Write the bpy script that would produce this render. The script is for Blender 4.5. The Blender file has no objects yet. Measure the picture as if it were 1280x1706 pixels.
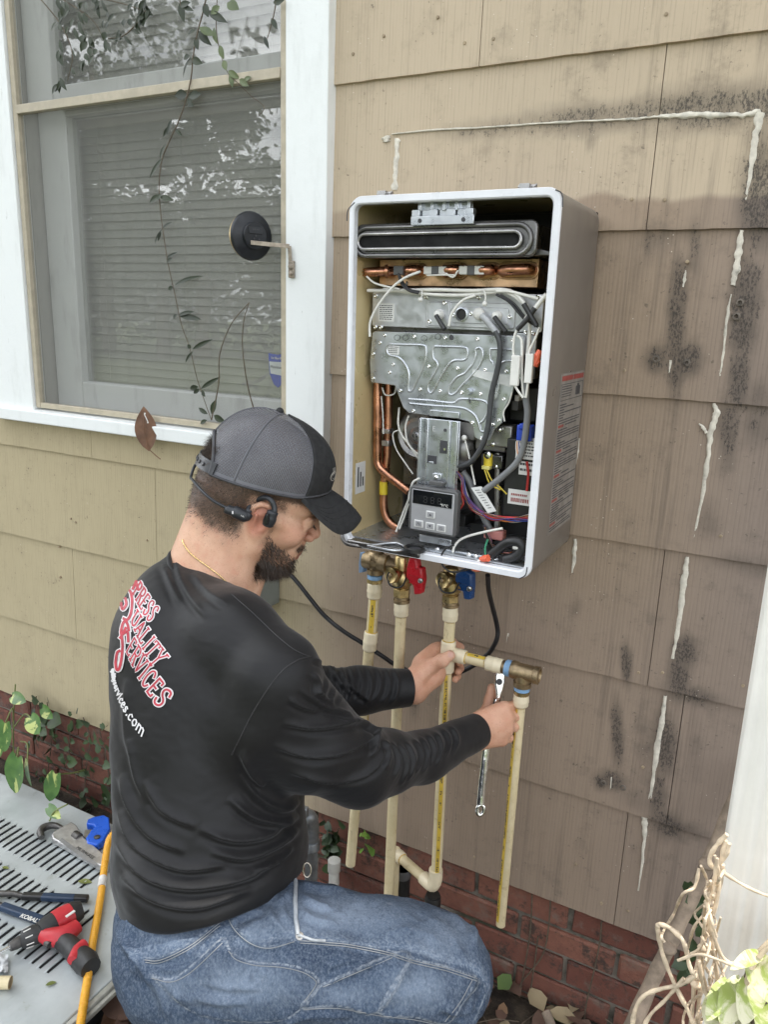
import bpy, bmesh, math, random
import numpy as np
from mathutils import Vector, Matrix, noise as mnoise
from mathutils.bvhtree import BVHTree

random.seed(7)
R_ = math.radians
scene = bpy.context.scene
COL = scene.collection

# ------------------------------------------------------------------ camera
D = 1.4                       # metres from the camera to the house wall
CZ = 1.47                     # camera height over the ground
CAMP = np.array([0.0, -D, CZ])
FPX = 1285.0                  # focal length in pixels of the 1280 x 1706 photograph
RC = np.array([[0.87904994, 0.14426886, -0.45437617],
               [0.47570007, -0.20283746, 0.85590093],
               [0.03131534, -0.96852644, -0.24693297]])   # camera (right, down, forward) -> world
cam_data = bpy.data.cameras.new("camera")
cam = bpy.data.objects.new("camera", cam_data)
COL.objects.link(cam)
rot = Matrix([[RC[i][0], -RC[i][1], -RC[i][2]] for i in range(3)])
cam.matrix_world = Matrix.Translation(Vector(CAMP)) @ rot.to_4x4()
cam_data.sensor_fit = 'VERTICAL'
cam_data.sensor_height = 24.0
cam_data.lens = 24.0 * FPX / 1706.0
cam_data.clip_start = 0.02
cam_data.clip_end = 400.0
scene.camera = cam

# ------------------------------------------------------------------ world, sun, exposure
SUN_EL, SUN_AZ = R_(60), R_(30)          # azimuth measured from +X towards +Y (the sun is behind the house, to the right)
world = bpy.data.worlds.new("World")
scene.world = world
world.use_nodes = True
wt = world.node_tree
for n in list(wt.nodes):
    wt.nodes.remove(n)
w_out = wt.nodes.new('ShaderNodeOutputWorld')
w_bg = wt.nodes.new('ShaderNodeBackground')
w_sky = wt.nodes.new('ShaderNodeTexSky')
w_sky.sky_type = 'NISHITA'
w_sky.sun_disc = False
w_sky.sun_elevation = SUN_EL
w_sky.sun_rotation = math.pi / 2 - SUN_AZ
w_sky.dust_density = 1.5
w_tc = wt.nodes.new('ShaderNodeTexCoord')
w_map = wt.nodes.new('ShaderNodeMapping')
w_map.inputs['Scale'].default_value = (1.0, 1.0, 2.2)
w_no = wt.nodes.new('ShaderNodeTexNoise')
w_no.inputs['Scale'].default_value = 2.3
w_no.inputs['Detail'].default_value = 8.0
w_no.inputs['Roughness'].default_value = 0.55
w_rp = wt.nodes.new('ShaderNodeValToRGB')
w_rp.color_ramp.elements[0].position = 0.42
w_rp.color_ramp.elements[1].position = 0.56
w_mix = wt.nodes.new('ShaderNodeMix')
w_mix.data_type = 'RGBA'
w_n2 = wt.nodes.new('ShaderNodeTexNoise'); w_n2.inputs['Scale'].default_value = 5.0; w_n2.inputs['Detail'].default_value = 6.0
w_cl = wt.nodes.new('ShaderNodeValToRGB')                     # grey bellies and bright tops of the clouds
w_cl.color_ramp.elements[0].position = 0.36; w_cl.color_ramp.elements[0].color = (0.36, 0.38, 0.41, 1)
w_cl.color_ramp.elements[1].position = 0.62; w_cl.color_ramp.elements[1].color = (0.96, 0.98, 1, 1)
w_vm = wt.nodes.new('ShaderNodeVectorMath'); w_vm.operation = 'SCALE'; w_vm.inputs['Scale'].default_value = 34.0
w_bg.inputs['Strength'].default_value = 0.10
L = wt.links.new
L(w_tc.outputs['Generated'], w_map.inputs['Vector'])
L(w_map.outputs['Vector'], w_no.inputs['Vector'])
L(w_no.outputs['Fac'], w_rp.inputs['Fac'])
L(w_rp.outputs['Color'], w_mix.inputs['Factor'])
L(w_map.outputs['Vector'], w_n2.inputs['Vector']); L(w_n2.outputs['Fac'], w_cl.inputs['Fac'])
L(w_cl.outputs['Color'], w_vm.inputs[0]); L(w_vm.outputs['Vector'], w_mix.inputs['B'])
L(w_sky.outputs['Color'], w_mix.inputs['A'])
L(w_mix.outputs['Result'], w_bg.inputs['Color'])
L(w_bg.outputs['Background'], w_out.inputs['Surface'])

sun_d = bpy.data.lights.new("sun", 'SUN')
sun_d.energy = 4.0
sun_d.angle = R_(0.5)
sun_d.color = (1.0, 0.95, 0.86)
sun = bpy.data.objects.new("sun", sun_d)
COL.objects.link(sun)
sv = Vector((math.cos(SUN_EL) * math.cos(SUN_AZ), math.cos(SUN_EL) * math.sin(SUN_AZ), math.sin(SUN_EL)))
sun.rotation_euler = sv.to_track_quat('Z', 'Y').to_euler()
sun.location = (2, 2, 6)
scene.view_settings.view_transform = 'Standard'
scene.view_settings.look = 'None'
scene.view_settings.gamma = 1.0
scene.view_settings.use_curve_mapping = False
scene.view_settings.exposure = 0.54
scene.render.engine = 'CYCLES'
scene.cycles.max_bounces = 8
scene.cycles.transparent_max_bounces = 16

# ------------------------------------------------------------------ helpers: pixels of the photograph -> points of the place
def ray(px, py):
    v = RC @ np.array([px - 640.0, py - 853.0, FPX])
    return v
def W(px, py, y=0.0):
    """point where the sight line of a photo pixel meets the vertical plane at world y"""
    d = ray(px, py)
    return Vector(CAMP + d * ((y - CAMP[1]) / d[1]))
def WX(px, py, x):
    d = ray(px, py)
    return Vector(CAMP + d * ((x - CAMP[0]) / d[0]))
def WZ(px, py, z):
    d = ray(px, py)
    return Vector(CAMP + d * ((z - CAMP[2]) / d[2]))
def P(px, py, depth):
    """point at a given depth (metres along the optical axis)"""
    return Vector(CAMP + ray(px, py) * (depth / FPX))
def project(co):
    """world coordinates (n,3) -> pixel x, pixel y, depth"""
    c = (np.asarray(co) - CAMP) @ RC
    return c[:, 0] / c[:, 2] * FPX + 640.0, c[:, 1] / c[:, 2] * FPX + 853.0, c[:, 2]
CAM_R = Vector(RC[:, 0]); CAM_D = Vector(RC[:, 1]); CAM_F = Vector(RC[:, 2])

# ------------------------------------------------------------------ helpers: meshes
class MB:
    def __init__(self):
        self.v = []; self.f = []
    def add(self, vs, fs):
        o = len(self.v)
        self.v += [Vector(p) for p in vs]
        self.f += [tuple(i + o for i in f) for f in fs]
        return self
    def box(self, a, b):
        x0, x1 = sorted((a[0], b[0])); y0, y1 = sorted((a[1], b[1])); z0, z1 = sorted((a[2], b[2]))
        return self.add([(x0,y0,z0),(x1,y0,z0),(x1,y1,z0),(x0,y1,z0),(x0,y0,z1),(x1,y0,z1),(x1,y1,z1),(x0,y1,z1)],
                        [(0,3,2,1),(4,5,6,7),(0,1,5,4),(1,2,6,5),(2,3,7,6),(3,0,4,7)])
    def obox(self, c, ax, ay, az):
        """box from a centre and three half-axis vectors"""
        c, ax, ay, az = Vector(c), Vector(ax), Vector(ay), Vector(az)
        vs = [c + sx*ax + sy*ay + sz*az for sz in (-1,1) for sx, sy in ((-1,-1),(1,-1),(1,1),(-1,1))]
        fs = [(0,3,2,1),(4,5,6,7),(0,1,5,4),(1,2,6,5),(2,3,7,6),(3,0,4,7)]
        if ax.cross(ay).dot(az) < 0:
            fs = [tuple(reversed(f)) for f in fs]
        return self.add(vs, fs)
    def tube(self, pts, r, n=10, cap=True, flat=None):
        """tube along points; r a number or one per point"""
        pts = [Vector(p) for p in pts]
        rs = r if isinstance(r, (list, tuple)) else [r] * len(pts)
        m = len(pts)
        tang = []
        for i in range(m):
            t = pts[min(i+1, m-1)] - pts[max(i-1, 0)]
            tang.append(t.normalized() if t.length > 1e-9 else Vector((0,0,1)))
        up = Vector((0,0,1)) if abs(tang[0].z) < 0.9 else Vector((1,0,0))
        u = tang[0].cross(up).normalized()
        vs, fs = [], []
        for i in range(m):
            u = (u - tang[i] * u.dot(tang[i]))
            u = u.normalized() if u.length > 1e-6 else tang[i].orthogonal().normalized()
            w = tang[i].cross(u)
            for k in range(n):
                a = 2*math.pi*k/n
                vs.append(pts[i] + rs[i]*(math.cos(a)*u + math.sin(a)*w))
        for i in range(m-1):
            for k in range(n):
                a, b = i*n+k, i*n+(k+1) % n
                fs.append((a, b, b+n, a+n))
        if cap:
            fs.append(tuple(reversed(range(n))))
            fs.append(tuple((m-1)*n+k for k in range(n)))
        return self.add(vs, fs)
    def lathe(self, prof, o, axis, n=20, cap=True):
        """profile [(radius, along)] turned about an axis through o"""
        axis = Vector(axis).normalized(); o = Vector(o)
        u = axis.orthogonal().normalized(); w = axis.cross(u)
        vs, fs = [], []
        for r, t in prof:
            for k in range(n):
                a = 2*math.pi*k/n
                vs.append(o + axis*t + r*(math.cos(a)*u + math.sin(a)*w))
        m = len(prof)
        for i in range(m-1):
            for k in range(n):
                a, b = i*n+k, i*n+(k+1) % n
                fs.append((a, b, b+n, a+n))
        if cap:
            fs.append(tuple(reversed(range(n))))
            fs.append(tuple((m-1)*n+k for k in range(n)))
        return self.add(vs, fs)
    def prism(self, poly, off):
        """polygon of 3D points extruded by the vector off"""
        n = len(poly); off = Vector(off)
        vs = [Vector(p) for p in poly] + [Vector(p)+off for p in poly]
        nn = Vector((0,0,0))
        for i in range(n):
            nn += vs[i].cross(vs[(i+1) % n])
        fs = [tuple(range(n)), tuple(reversed(range(n, 2*n)))] + [(i, i+n, (i+1) % n+n, (i+1) % n) for i in range(n)]
        if nn.dot(off) > 0:
            fs = [tuple(reversed(f)) for f in fs]
        return self.add(vs, fs)
    def sphere(self, c, r, n=12, m=8):
        r = r if isinstance(r, (list, tuple, Vector)) else (r, r, r)
        c = Vector(c)
        vs = [c+Vector((0,0,r[2]))]
        for j in range(1, m):
            t = math.pi*j/m
            for k in range(n):
                a = 2*math.pi*k/n
                vs.append(c+Vector((r[0]*math.sin(t)*math.cos(a), r[1]*math.sin(t)*math.sin(a), r[2]*math.cos(t))))
        vs.append(c-Vector((0,0,r[2])))
        fs = [(0, 1+k, 1+(k+1) % n) for k in range(n)]
        for j in range(m-2):
            for k in range(n):
                a, b = 1+j*n+k, 1+j*n+(k+1) % n
                fs.append((a, a+n, b+n, b))
        e = len(vs)-1
        fs += [(e, e-n+(k+1) % n, e-n+k) for k in range(n)]
        return self.add(vs, fs)

def spline(pts, sub=6):
    """Catmull-Rom through points"""
    pts = [Vector(p) for p in pts]
    if len(pts) < 3:
        return pts
    q = [pts[0]*2-pts[1]] + pts + [pts[-1]*2-pts[-2]]
    out = []
    for i in range(1, len(q)-2):
        for s in range(sub):
            t = s/sub
            a, b, c, d = q[i-1], q[i], q[i+1], q[i+2]
            out.append(0.5*((2*b)+(c-a)*t+(2*a-5*b+4*c-d)*t*t+(3*b-a-3*c+d)*t**3))
    out.append(pts[-1])
    return out
def spline2(pts, sub=6):
    return [(p.x, p.y) for p in spline([(a[0], a[1], 0) for a in pts], sub)]

def root_of(o):
    while o.parent:
        o = o.parent
    return o
def thing(name, label, cat, loc, group=None):
    o = bpy.data.objects.new(name, None)
    o.empty_display_size = 0.05
    COL.objects.link(o)
    o.location = Vector(loc)
    o["label"] = label; o["category"] = cat
    if group: o["group"] = group
    return o
def mesh_of(name, mb, mat, origin, smooth=None):
    me = bpy.data.meshes.new(name)
    o = Vector(origin)
    me.from_pydata([tuple(p-o) for p in mb.v], [], mb.f)
    if smooth is not None:
        bm = bmesh.new(); bm.from_mesh(me)
        for f in bm.faces: f.smooth = True
        for e in bm.edges:
            e.smooth = not (len(e.link_faces) == 2 and e.calc_face_angle(0) > R_(smooth))
        bm.to_mesh(me); bm.free()
    if mat: me.materials.append(mat)
    return me
def obj(name, mb, mat, parent=None, smooth=35, bevel=0, seg=2, label=None, kind=None):
    """one mesh object; under a thing when parent is given"""
    if parent is None:
        c = sum(mb.v, Vector()) / max(1, len(mb.v)); c.z = min(p.z for p in mb.v)
    else:
        c = root_of(parent).location
    o = bpy.data.objects.new(name, mesh_of(name, mb, mat, c, smooth))
    COL.objects.link(o)
    if parent is None: o.location = c
    else: o.parent = parent
    if bevel:
        b = o.modifiers.new("bevel", 'BEVEL'); b.width = bevel; b.segments = seg; b.limit_method = 'ANGLE'; b.angle_limit = R_(40)
    if label: o["label"] = label
    if kind: o["kind"] = kind
    return o
def tag(o, label, cat, group=None):
    o["label"] = label; o["category"] = cat
    if group: o["group"] = group
    return o
def struct(o):
    o["kind"] = "structure"; return o

# ------------------------------------------------------------------ helpers: materials
class NT:
    def __init__(self, name):
        self.m = bpy.data.materials.new(name); self.m.use_nodes = True
        self.t = self.m.node_tree
        self.b = self.t.nodes['Principled BSDF']
        self.pos = None
    def n(self, kind, **kw):
        x = self.t.nodes.new(kind)
        for k, v in kw.items(): setattr(x, k, v)
        return x
    def put(self, sock, v):
        if isinstance(v, bpy.types.NodeSocket): self.t.links.new(v, sock)
        elif v is not None: sock.default_value = v
    def P(self):
        if self.pos is None: self.pos = self.n('ShaderNodeNewGeometry').outputs['Position']
        return self.pos
    def O(self):
        return self.n('ShaderNodeTexCoord').outputs['Object']
    def map(self, vec, scale=(1,1,1), loc=(0,0,0), rot=(0,0,0), kind='POINT'):
        x = self.n('ShaderNodeMapping', vector_type=kind)
        self.put(x.inputs['Vector'], vec); x.inputs['Scale'].default_value = scale
        x.inputs['Location'].default_value = loc; x.inputs['Rotation'].default_value = rot
        return x.outputs['Vector']
    def noise(self, vec, scale, detail=3, rough=0.5, dist=0):
        x = self.n('ShaderNodeTexNoise'); self.put(x.inputs['Vector'], vec)
        x.inputs['Scale'].default_value = scale; x.inputs['Detail'].default_value = detail
        x.inputs['Roughness'].default_value = rough; x.inputs['Distortion'].default_value = dist
        return x.outputs['Fac']
    def wave(self, vec, scale, dist=0, dscale=1, direction='X', detail=2):
        x = self.n('ShaderNodeTexWave', bands_direction=direction); self.put(x.inputs['Vector'], vec)
        x.inputs['Scale'].default_value = scale; x.inputs['Distortion'].default_value = dist
        x.inputs['Detail Scale'].default_value = dscale; x.inputs['Detail'].default_value = detail
        return x.outputs['Fac']
    def vor(self, vec, scale, feature='F1', out='Distance'):
        x = self.n('ShaderNodeTexVoronoi', feature=feature); self.put(x.inputs['Vector'], vec)
        x.inputs['Scale'].default_value = scale
        return x.outputs[out]
    def mr(self, v, a, b, c=0.0, d=1.0, smooth=True):
        x = self.n('ShaderNodeMapRange', interpolation_type='SMOOTHSTEP' if smooth else 'LINEAR')
        self.put(x.inputs['Value'], v)
        for i, k in ((1,a),(2,b),(3,c),(4,d)): self.put(x.inputs[i], k)
        return x.outputs['Result']
    def ma(self, op, a, b=None, clamp=False):
        x = self.n('ShaderNodeMath', operation=op, use_clamp=clamp)
        self.put(x.inputs[0], a)
        if b is not None: self.put(x.inputs[1], b)
        return x.outputs[0]
    def sep(self, v):
        x = self.n('ShaderNodeSeparateXYZ'); self.put(x.inputs[0], v); return x.outputs
    def mix(self, f, a, b, mode='MIX'):
        x = self.n('ShaderNodeMix', data_type='RGBA', blend_type=mode)
        self.put(x.inputs['Factor'], f)
        self.put(x.inputs[6], c4(a)); self.put(x.inputs[7], c4(b))
        return x.outputs[2]
    def attr(self, name, out='Fac'):
        return self.n('ShaderNodeAttribute', attribute_name=name).outputs[out]
    def rand(self):
        return self.n('ShaderNodeObjectInfo').outputs['Random']
    def bump(self, h, strength=0.3, dist=0.002, normal=None):
        x = self.n('ShaderNodeBump'); self.put(x.inputs['Height'], h)
        x.inputs['Strength'].default_value = strength; x.inputs['Distance'].default_value = dist
        if normal is not None: self.put(x.inputs['Normal'], normal)
        return x.outputs['Normal']
    def done(self, color=None, rough=None, metal=None, normal=None, **kw):
        i = self.b.inputs
        if color is not None: self.put(i['Base Color'], c4(color))
        if rough is not None: self.put(i['Roughness'], rough)
        if metal is not None: self.put(i['Metallic'], metal)
        if normal is not None: self.put(i['Normal'], normal)
        for k, v in kw.items(): self.put(i[k], v)
        return self.m
def c4(c):
    return (c[0], c[1], c[2], 1.0) if isinstance(c, (tuple, list)) else c
def lin(r, g, b):
    f = lambda c: (c/255/12.92) if c/255 <= 0.04045 else ((c/255+0.055)/1.055)**2.4
    return (f(r), f(g), f(b))

def simple(name, color, rough=0.5, metal=0.0, var=0.15, scale=30, bump=0.0, bscale=120, spec=0.5, dirt=None):
    """a plain material with some tone variation, wear and fine relief"""
    t = NT(name)
    p = t.O()
    n1 = t.noise(p, scale, 5, 0.6)
    c = t.mix(t.mr(n1, 0.3, 0.7), [k*(1-var) for k in color], [min(1, k*(1+var)) for k in color])
    if dirt:
        c = t.mix(t.mr(t.noise(p, scale*0.45, 6, 0.7), 0.52, 0.72, 0, dirt[1]), c, dirt[0])
    r = t.mr(t.noise(p, scale*1.7, 3), 0.3, 0.7, max(0.02, rough-0.1), min(1, rough+0.1))
    nm = t.bump(t.noise(p, bscale, 4, 0.6), bump, 0.001) if bump else None
    return t.done(c, r, metal, nm, **{'Specular IOR Level': spec})
# ================================================================== MATERIALS OF THE SETTING
def siding_material():
    t = NT("painted_siding")
    p = t.P(); s = t.sep(p)
    # two generations of paint: fresh tan above a wavy edge and left of the heater, bare taupe elsewhere
    n_big = t.noise(p, 3.0, 4, 0.55)
    edge_z = t.ma('ADD', CZ + 0.165, t.ma('MULTIPLY', t.noise(t.map(p, (1, 1, 0.01)), 7.0, 2), 0.06))
    below = t.mr(t.ma('SUBTRACT', s[2], edge_z), 0.012, -0.002)
    right = t.mr(t.ma('ADD', s[0], t.ma('MULTIPLY', n_big, 0.10)), -0.97, -0.72)
    low = t.mr(s[2], CZ - 0.36, CZ - 0.60)
    taupe = t.ma('MULTIPLY', below, right)
    tan = t.mix(n_big, lin(182, 166, 143), lin(194, 177, 153))
    olive = t.mix(n_big, lin(168, 155, 125), lin(178, 165, 135))
    left = t.mr(s[0], -0.75, -1.05)
    c = t.mix(t.ma('MULTIPLY', left, t.mr(s[2], CZ, CZ - 0.3)), tan, olive)
    tp = t.mix(n_big, lin(146, 128, 110), lin(164, 145, 124))
    tp = t.mix(t.mr(s[0], -0.30, 0.02), tp, lin(140, 126, 116))
    tp = t.mix(t.ma('MULTIPLY', low, 0.5), tp, lin(140, 125, 112))
    c = t.mix(taupe, c, tp)
    # combed relief of the shingles: fine vertical grooves
    pv = t.map(p, (1, 1, 0.03))
    groove = t.wave(pv, 46.0, 1.6, 2.0, 'X', 2)
    gn = t.noise(t.map(p, (1, 1, 0.04)), 190, 3, 0.6)
    c = t.mix(t.ma('MULTIPLY', t.mr(groove, 0.35, 0.0, 0, 0.26), t.mr(gn, .40, .62)), c, t.mix(0.6, c, (0.05, 0.04, 0.03)))
    # rain streaks and general grime
    st = t.noise(t.map(p, (1, 1, 0.05)), 30, 5, 0.65)
    c = t.mix(t.ma('MULTIPLY', t.mr(st, 0.52, 0.80, 0, 0.42), t.mr(s[0], -0.85, -0.30, 0.18, 1.0)), c, (0.055, 0.047, 0.042))
    gr = t.noise(p, 14, 7, 0.72)
    c = t.mix(t.ma('MULTIPLY', t.mr(gr, 0.50, 0.72, 0, 0.36), t.mr(s[0], -0.95, -0.25, 0.35, 1.0)), c, (0.10, 0.085, 0.07))
    sp = t.noise(p, 120, 3, 0.6)
    c = t.mix(t.ma('MULTIPLY', t.mr(sp, 0.64, 0.72, 0, 0.6), t.mr(gr, 0.42, 0.6)), c, (0.05, 0.043, 0.037))
    # mildew stains: where they sit comes with the boards (attribute), their ragged edge from noise
    rag = t.noise(t.map(p, (1, 1, .5)), 90, 9, 0.85)
    fine = t.noise(t.map(p, (1, 1, .5)), 330, 4, 0.7)
    mw = t.attr('mildew')
    soft = t.mr(t.ma('ADD', mw, t.ma('MULTIPLY', t.ma('SUBTRACT', t.noise(p, 22, 4, .6), .5), t.mr(mw, 0.0, .2, 0.0, .7))), 0.0, .95, 0, .52)
    hard = t.mr(t.ma('ADD', mw, t.ma('MULTIPLY', t.ma('SUBTRACT', rag, 0.5), t.mr(mw, 0.0, 0.25, 0.0, 2.6))), 0.46, 0.84, 0, .88)
    tot = t.ma('MAXIMUM', soft, t.ma('MULTIPLY', hard, t.mr(fine, 0.35, 0.6, 0.35, 1.0)))
    c = t.mix(tot, c, (0.036, 0.033, 0.031))
    # paint flecks
    fl = t.vor(p, 95)
    c = t.mix(t.ma('MULTIPLY', t.mr(fl, 0.10, 0.06), t.mr(t.noise(p, 9, 2), 0.56, 0.66)), c, lin(225, 215, 200))
    h = t.ma('ADD', t.ma('MULTIPLY', groove, t.mr(st, .35, .7, .1, .5)), t.ma('ADD', t.ma('MULTIPLY', gn, 0.5), t.ma('MULTIPLY', sp, 0.35)))
    h = t.ma('ADD', h, t.ma('MULTIPLY', tot, t.ma('MULTIPLY', fine, 0.6)))
    return t.done(c, t.mr(gr, 0.3, 0.7, 0.6, 0.8), 0, t.bump(h, 0.40, 0.0018), **{'Specular IOR Level': 0.3})
MILDEW = [
    (1126, 550, 0.105, 0.012, 6, 1.0), (1133, 480, 0.05, 0.010, 7, .9), (1093, 598, 0.017, 0.018, 0, 1.0), (1145, 601, 0.021, 0.022, 0, 1.0),
    (1268, 320, 0.075, 0.03, 5, .95), (1262, 240, 0.05, 0.02, 5, .6), (1240, 520, 0.075, 0.020, 5, 1.0), (1232, 630, 0.05, 0.013, 6, 1.0), (1250, 470, 0.03, 0.014, 0, .9),
    (1214, 720, 0.06, 0.014, 7, .8), (1262, 690, 0.02, 0.06, 90, .6), (1180, 870, 0.03, 0.022, 8, .45), (1268, 945, 0.015, 0.07, 0, .5),
    (1044, 1108, 0.034, 0.008, 8, 1.0), (1140, 1088, 0.026, 0.020, 0, 1.0), (1131, 1130, 0.04, 0.018, 7, .95),
    (1028, 1225, 0.058, 0.010, 9, 1.0), (1020, 1300, 0.015, 0.025, 0, .9), (1002, 1303, 0.013, 0.012, 0, .9), (1060, 1330, 0.02, 0.035, 0, .45),
    (1108, 1240, 0.055, 0.020, 8, .95), (1095, 1330, 0.06, 0.016, 8, .8), (1150, 1160, 0.015, 0.05, 0, .8), (1110, 1375, 0.025, 0.03, 0, .9), (1140, 1380, 0.012, 0.05, 0, .6),
    (1000, 195, 0.018, 0.17, 0, .75), (1180, 178, 0.026, 0.12, 0, .85), (830, 212, 0.012, 0.12, 0, .6), (1262, 172, .02, .03, 0, .9),
    (985, 230, 0.012, 0.006, 0, .6), (1155, 410, 0.04, 0.010, 5, .7), (1100, 400, 0.02, 0.04, 0, .5), (1080, 400, .035, .006, 3, .7),
    (1040, 560, 0.05, 0.006, 5, .4), (960, 1010, .015, .008, 0, .5), (1075, 1250, .08, .012, 5, .4), (1160, 1250, .06, .01, 5, .4),
    (690, 1170, 0.03, 0.010, 0, .7), (640, 1270, .03, .02, 0, .6), (1190, 1480, 0.05, 0.04, 8, .35), (1060, 440, .05, .006, 4, .4)]
M_siding = siding_material()

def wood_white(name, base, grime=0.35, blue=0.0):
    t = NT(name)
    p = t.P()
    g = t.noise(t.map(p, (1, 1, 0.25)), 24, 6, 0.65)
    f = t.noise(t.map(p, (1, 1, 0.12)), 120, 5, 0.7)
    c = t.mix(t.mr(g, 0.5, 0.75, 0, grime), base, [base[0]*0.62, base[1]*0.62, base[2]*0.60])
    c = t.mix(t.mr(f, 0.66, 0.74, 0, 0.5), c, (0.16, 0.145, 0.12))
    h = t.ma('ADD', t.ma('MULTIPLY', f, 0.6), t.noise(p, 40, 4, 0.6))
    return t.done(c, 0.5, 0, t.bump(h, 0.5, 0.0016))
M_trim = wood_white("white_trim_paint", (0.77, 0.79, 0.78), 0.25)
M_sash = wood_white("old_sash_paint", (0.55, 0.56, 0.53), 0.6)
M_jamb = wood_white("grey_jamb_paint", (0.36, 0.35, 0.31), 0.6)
M_screenframe = simple("tan_screen_frame", lin(176, 166, 146), 0.45, 0, 0.1, 40, 0.2)

def glass_mat():
    t = NT("window_glass")
    tr = t.n('ShaderNodeBsdfTransparent'); gl = t.n('ShaderNodeBsdfGlossy')
    gl.inputs['Roughness'].default_value = 0.01
    tr.inputs['Color'].default_value = (0.95, 0.96, 0.95, 1)
    lw = t.n('ShaderNodeLayerWeight'); lw.inputs['Blend'].default_value = 0.5
    fr = t.ma('ADD', 0.20, t.ma('MULTIPLY', 0.94, t.ma('POWER', lw.outputs['Facing'], 4.5)))
    nm = t.bump(t.noise(t.P(), 5, 2), 0.06, 0.01)
    t.put(gl.inputs['Normal'], nm)
    mx = t.n('ShaderNodeMixShader')
    t.put(mx.inputs[0], fr); t.put(mx.inputs[1], tr.outputs[0]); t.put(mx.inputs[2], gl.outputs[0])
    t.put(t.t.nodes['Material Output'].inputs['Surface'], mx.outputs[0])
    return t.m
M_glass = glass_mat()
def screen_mat():
    t = NT("insect_screen")
    tr = t.n('ShaderNodeBsdfTransparent'); df = t.n('ShaderNodeBsdfDiffuse')
    t.put(df.inputs['Color'], (0.26, 0.26, 0.245, 1))
    p = t.P()
    wx = t.wave(p, 250, 0.6, 1, 'X', 1); wz = t.wave(p, 250, 0.6, 1, 'Z', 1)
    g = t.noise(p, 5, 4, 0.6)
    f = t.ma('ADD', 0.20, t.ma('ADD', t.ma('MULTIPLY', t.ma('MAXIMUM', wx, wz), 0.10), t.ma('MULTIPLY', g, 0.16)))
    mx = t.n('ShaderNodeMixShader')
    t.put(mx.inputs[0], f); t.put(mx.inputs[1], tr.outputs[0]); t.put(mx.inputs[2], df.outputs[0])
    t.put(t.t.nodes['Material Output'].inputs['Surface'], mx.outputs[0])
    return t.m
M_screen = screen_mat()
M_blind = simple("blind_slat_white", (0.60, 0.58, 0.52), 0.5, 0, 0.08, 8)
M_dark = simple("dark_backing", (0.02, 0.02, 0.02), 0.9)

def brick_mat():
    t = NT("red_brick")
    o = t.O(); r = t.rand()
    off = t.map(o, (1, 1, 1)); 
    ad = t.n('ShaderNodeVectorMath', operation='ADD'); t.put(ad.inputs[0], off)
    cb = t.n('ShaderNodeCombineXYZ'); t.put(cb.inputs[0], t.ma('MULTIPLY', r, 37.0)); t.put(cb.inputs[1], t.ma('MULTIPLY', r, 11.0))
    t.put(ad.inputs[1], cb.outputs[0]); p = ad.outputs[0]
    a = t.mix(r, (0.15, 0.054, 0.036), (0.235, 0.10, 0.066))
    n = t.noise(p, 40, 6, 0.7)
    c = t.mix(t.mr(n, 0.3, 0.7), a, t.mix(0.5, a, (0.11, 0.04, 0.03)))
    c = t.mix(t.mr(t.noise(p, 17, 6, 0.75), 0.5, 0.7, 0, 0.7), c, (0.16, 0.13, 0.105))
    c = t.mix(t.mr(t.noise(p, 23, 7, 0.8), 0.50, 0.64, 0, 0.85), c, (0.035, 0.03, 0.025))
    return t.done(c, 0.88, 0, t.bump(t.ma('ADD', n, t.noise(p, 260, 4, 0.7)), 0.6, 0.002))
M_brick = brick_mat()
def mortar_mat():
    t = NT("old_mortar"); p = t.P()
    c = t.mix(t.mr(t.noise(p, 12, 6, 0.7), 0.35, 0.7), (0.22, 0.195, 0.16), (0.07, 0.062, 0.05))
    c = t.mix(t.mr(t.noise(p, 6, 4, 0.7), 0.5, 0.62, 0, 0.6), c, (0.05, 0.06, 0.03))
    return t.done(c, 0.95, 0, t.bump(t.noise(p, 180, 5, 0.7), 0.8, 0.004))
M_mortar = mortar_mat()
def soil_mat():
    t = NT("dark_soil"); p = t.P()
    n = t.noise(p, 20, 8, 0.7)
    c = t.mix(t.mr(n, 0.35, 0.7), (0.028, 0.020, 0.014), (0.10, 0.075, 0.05))
    far = t.mr(t.sep(p)[1], -1.5, -3.5)
    gcol = t.mix(t.noise(p, 3, 6, 0.7), (0.05, 0.085, 0.025), (0.12, 0.13, 0.055))
    c = t.mix(far, c, gcol)
    return t.done(c, 0.95, 0, t.bump(n, 1.0, 0.02))
M_soil = soil_mat()

# ================================================================== GROUND
mb = MB()
N = 40
gx = [-60, -30, -12, -6] + [-3 + 0.12*i for i in range(32)] + [2, 6, 14, 30, 60]
gy = [-80, -40, -20, -10, -5, -3] + [-2 + 0.1*i for i in range(24)] + [1.0, 4, 20, 60]
for y in gy:
    for x in gx:
        z = 0.03*mnoise.noise(Vector((x*3, y*3, 1))) + 0.012*mnoise.noise(Vector((x*11, y*11, 5))) if -3.1 < x < 1 and -2.1 < y < 0.4 else 0
        mb.v.append(Vector((x, y, z)))
nx = len(gx)
for j in range(len(gy)-1):
    for i in range(nx-1):
        a = j*nx+i
        mb.f.append((a, a+1, a+1+nx, a+nx))
struct(obj("ground", mb, M_soil, smooth=80))

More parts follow.
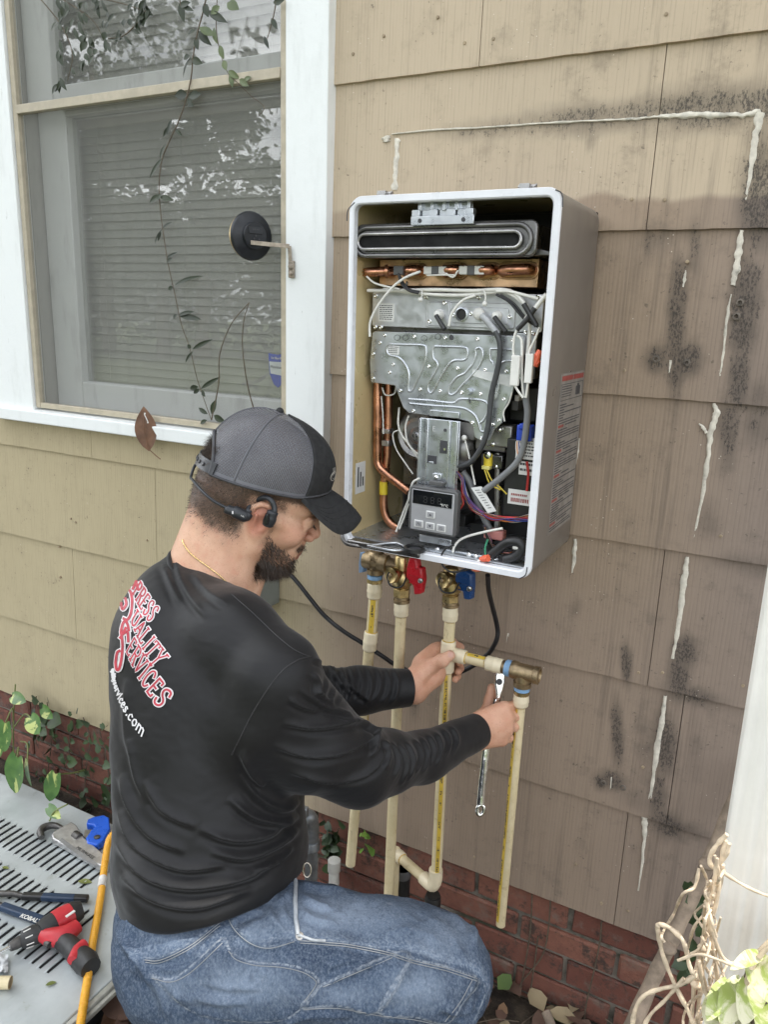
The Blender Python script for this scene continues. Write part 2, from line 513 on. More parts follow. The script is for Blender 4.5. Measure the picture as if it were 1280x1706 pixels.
# ================================================================== HOUSE WALL: overlapping shingles, each a part
wall_t = thing("house_wall", "tan and taupe shingle sided house wall streaked with mildew and old caulk", "wall", (0, 0, 0.28))
WX0, WX1 = -3.4, 0.75
ZL = [CZ + D*k for k in (-0.850, -0.662, -0.467, -0.277, -0.088, 0.108, 0.307, 0.50, 0.69, 0.88, 1.07, 1.26)]
win_x0, win_x1 = W(67, 685).x, W(486, 400).x            # window opening
cas_l, cas_r = W(1, 660).x, W(553, 400).x               # outer edges of the casing
SILL_Z0, SILL_Z1 = W(200, 724, -0.03).z, W(200, 700, -0.03).z
seams = {0: [W(1047, 1351).x], 1: [W(1120, 1310).x, W(126, 1050).x], 2: [W(1108, 917).x, W(254, 779).x], 3: [-0.36, -1.62], 4: [-0.02, -1.9],
         5: [W(1095, 220).x, -2.2], 6: [W(799, 100).x, 0.4, -2.5], 7: [-0.2, -2.0], 8: [-0.6], 9: [-0.1], 10: [-0.5]}
STAINS = [(W(a, b).x, W(a, b).z, c*1.3+.006, d*1.2+.003, math.cos(R_(e)), math.sin(R_(e)), k) for a, b, c, d, e, k in MILDEW]
wins = (cas_l + 0.01, cas_r - 0.01, SILL_Z0 + 0.005)
for i in range(len(ZL)-1):
    z0, z1 = ZL[i], ZL[i+1] + 0.03
    xs = sorted([WX0, WX1] + seams.get(i, []))
    for k in range(len(xs)-1):
        a, b = xs[k], xs[k+1]
        pieces = [(a, b, z0, z1)]
        if z1 > wins[2]:
            pieces = []
            if z0 < wins[2] - 0.002: pieces.append((a, b, z0, wins[2]))
            zz = max(z0, wins[2])
            if z0 < wins[2]:
                zz = wins[2]
            if a < wins[0]: pieces.append((a, min(b, wins[0]), zz, z1))
            if b > wins[1]: pieces.append((max(a, wins[1]), b, zz, z1))
        for (xa, xb, za, zb) in pieces:
            g = 0.0007
            ga = g if xa == a else 0; gb = g if xb == b else 0
            def yf(z): return 0.0085 * (z - z0) / (ZL[i+1] + 0.03 - z0)
            m = MB()
            seen = xb > -2.3 and za < 2.4
            n = max(2, int((xb - xa) / (0.009 if seen else 0.2)))
            nz = max(1, int((zb - za) / 0.009)) if seen else 1
            rows = []
            for q in range(n+1):
                x = xa + ga + (xb - gb - xa - ga) * q / n
                dz = 0.0009 * mnoise.noise(Vector((x*14, i*3.1, 0))) + 0.0009 * mnoise.noise(Vector((x*60, i*3.1, 4))) if za == z0 else 0
                bow = 0.0005 * mnoise.noise(Vector((x*5, i*2.3, 9)))
                rows.append([Vector((x, yf(za + dz + (zb - za - dz) * r / nz) + bow, za + dz + (zb - za - dz) * r / nz)) for r in range(nz+1)]
                            + [Vector((x, 0.0205, zb)), Vector((x, 0.0205, za + dz))])
            h_ = nz + 3
            m.v = [p for r in rows for p in r]
            for q in range(n):
                for r in range(h_):
                    r2 = (r+1) % h_
                    m.f.append((q*h_+r, (q+1)*h_+r, (q+1)*h_+r2, q*h_+r2))
            m.f.append(tuple(reversed(range(h_)))); m.f.append(tuple(n*h_+r for r in range(h_)))
            o = obj("siding_shingle", m, M_siding, wall_t, smooth=30)
            at = o.data.attributes.new("mildew", 'FLOAT', 'POINT')
            co = np.array([tuple(p) for p in m.v])
            val = np.zeros(len(co))
            if seen:
                for (sx, sz, hl, hw, ca, sa, k) in STAINS:
                    if sx < xa - .3 or sx > xb + .3: continue
                    dx, dzz = co[:, 0] - sx, co[:, 2] - sz
                    u = (dx*ca + dzz*sa) / hw; v = (-dx*sa + dzz*ca) / hl
                    d = np.sqrt(u*u + v*v)
                    val = np.maximum(val, k * np.clip(1.35 - d, 0, 1))
            at.data.foreach_set('value', val.astype(np.float32))
m = MB()
m.box((WX0, 0.024, 0.26), (win_x0 - 0.06, 0.12, 4.0)); m.box((win_x1 + 0.06, 0.024, 0.26), (WX1, 0.12, 4.0))
m.box((win_x0 - 0.06, 0.024, 0.26), (win_x1 + 0.06, 0.12, SILL_Z0 - 0.03))
obj("sheathing", m, M_dark, wall_t)
# nail heads
m = MB()
for (px, py) in [(640, 60), (775, 72), (823, 65), (730, 29), (1111, 24), (589, 90), (1053, 332), (1108, 333), (1041, 617), (1202, 893), (1146, 436), (1072, 1278), (1239, 1142), (1065, 1120), (1003, 1504), (1047, 1517), (791, 1427), (842, 1425),
                 (585, 996), (611, 1073), (1105, 1120), (98, 911), (118, 864), (245, 900), (100, 962), (126, 870), (1003, 1505), (560, 1290), (960, 1440)]:
    w = W(px, py, 0.002)
    m.lathe([(0.0001, -0.003), (0.0028, -0.0026), (0.0032, 0.0), (0.0032, 0.004)], w, (0, 1, 0), 8)
o = obj("nail_head", m, simple("nail_paint", lin(150, 134, 110), 0.7, 0, 0.3, 60), wall_t); o["kind"] = "stuff"
# screw sockets of an old pipe strap
m = MB()
for (px, py) in [(1094, 598), (1145, 604), (1234, 504), (1228, 527), (1006, 1304), (1039, 1312)]:
    w = W(px, py, 0.002)
    m.lathe([(0.0062, 0.003), (0.0062, -0.002), (0.0035, -0.0026), (0.0026, 0.002), (0.001, 0.002)], w, (0, 1, 0), 10)
o = obj("screw_hole", m, simple("rust_plug", (0.13, 0.11, 0.09), 0.8, 0, 0.5, 90, 0.5), wall_t); o["kind"] = "stuff"

# caulk runs: raised, ragged beads along an old patch
M_caulk = simple("old_white_caulk", lin(208, 202, 188), 0.6, 0, 0.16, 60, 0.5, 300, dirt=((0.16, 0.15, 0.13), 0.6))
def caulk(pts, wd, lab=None, seed=0, hgt=0.0015):
    """pts px; wd half-widths in px per point"""
    rnd = random.Random(seed)
    sp = spline([(a[0], a[1], b) for a, b in zip(pts, wd)], 22)
    m = MB(); rows = []
    L_ = len(sp)
    for j, q in enumerate(sp):
        t = sp[min(j+1, L_-1)] - sp[max(j-1, 0)]
        n2 = Vector((-t.y, t.x, 0)).normalized()
        ra, rb = [q.z*max(.15, .85+.6*mnoise.noise(Vector((j*.13, seed*5.1, k)))+rnd.uniform(-.05, .05)) for k in (0, 9)]
        hh = [hgt*.55*(1+.8*mnoise.noise(Vector((j*.3, seed*2.3, k*3)))) for k in range(3)]
        ww = [(-1, 0.002), (-0.6, -hh[0]*.8), (0, -hh[1]), (0.6, -hh[2]*.8), (1, 0.002)]
        rows.append([W(q.x + n2.x*u*(ra if u < 0 else rb), q.y + n2.y*u*(ra if u < 0 else rb), 0) + Vector((0, y+0.002, 0)) for u, y in ww])
    for r in rows: m.v += r
    for j in range(len(rows)-1):
        for k in range(4):
            a = j*5+k
            m.f.append((a, a+1, a+6, a+5))
    return obj("caulk_bead", m, M_caulk, wall_t, smooth=60)
caulk([(652, 223), (720, 216), (800, 212), (900, 205), (1000, 200), (1060, 197), (1080, 195), (1100, 193)], [1.2, 2.2, 2, 2.2, 2.4, 3, 2, 3], seed=1)
caulk([(1100, 193), (1130, 192), (1170, 190), (1215, 191), (1245, 190), (1268, 183)], [4, 5.5, 6.5, 6, 5, 5], seed=2)
caulk([(1266, 186), (1262, 215), (1256, 255), (1250, 295), (1245, 325), (1241, 360)], [9, 8.5, 7.5, 5, 4, 1.5], seed=3)
caulk([(640, 227), (642, 231), (643, 236)], [7, 8, 5], seed=4)
caulk([(659, 230), (660, 250), (658, 285), (657, 316)], [6, 4.5, 7, 7], seed=5)
caulk([(1236, 383), (1232, 420), (1227, 450), (1222, 475)], [5, 7, 7, 4], seed=6)
caulk([(1219, 490), (1214, 515), (1209, 560), (1203, 610), (1198, 634)], [1.5, 3, 3.5, 3, 2.5], seed=7)
caulk([(1190, 672), (1194, 690), (1186, 715), (1180, 760), (1172, 820), (1162, 870), (1152, 921)], [4, 6, 5.5, 5, 4.5, 3.5, 2], seed=8)
caulk([(1165, 706), (1172, 713), (1178, 722)], [1, 3.5, 3], seed=9)
caulk([(1146, 928), (1141, 960), (1135, 1010), (1128, 1060), (1121, 1098)], [3, 6.5, 5.5, 4.5, 4], seed=10)
caulk([(1109, 1160), (1104, 1195), (1095, 1250), (1087, 1310), (1079, 1354)], [3, 5, 5.5, 4.5, 5], seed=11)
caulk([(1075, 1360), (1074, 1390), (1070, 1440), (1064, 1485)], [6, 4.5, 2.5, 1.5], seed=12)
caulk([(1143, 450), (1141, 462), (1138, 478)], [1, 3, 2], seed=13)
caulk([(1118, 600), (1114, 630), (1110, 660)], [3, 3, 1.5], seed=14)
caulk([(1019, 1295), (1016, 1338)], [1.3, 1.8], seed=15)
caulk([(965, 730), (963, 750), (959, 775)], [1, 1.6, .8], seed=16, hgt=.002)
caulk([(958, 898), (957, 925), (953, 955)], [2.5, 4, 1], seed=17, hgt=.002)
caulk([(847, 1055), (845, 1075)], [2, 3], seed=18, hgt=.003)

# eave and roof over the wall, out of the picture: added to shade the wall
roof_t = thing("added_roof_eave", "unseen eave and roof added over the siding wall to shade it", "roof", (0, 0, 3.7))
M_soffit = simple("soffit_paint", (0.6, 0.58, 0.52), 0.7)
EAVE_X = 0.75
m = MB(); m.box((WX0, -0.42, 3.98), (EAVE_X, 0.3, 4.02)); obj("soffit", m, M_soffit, roof_t)
m = MB(); m.box((WX0, -0.45, 3.95), (EAVE_X, -0.423, 4.12)); obj("fascia", m, M_soffit, roof_t)
m = MB(); m.prism([(WX0, -0.47, 4.12), (WX0, 3.2, 5.9), (WX0, 3.2, 4.05), (WX0, -0.44, 4.05)], (EAVE_X - WX0, 0, 0)); obj("roof_slope", m, simple("roof_shingles", (0.08, 0.075, 0.07), 0.9, 0, 0.3, 20, 0.4), roof_t)

# ================================================================== BRICK FOUNDATION
fnd = thing("brick_foundation", "weathered red brick foundation with grey mortar below the siding", "foundation", (0, 0.06, 0))
m = MB(); m.box((WX0, 0.016, -0.1), (WX1, 0.11, ZL[0] + 0.008)); obj("mortar", m, M_mortar, fnd)
def brick_mesh(w, seed):
    rnd = random.Random(seed)
    bm = bmesh.new()
    bmesh.ops.create_cube(bm, size=1)
    bmesh.ops.scale(bm, vec=(w, 0.05, 0.057), verts=bm.verts)
    bmesh.ops.bevel(bm, geom=[e for e in bm.edges], offset=0.004, segments=1, affect='EDGES')
    for v in bm.verts:
        v.co += Vector((rnd.uniform(-1, 1), rnd.uniform(-.6, .6), rnd.uniform(-1, 1))) * 0.0022
    me = bpy.data.meshes.new("brick"); bm.to_mesh(me); bm.free(); me.materials.append(M_brick)
    return me
bmeshes = [brick_mesh(0.203, k) for k in range(5)]
hmesh = [brick_mesh(0.098, 50+k) for k in range(2)]
bz = ZL[0] - 0.036
row = 0
rb = random.Random(3)
while bz > -0.05:
    x = WX0 + (0.105 if row % 2 else 0.0) + 0.04
    while x < WX1:
        o = bpy.data.objects.new("brick", rb.choice(bmeshes))
        COL.objects.link(o); o.parent = fnd
        if -2.7 < x:
            o.location = Vector((x, 0.0325 + rb.uniform(-.0025, .0025), bz)) - fnd.location
            o.rotation_euler = (rb.uniform(-.01, .01), rb.uniform(-.012, .012), rb.uniform(-.012, .012))
        else:
            bpy.data.objects.remove(o)
        x += 0.213
    bz -= 0.067; row += 1

# ================================================================== WINDOW
win = thing("window", "white trimmed sash window with insect screen and dusty glass", "window", ((win_x0+win_x1)/2, 0, SILL_Z0))
WT = 3.2
m = MB(); m.box((cas_l, -0.022, SILL_Z1 - 0.004), (win_x0, 0.02, WT)); obj("casing", m, M_trim, win, bevel=0.002)
m = MB(); m.box((win_x1, -0.022, SILL_Z0 - 0.012), (cas_r, 0.02, WT)); obj("casing", m, M_trim, win, bevel=0.002)
m = MB(); m.prism([(cas_l - 0.01, 0.02, SILL_Z0), (cas_l - 0.01, -0.036, SILL_Z0), (cas_l - 0.01, -0.036, SILL_Z1 - 0.004), (cas_l - 0.01, 0.02, SILL_Z1)], (win_x1 - cas_l + 0.008, 0, 0))
obj("sill", m, M_trim, win, bevel=0.003)
# jambs and stool of the opening
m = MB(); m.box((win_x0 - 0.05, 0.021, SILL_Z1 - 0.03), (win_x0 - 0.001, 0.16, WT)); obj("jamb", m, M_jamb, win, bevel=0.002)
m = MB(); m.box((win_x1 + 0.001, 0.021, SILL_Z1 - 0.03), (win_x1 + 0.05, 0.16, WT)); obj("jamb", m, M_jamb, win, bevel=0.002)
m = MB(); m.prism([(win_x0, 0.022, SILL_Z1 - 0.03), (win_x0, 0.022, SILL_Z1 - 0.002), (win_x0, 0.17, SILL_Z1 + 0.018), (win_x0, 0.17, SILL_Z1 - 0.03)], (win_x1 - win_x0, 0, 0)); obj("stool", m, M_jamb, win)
# screen frame
SX0, SX1, SY = win_x0 + 0.002, win_x1 - 0.002, -0.004
sz0 = SILL_Z1 + 0.003
bar_z = W(258, 150, SY - 0.01).z
fr = MB()
fr.box((SX0, SY-0.01, sz0), (SX0+0.016, SY+0.008, WT)); fr.box((SX1-0.016, SY-0.01, sz0), (SX1, SY+0.008, WT))
sf = obj("screen_frame", fr, M_screenframe, win, bevel=0.0015)
m = MB(); m.box((SX0+0.016, SY-0.009, sz0), (SX1-0.016, SY+0.007, sz0+0.014)); obj("bottom_rail", m, M_screenframe, sf, bevel=0.0015)
m = MB(); m.box((SX0+0.0162, SY-0.012, bar_z-0.010), (SX1-0.0162, SY+0.006, bar_z+0.010)); obj("middle_rail", m, M_screenframe, sf, bevel=0.0015)
m = MB(); m.add([(SX0+0.012, SY, sz0+.01), (SX1-0.012, SY, sz0+.01), (SX1-0.012, SY, WT), (SX0+0.012, SY, WT)], [(0, 1, 2, 3)]); obj("screen_mesh", m, M_screen, win)
# sashes
YL, YU = 0.075, 0.045
lx0 = W(112, 420, YL).x
lz0, lz_g = W(250, 690, YL).z, W(250, 645, YL).z
lz1 = W(270, 178, YL).z
glx0 = W(132, 420, YL).x
ls = MB()
ls.box((win_x0 + 0.003, YL-0.018, lz0), (glx0, YL+0.018, lz1+0.04)); ls.box((win_x1-0.045, YL-0.018, lz0), (win_x1-0.003, YL+0.018, lz1+0.04))
lo = obj("lower_sash", ls, M_sash, win, bevel=0.003)
m = MB(); m.box((glx0, YL-0.0182, lz0), (win_x1-0.045, YL+0.018, lz_g)); obj("sash_rail", m, M_sash, lo, bevel=0.004)
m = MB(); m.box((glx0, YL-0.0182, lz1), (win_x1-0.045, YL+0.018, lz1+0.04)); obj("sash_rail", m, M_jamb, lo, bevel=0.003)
m = MB(); m.box((glx0, YL+0.003, lz_g), (win_x1-0.045, YL+0.006, lz1)); obj("glass_pane", m, M_glass, lo)
us = MB()
uz0 = W(280, 150, YU).z; uz1 = W(280, 118, YU).z
ugx0 = W(90, 60, YU).x
us.box((win_x0+0.004, YU-0.016, uz0), (ugx0, YU+0.016, WT)); us.box((win_x1-0.03, YU-0.016, uz0), (win_x1-0.004, YU+0.016, WT))
uo = obj("upper_sash", us, M_sash, win, bevel=0.003)
m = MB(); m.box((ugx0, YU-0.0162, uz0-0.01), (win_x1-0.03, YU+0.016, uz1)); obj("sash_rail", m, M_sash, uo, bevel=0.004)
m = MB(); m.box((ugx0, YU+0.002, uz1), (win_x1-0.03, YU+0.005, WT)); obj("glass_pane", m, M_glass, uo)
m = MB(); m.box((win_x0-0.02, 0.21, SILL_Z1-0.02), (win_x1+0.02, 0.23, WT)); m.box((win_x0-0.05, 0.161, WT), (win_x1+0.05, 0.23, WT+0.1)); obj("room_dark_sheet", m, M_dark, win)  # near-black sheet standing in for the unlit room behind the blind
# blind behind the glass
bl = thing("window_blind", "closed off white horizontal slat blind hanging behind the lower window pane", "blind", ((win_x0+win_x1)/2, 0.13, lz0))
z = lz0 + 0.03
sl_me = None
while z < WT - 0.02:
    if sl_me is None:
        m = MB(); m.prism([(win_x0+0.03, 0.1255, z), (win_x0+0.03, 0.1290, z+0.011), (win_x0+0.03, 0.132, z+0.024), (win_x0+0.03, 0.134, z+0.024), (win_x0+0.03, 0.130, z+0.011), (win_x0+0.03, 0.1270, z-0.001)], (win_x1-win_x0-0.06, 0, 0))
        s0 = obj("slat", m, M_blind, bl); sl_me = s0.data; zs0 = z
    else:
        s = s0.copy(); COL.objects.link(s); s.parent = bl; s.location = (0, random.uniform(-.001, .001), z - zs0); s.rotation_euler = (random.uniform(-.004, .004), random.uniform(-.002, .002), 0)
    z += 0.0205
for px in (177, 310, 455):
    x = W(px, 500, 0.115).x
    m = MB(); m.tube([(x, 0.114, lz0+0.03), (x, 0.114, WT-0.05)], 0.0008, 5); obj("ladder_cord", m, M_blind, bl)

# trees across the yard, seen mirrored in the panes
M_leaf_far = None
def leaf_mat(name, a, b, rough=0.5):
    t = NT(name); r = t.rand()
    n = t.noise(t.P(), 9, 4, 0.6)
    c = t.mix(t.mr(n, 0.3, 0.7), a, b)
    return t.done(c, rough, 0, t.bump(t.noise(t.O(), 60, 3), 0.2, 0.002))
M_leaf_far = leaf_mat("tree_leaves", (0.035, 0.06, 0.018), (0.085, 0.12, 0.04))
M_bark = simple("bark", (0.12, 0.095, 0.07), 0.9, 0, 0.3, 20, 0.6)
def tree(x, y, h, r, seed, lab):
    rnd = random.Random(seed)
    t = thing("tree", lab, "tree", (x, y, 0), "trees across the yard")
    m = MB(); m.tube([(x, y, -0.1), (x+.1, y, h*.3), (x, y+.1, h*.7), (x, y, h*.9)], [.22, .17, .1, .03], 8)
    for k in range(6):
        a = rnd.uniform(0, 6.28); z = h*rnd.uniform(.35, .7)
        m.tube([(x, y, z), (x+math.cos(a)*r*.4, y+math.sin(a)*r*.4, z+h*.12), (x+math.cos(a)*r*.8, y+math.sin(a)*r*.8, z+h*.18)], [.07, .045, .015], 6)
    obj("trunk", m, M_bark, t)
    m = MB()
    lobes = [(rnd.gauss(0, .5), rnd.gauss(0, .5), rnd.uniform(.35, .95), rnd.uniform(.3, .55)) for _ in range(26)]
    for _ in range(8500):
        lx, ly, lz, lr = rnd.choice(lobes)
        d = Vector((rnd.gauss(0, 1), rnd.gauss(0, 1), rnd.gauss(0, .8))).normalized() * lr * rnd.uniform(.15, 1)
        c = Vector((x + (lx + d.x)*r, y + (ly + d.y)*r, h*lz + d.z*r*.7))
        u = Vector((rnd.gauss(0, 1), rnd.gauss(0, 1), rnd.gauss(0, 1))).normalized(); v = u.orthogonal()
        s = rnd.uniform(.07, .15)
        m.add([c-u*s, c-v*s*.5, c+u*s, c+v*s*.5], [(0, 1, 2, 3)])
    obj("crown", m, M_leaf_far, t)
for i, (x, y, h, r, lab) in enumerate([(-17, -16, 7.4, 3.0, "round leafy tree across the yard mirrored low in the window"), (-12.6, -18, 4.6, 2.2, "lowest leafy tree of the mirrored row across the yard"), (-9.5, -19, 5.0, 2.6, "broad leafy tree far across the yard mirrored in the lower pane"),
        (-22, -14, 8.4, 3.0, "tallest mirrored tree at the far end of the yard"), (-15.5, -10, 7.2, 1.8, "slim upright tree nearest the house in the window reflection"), (-6, -18, 4.0, 2.4, "leafy tree across the yard mirrored behind the thermometer"), (-15.9, -16.5, 7.6, 2.2, "dense tree across the yard mirrored in the middle of the lower pane"), (-20.3, -17, 11.0, 2.7, "very tall dark tree mirrored at the upper pane's edge")]):
    tree(x, y, h, r, 20+i, lab)
hg = thing("hedge", "long hedge added across the yard to darken the low window reflection", "hedge", (-13, -21, 0))  # added hedge, blocks bright gaps in the mirrored yard
rnd = random.Random(77); m = MB()
for _ in range(24000):
    x = rnd.uniform(-34, -3); z = 4.9*(1 if x < -11.5 else .6)*rnd.random()**.7*(1+.12*math.sin(x*1.3)); y = -21+rnd.uniform(-.6, .6)
    c = Vector((x, y, z)); u = Vector((rnd.gauss(0, 1), rnd.gauss(0, 1), rnd.gauss(0, 1))).normalized(); v = u.orthogonal(); q = rnd.uniform(.09, .2)
    m.add([c-u*q, c-v*q*.6, c+u*q, c+v*q*.6], [(0, 1, 2, 3)])
obj("foliage", m, M_leaf_far, hg)
# ================================================================== WATER HEATER
def C2(x, y): return (560 + x/2.844, 290 + y/2.844)
def C3(x, y): return (560 + x/2.844, 600 + y/2.844)
YF = -0.252
M_case = simple("grey_case_paint", (0.185, 0.163, 0.142), 0.35, 0.0, 0.04, 3)
M_rim = simple("white_rim_paint", (0.74, 0.75, 0.78), 0.35, 0.0, 0.05, 20)
M_cream = simple("cream_inside_paint", (0.62, 0.50, 0.27), 0.35, 0.1, 0.08, 8)
M_inblack = simple("dark_inner_sheet", (0.03, 0.03, 0.03), 0.45, 0.3, 0.4, 10)  # near-black tone of the back plate and bulkhead
M_galv = simple("galvanised_sheet", (0.57, 0.595, 0.62), 0.33, 0.85, 0.05, 30, 0.04, 150)
M_alu = simple("aluminium_sheet", (0.62, 0.63, 0.65), 0.38, 0.8, 0.08, 30, 0.05, 200)
M_steel = simple("dull_steel", (0.42, 0.41, 0.40), 0.35, 0.9, 0.2, 30, 0.1)
M_dsteel = simple("dark_stainless", (0.20, 0.195, 0.19), 0.34, 0.9, 0.25, 18, 0.1)
M_chrome = simple("bright_wire_steel", (0.80, 0.80, 0.78), 0.18, 1.0, 0.05, 40)
M_copper = simple("copper", (0.58, 0.285, 0.175), 0.33, 1.0, 0.25, 30, 0.08, 120, dirt=((0.16, 0.08, 0.05), 0.7))
M_coppl = simple("copper_plate", (0.72, 0.47, 0.28), 0.34, 1.0, 0.2, 25, 0.1, 90, dirt=((0.22, 0.12, 0.07), 0.5))
M_brass = simple("brass", (0.52, 0.40, 0.20), 0.36, 1.0, 0.3, 40, 0.1, 200, dirt=((0.16, 0.12, 0.07), 0.7))
M_bronze = simple("old_bronze", (0.33, 0.25, 0.15), 0.45, 0.9, 0.3, 40, 0.25, 260, dirt=((0.12, 0.09, 0.05), 0.7))
M_blackpl = simple("black_plastic", (0.018, 0.018, 0.018), 0.4, 0, 0.3, 30)
M_darkgrey = simple("dark_grey_plastic", (0.09, 0.09, 0.09), 0.45, 0, 0.1, 30)
M_midgrey = simple("silver_grey_plastic", (0.36, 0.36, 0.37), 0.42, 0.1, 0.06, 30)
M_wwire = simple("white_wire", (0.72, 0.71, 0.66), 0.45, 0, 0.06, 30)
M_gwire = simple("grey_sheath", (0.17, 0.175, 0.18), 0.5, 0, 0.1, 30)
M_bwire = simple("black_wire", (0.02, 0.02, 0.021), 0.42, 0, 0.2, 30)
M_white = simple("white_plastic", (0.72, 0.71, 0.67), 0.4, 0, 0.06, 30)
M_paper = simple("label_paper", (0.70, 0.70, 0.68), 0.55, 0, 0.05, 30)
M_ink = simple("printed_ink", (0.05, 0.05, 0.055), 0.6)
M_redink = simple("red_print", (0.30, 0.06, 0.05), 0.6)
M_orange = simple("orange_cap", (0.85, 0.16, 0.08), 0.4, 0, 0.1)
M_blue = simple("blue_plastic", (0.02, 0.06, 0.42), 0.4, 0, 0.1)
M_red = simple("red_handle", (0.52, 0.02, 0.03), 0.35, 0, 0.12, 30)
M_bluehandle = simple("dark_blue_handle", (0.012, 0.05, 0.16), 0.35, 0, 0.12, 30)
M_yellow = simple("yellow_tape", (0.72, 0.55, 0.04), 0.45, 0, 0.1)
wirecol = {k: simple(k + "_wire", c, 0.42, 0, 0.1) for k, c in dict(red=(.45, .03, .03), orange=(.65, .2, .04), yellow=(.65, .5, .06), purple=(.08, .04, .16), brown=(.13, .06, .03), blue=(.03, .06, .3), pink=(.6, .25, .22), green=(.05, .28, .16)).items()}

hx0, hx1 = W(577, 620, YF).x, W(911, 640, YF).x
hz1, hz0 = W(760, 319, YF).z, W(872, 965, YF).z
heater = thing("water_heater", "grey wall hung water heater with its cover off showing pipes and wiring", "water heater", ((hx0+hx1)/2, -0.13, hz0))
def rrect(x0, x1, z0, z1, r, n=6):
    pts = []
    for cx, cz, a0 in ((x1-r, z1-r, 0), (x0+r, z1-r, 90), (x0+r, z0+r, 180), (x1-r, z0+r, 270)):
        for i in range(n+1):
            a = R_(a0 + 90*i/n); pts.append((cx + r*math.cos(a), cz + r*math.sin(a)))
    return pts
def shell(loops):
    """skin through loops of equal count [(list of (x,z), y)]"""
    m = MB(); n = len(loops[0][0])
    for pts, y in loops: m.v += [Vector((x, y, z)) for x, z in pts]
    for j in range(len(loops)-1):
        for k in range(n):
            a, b = j*n+k, j*n+(k+1) % n
            m.f.append((a, b, b+n, a+n))
    return m
T = 0.0025
out = rrect(hx0, hx1, hz0, hz1, 0.022); outm = rrect(hx0+.001, hx1-.001, hz0+.001, hz1-.001, 0.022)
outb = rrect(hx0+.006, hx1-.006, hz0+.006, hz1-.006, 0.03)
inn = rrect(hx0+T, hx1-T, hz0+T, hz1-T, 0.020)
m = shell([(outb, -0.018), (out, -0.026), (out, YF+0.004)]); obj("case_shell", m, M_case, heater, smooth=50)
m = shell([(inn, YF+0.004), (inn, -0.022)]); obj("case_lining", m, M_cream, heater, smooth=50)
m = MB(); m.box((hx0+.006, -0.022, hz0+.006), (hx1-.006, -0.012, hz1-.006)); obj("back_plate", m, M_inblack, heater)
fl = rrect(hx0+0.0085, hx1-0.012, hz0+0.012, hz1-0.012, 0.012)
m = shell([(out, YF+0.005), (rrect(hx0-.0006, hx1+.0006, hz0-.0006, hz1+.0006, .0225), YF+.003), (rrect(hx0+.0006, hx1-.0006, hz0+.0006, hz1-.0006, .022), YF), (rrect(hx0+.0065, hx1-.010, hz0+.010, hz1-.010, .013), YF), (fl, YF+.002), (fl, YF+.014), (rrect(hx0+.007, hx1-.0105, hz0+.0105, hz1-.0105, .0125), YF+.014)])
obj("front_rim", m, M_rim, heater, smooth=28)
# dark notches at the rim corners
m = MB()
for (pts) in ([(578, 368), (580, 350), (591, 337)], [(926, 316), (937, 323), (938, 345)], [(866, 964), (876, 958), (879, 945)]):
    m.tube(spline([W(px, py, YF-.0003) for px, py in [(pts[0][0], pts[0][1]), pts[1], pts[2]]], 4), 0.0009, 5)
o = obj("rim_slit", m, M_ink, heater); o["kind"] = "stuff"
# latches on top
for (px, py) in ((642, 317), (880, 305)):
    c = W(px, py, -0.225); c.z = hz1
    m = MB(); m.box(c + Vector((-.013, -.008, 0)), c + Vector((.013, .008, .002))); m.tube([c+Vector((-.014, 0, .006)), c+Vector((.014, 0, .006))], .0035, 8)
    m.box(c + Vector((-.009, -.011, .002)), c + Vector((.006, .004, .0095))); m.tube([c+Vector((.010, -.006, .003)), c+Vector((.016, -.006, .008)), c+Vector((.012, .002, .009))], .0014, 6)
    obj("latch", m, M_steel, heater, bevel=.0008)
m = MB()
for (px, py) in ((730, 316), (772, 313)):
    c = W(px, py, -0.235); c.z = hz1
    m.lathe([(.004, 0), (.004, .002), (.002, .0035)], c, (0, 0, 1), 8)
o = obj("screw_head", m, M_steel, heater); o["kind"] = "stuff"

def rect_px(a, b, y):
    """axis aligned rectangle on plane y from two pixel corners"""
    p, q = W(*a, y), W(*b, y)
    return min(p.x, q.x), max(p.x, q.x), min(p.z, q.z), max(p.z, q.z)
def slab(a, b, y, th, name, mat, parent=heater, r=0, bev=0.001):
    x0, x1, z0, z1 = rect_px(a, b, y)
    m = MB()
    if r:
        m.prism([(x, y, z) for x, z in rrect(x0, x1, z0, z1, r)], (0, th, 0))
    else:
        m.box((x0, y, z0), (x1, y+th, z1))
    return obj(name, m, mat, parent, bevel=bev)
def poly_plate(pts, y, th, name, mat, parent=heater, bev=0.001):
    m = MB(); m.prism([W(px, py, y) for px, py in pts], (0, th, 0))
    return obj(name, m, mat, parent, bevel=bev, smooth=30)
def wire(pts, y, r, name, mat, parent=heater, n=7, sub=7):
    """pts (px,py) or (px,py,y)"""
    q = [W(p[0], p[1], p[2] if len(p) > 2 else y) for p in pts]
    m = MB(); m.tube(spline(q, sub), r, n)
    return obj(name, m, mat, parent, smooth=80)

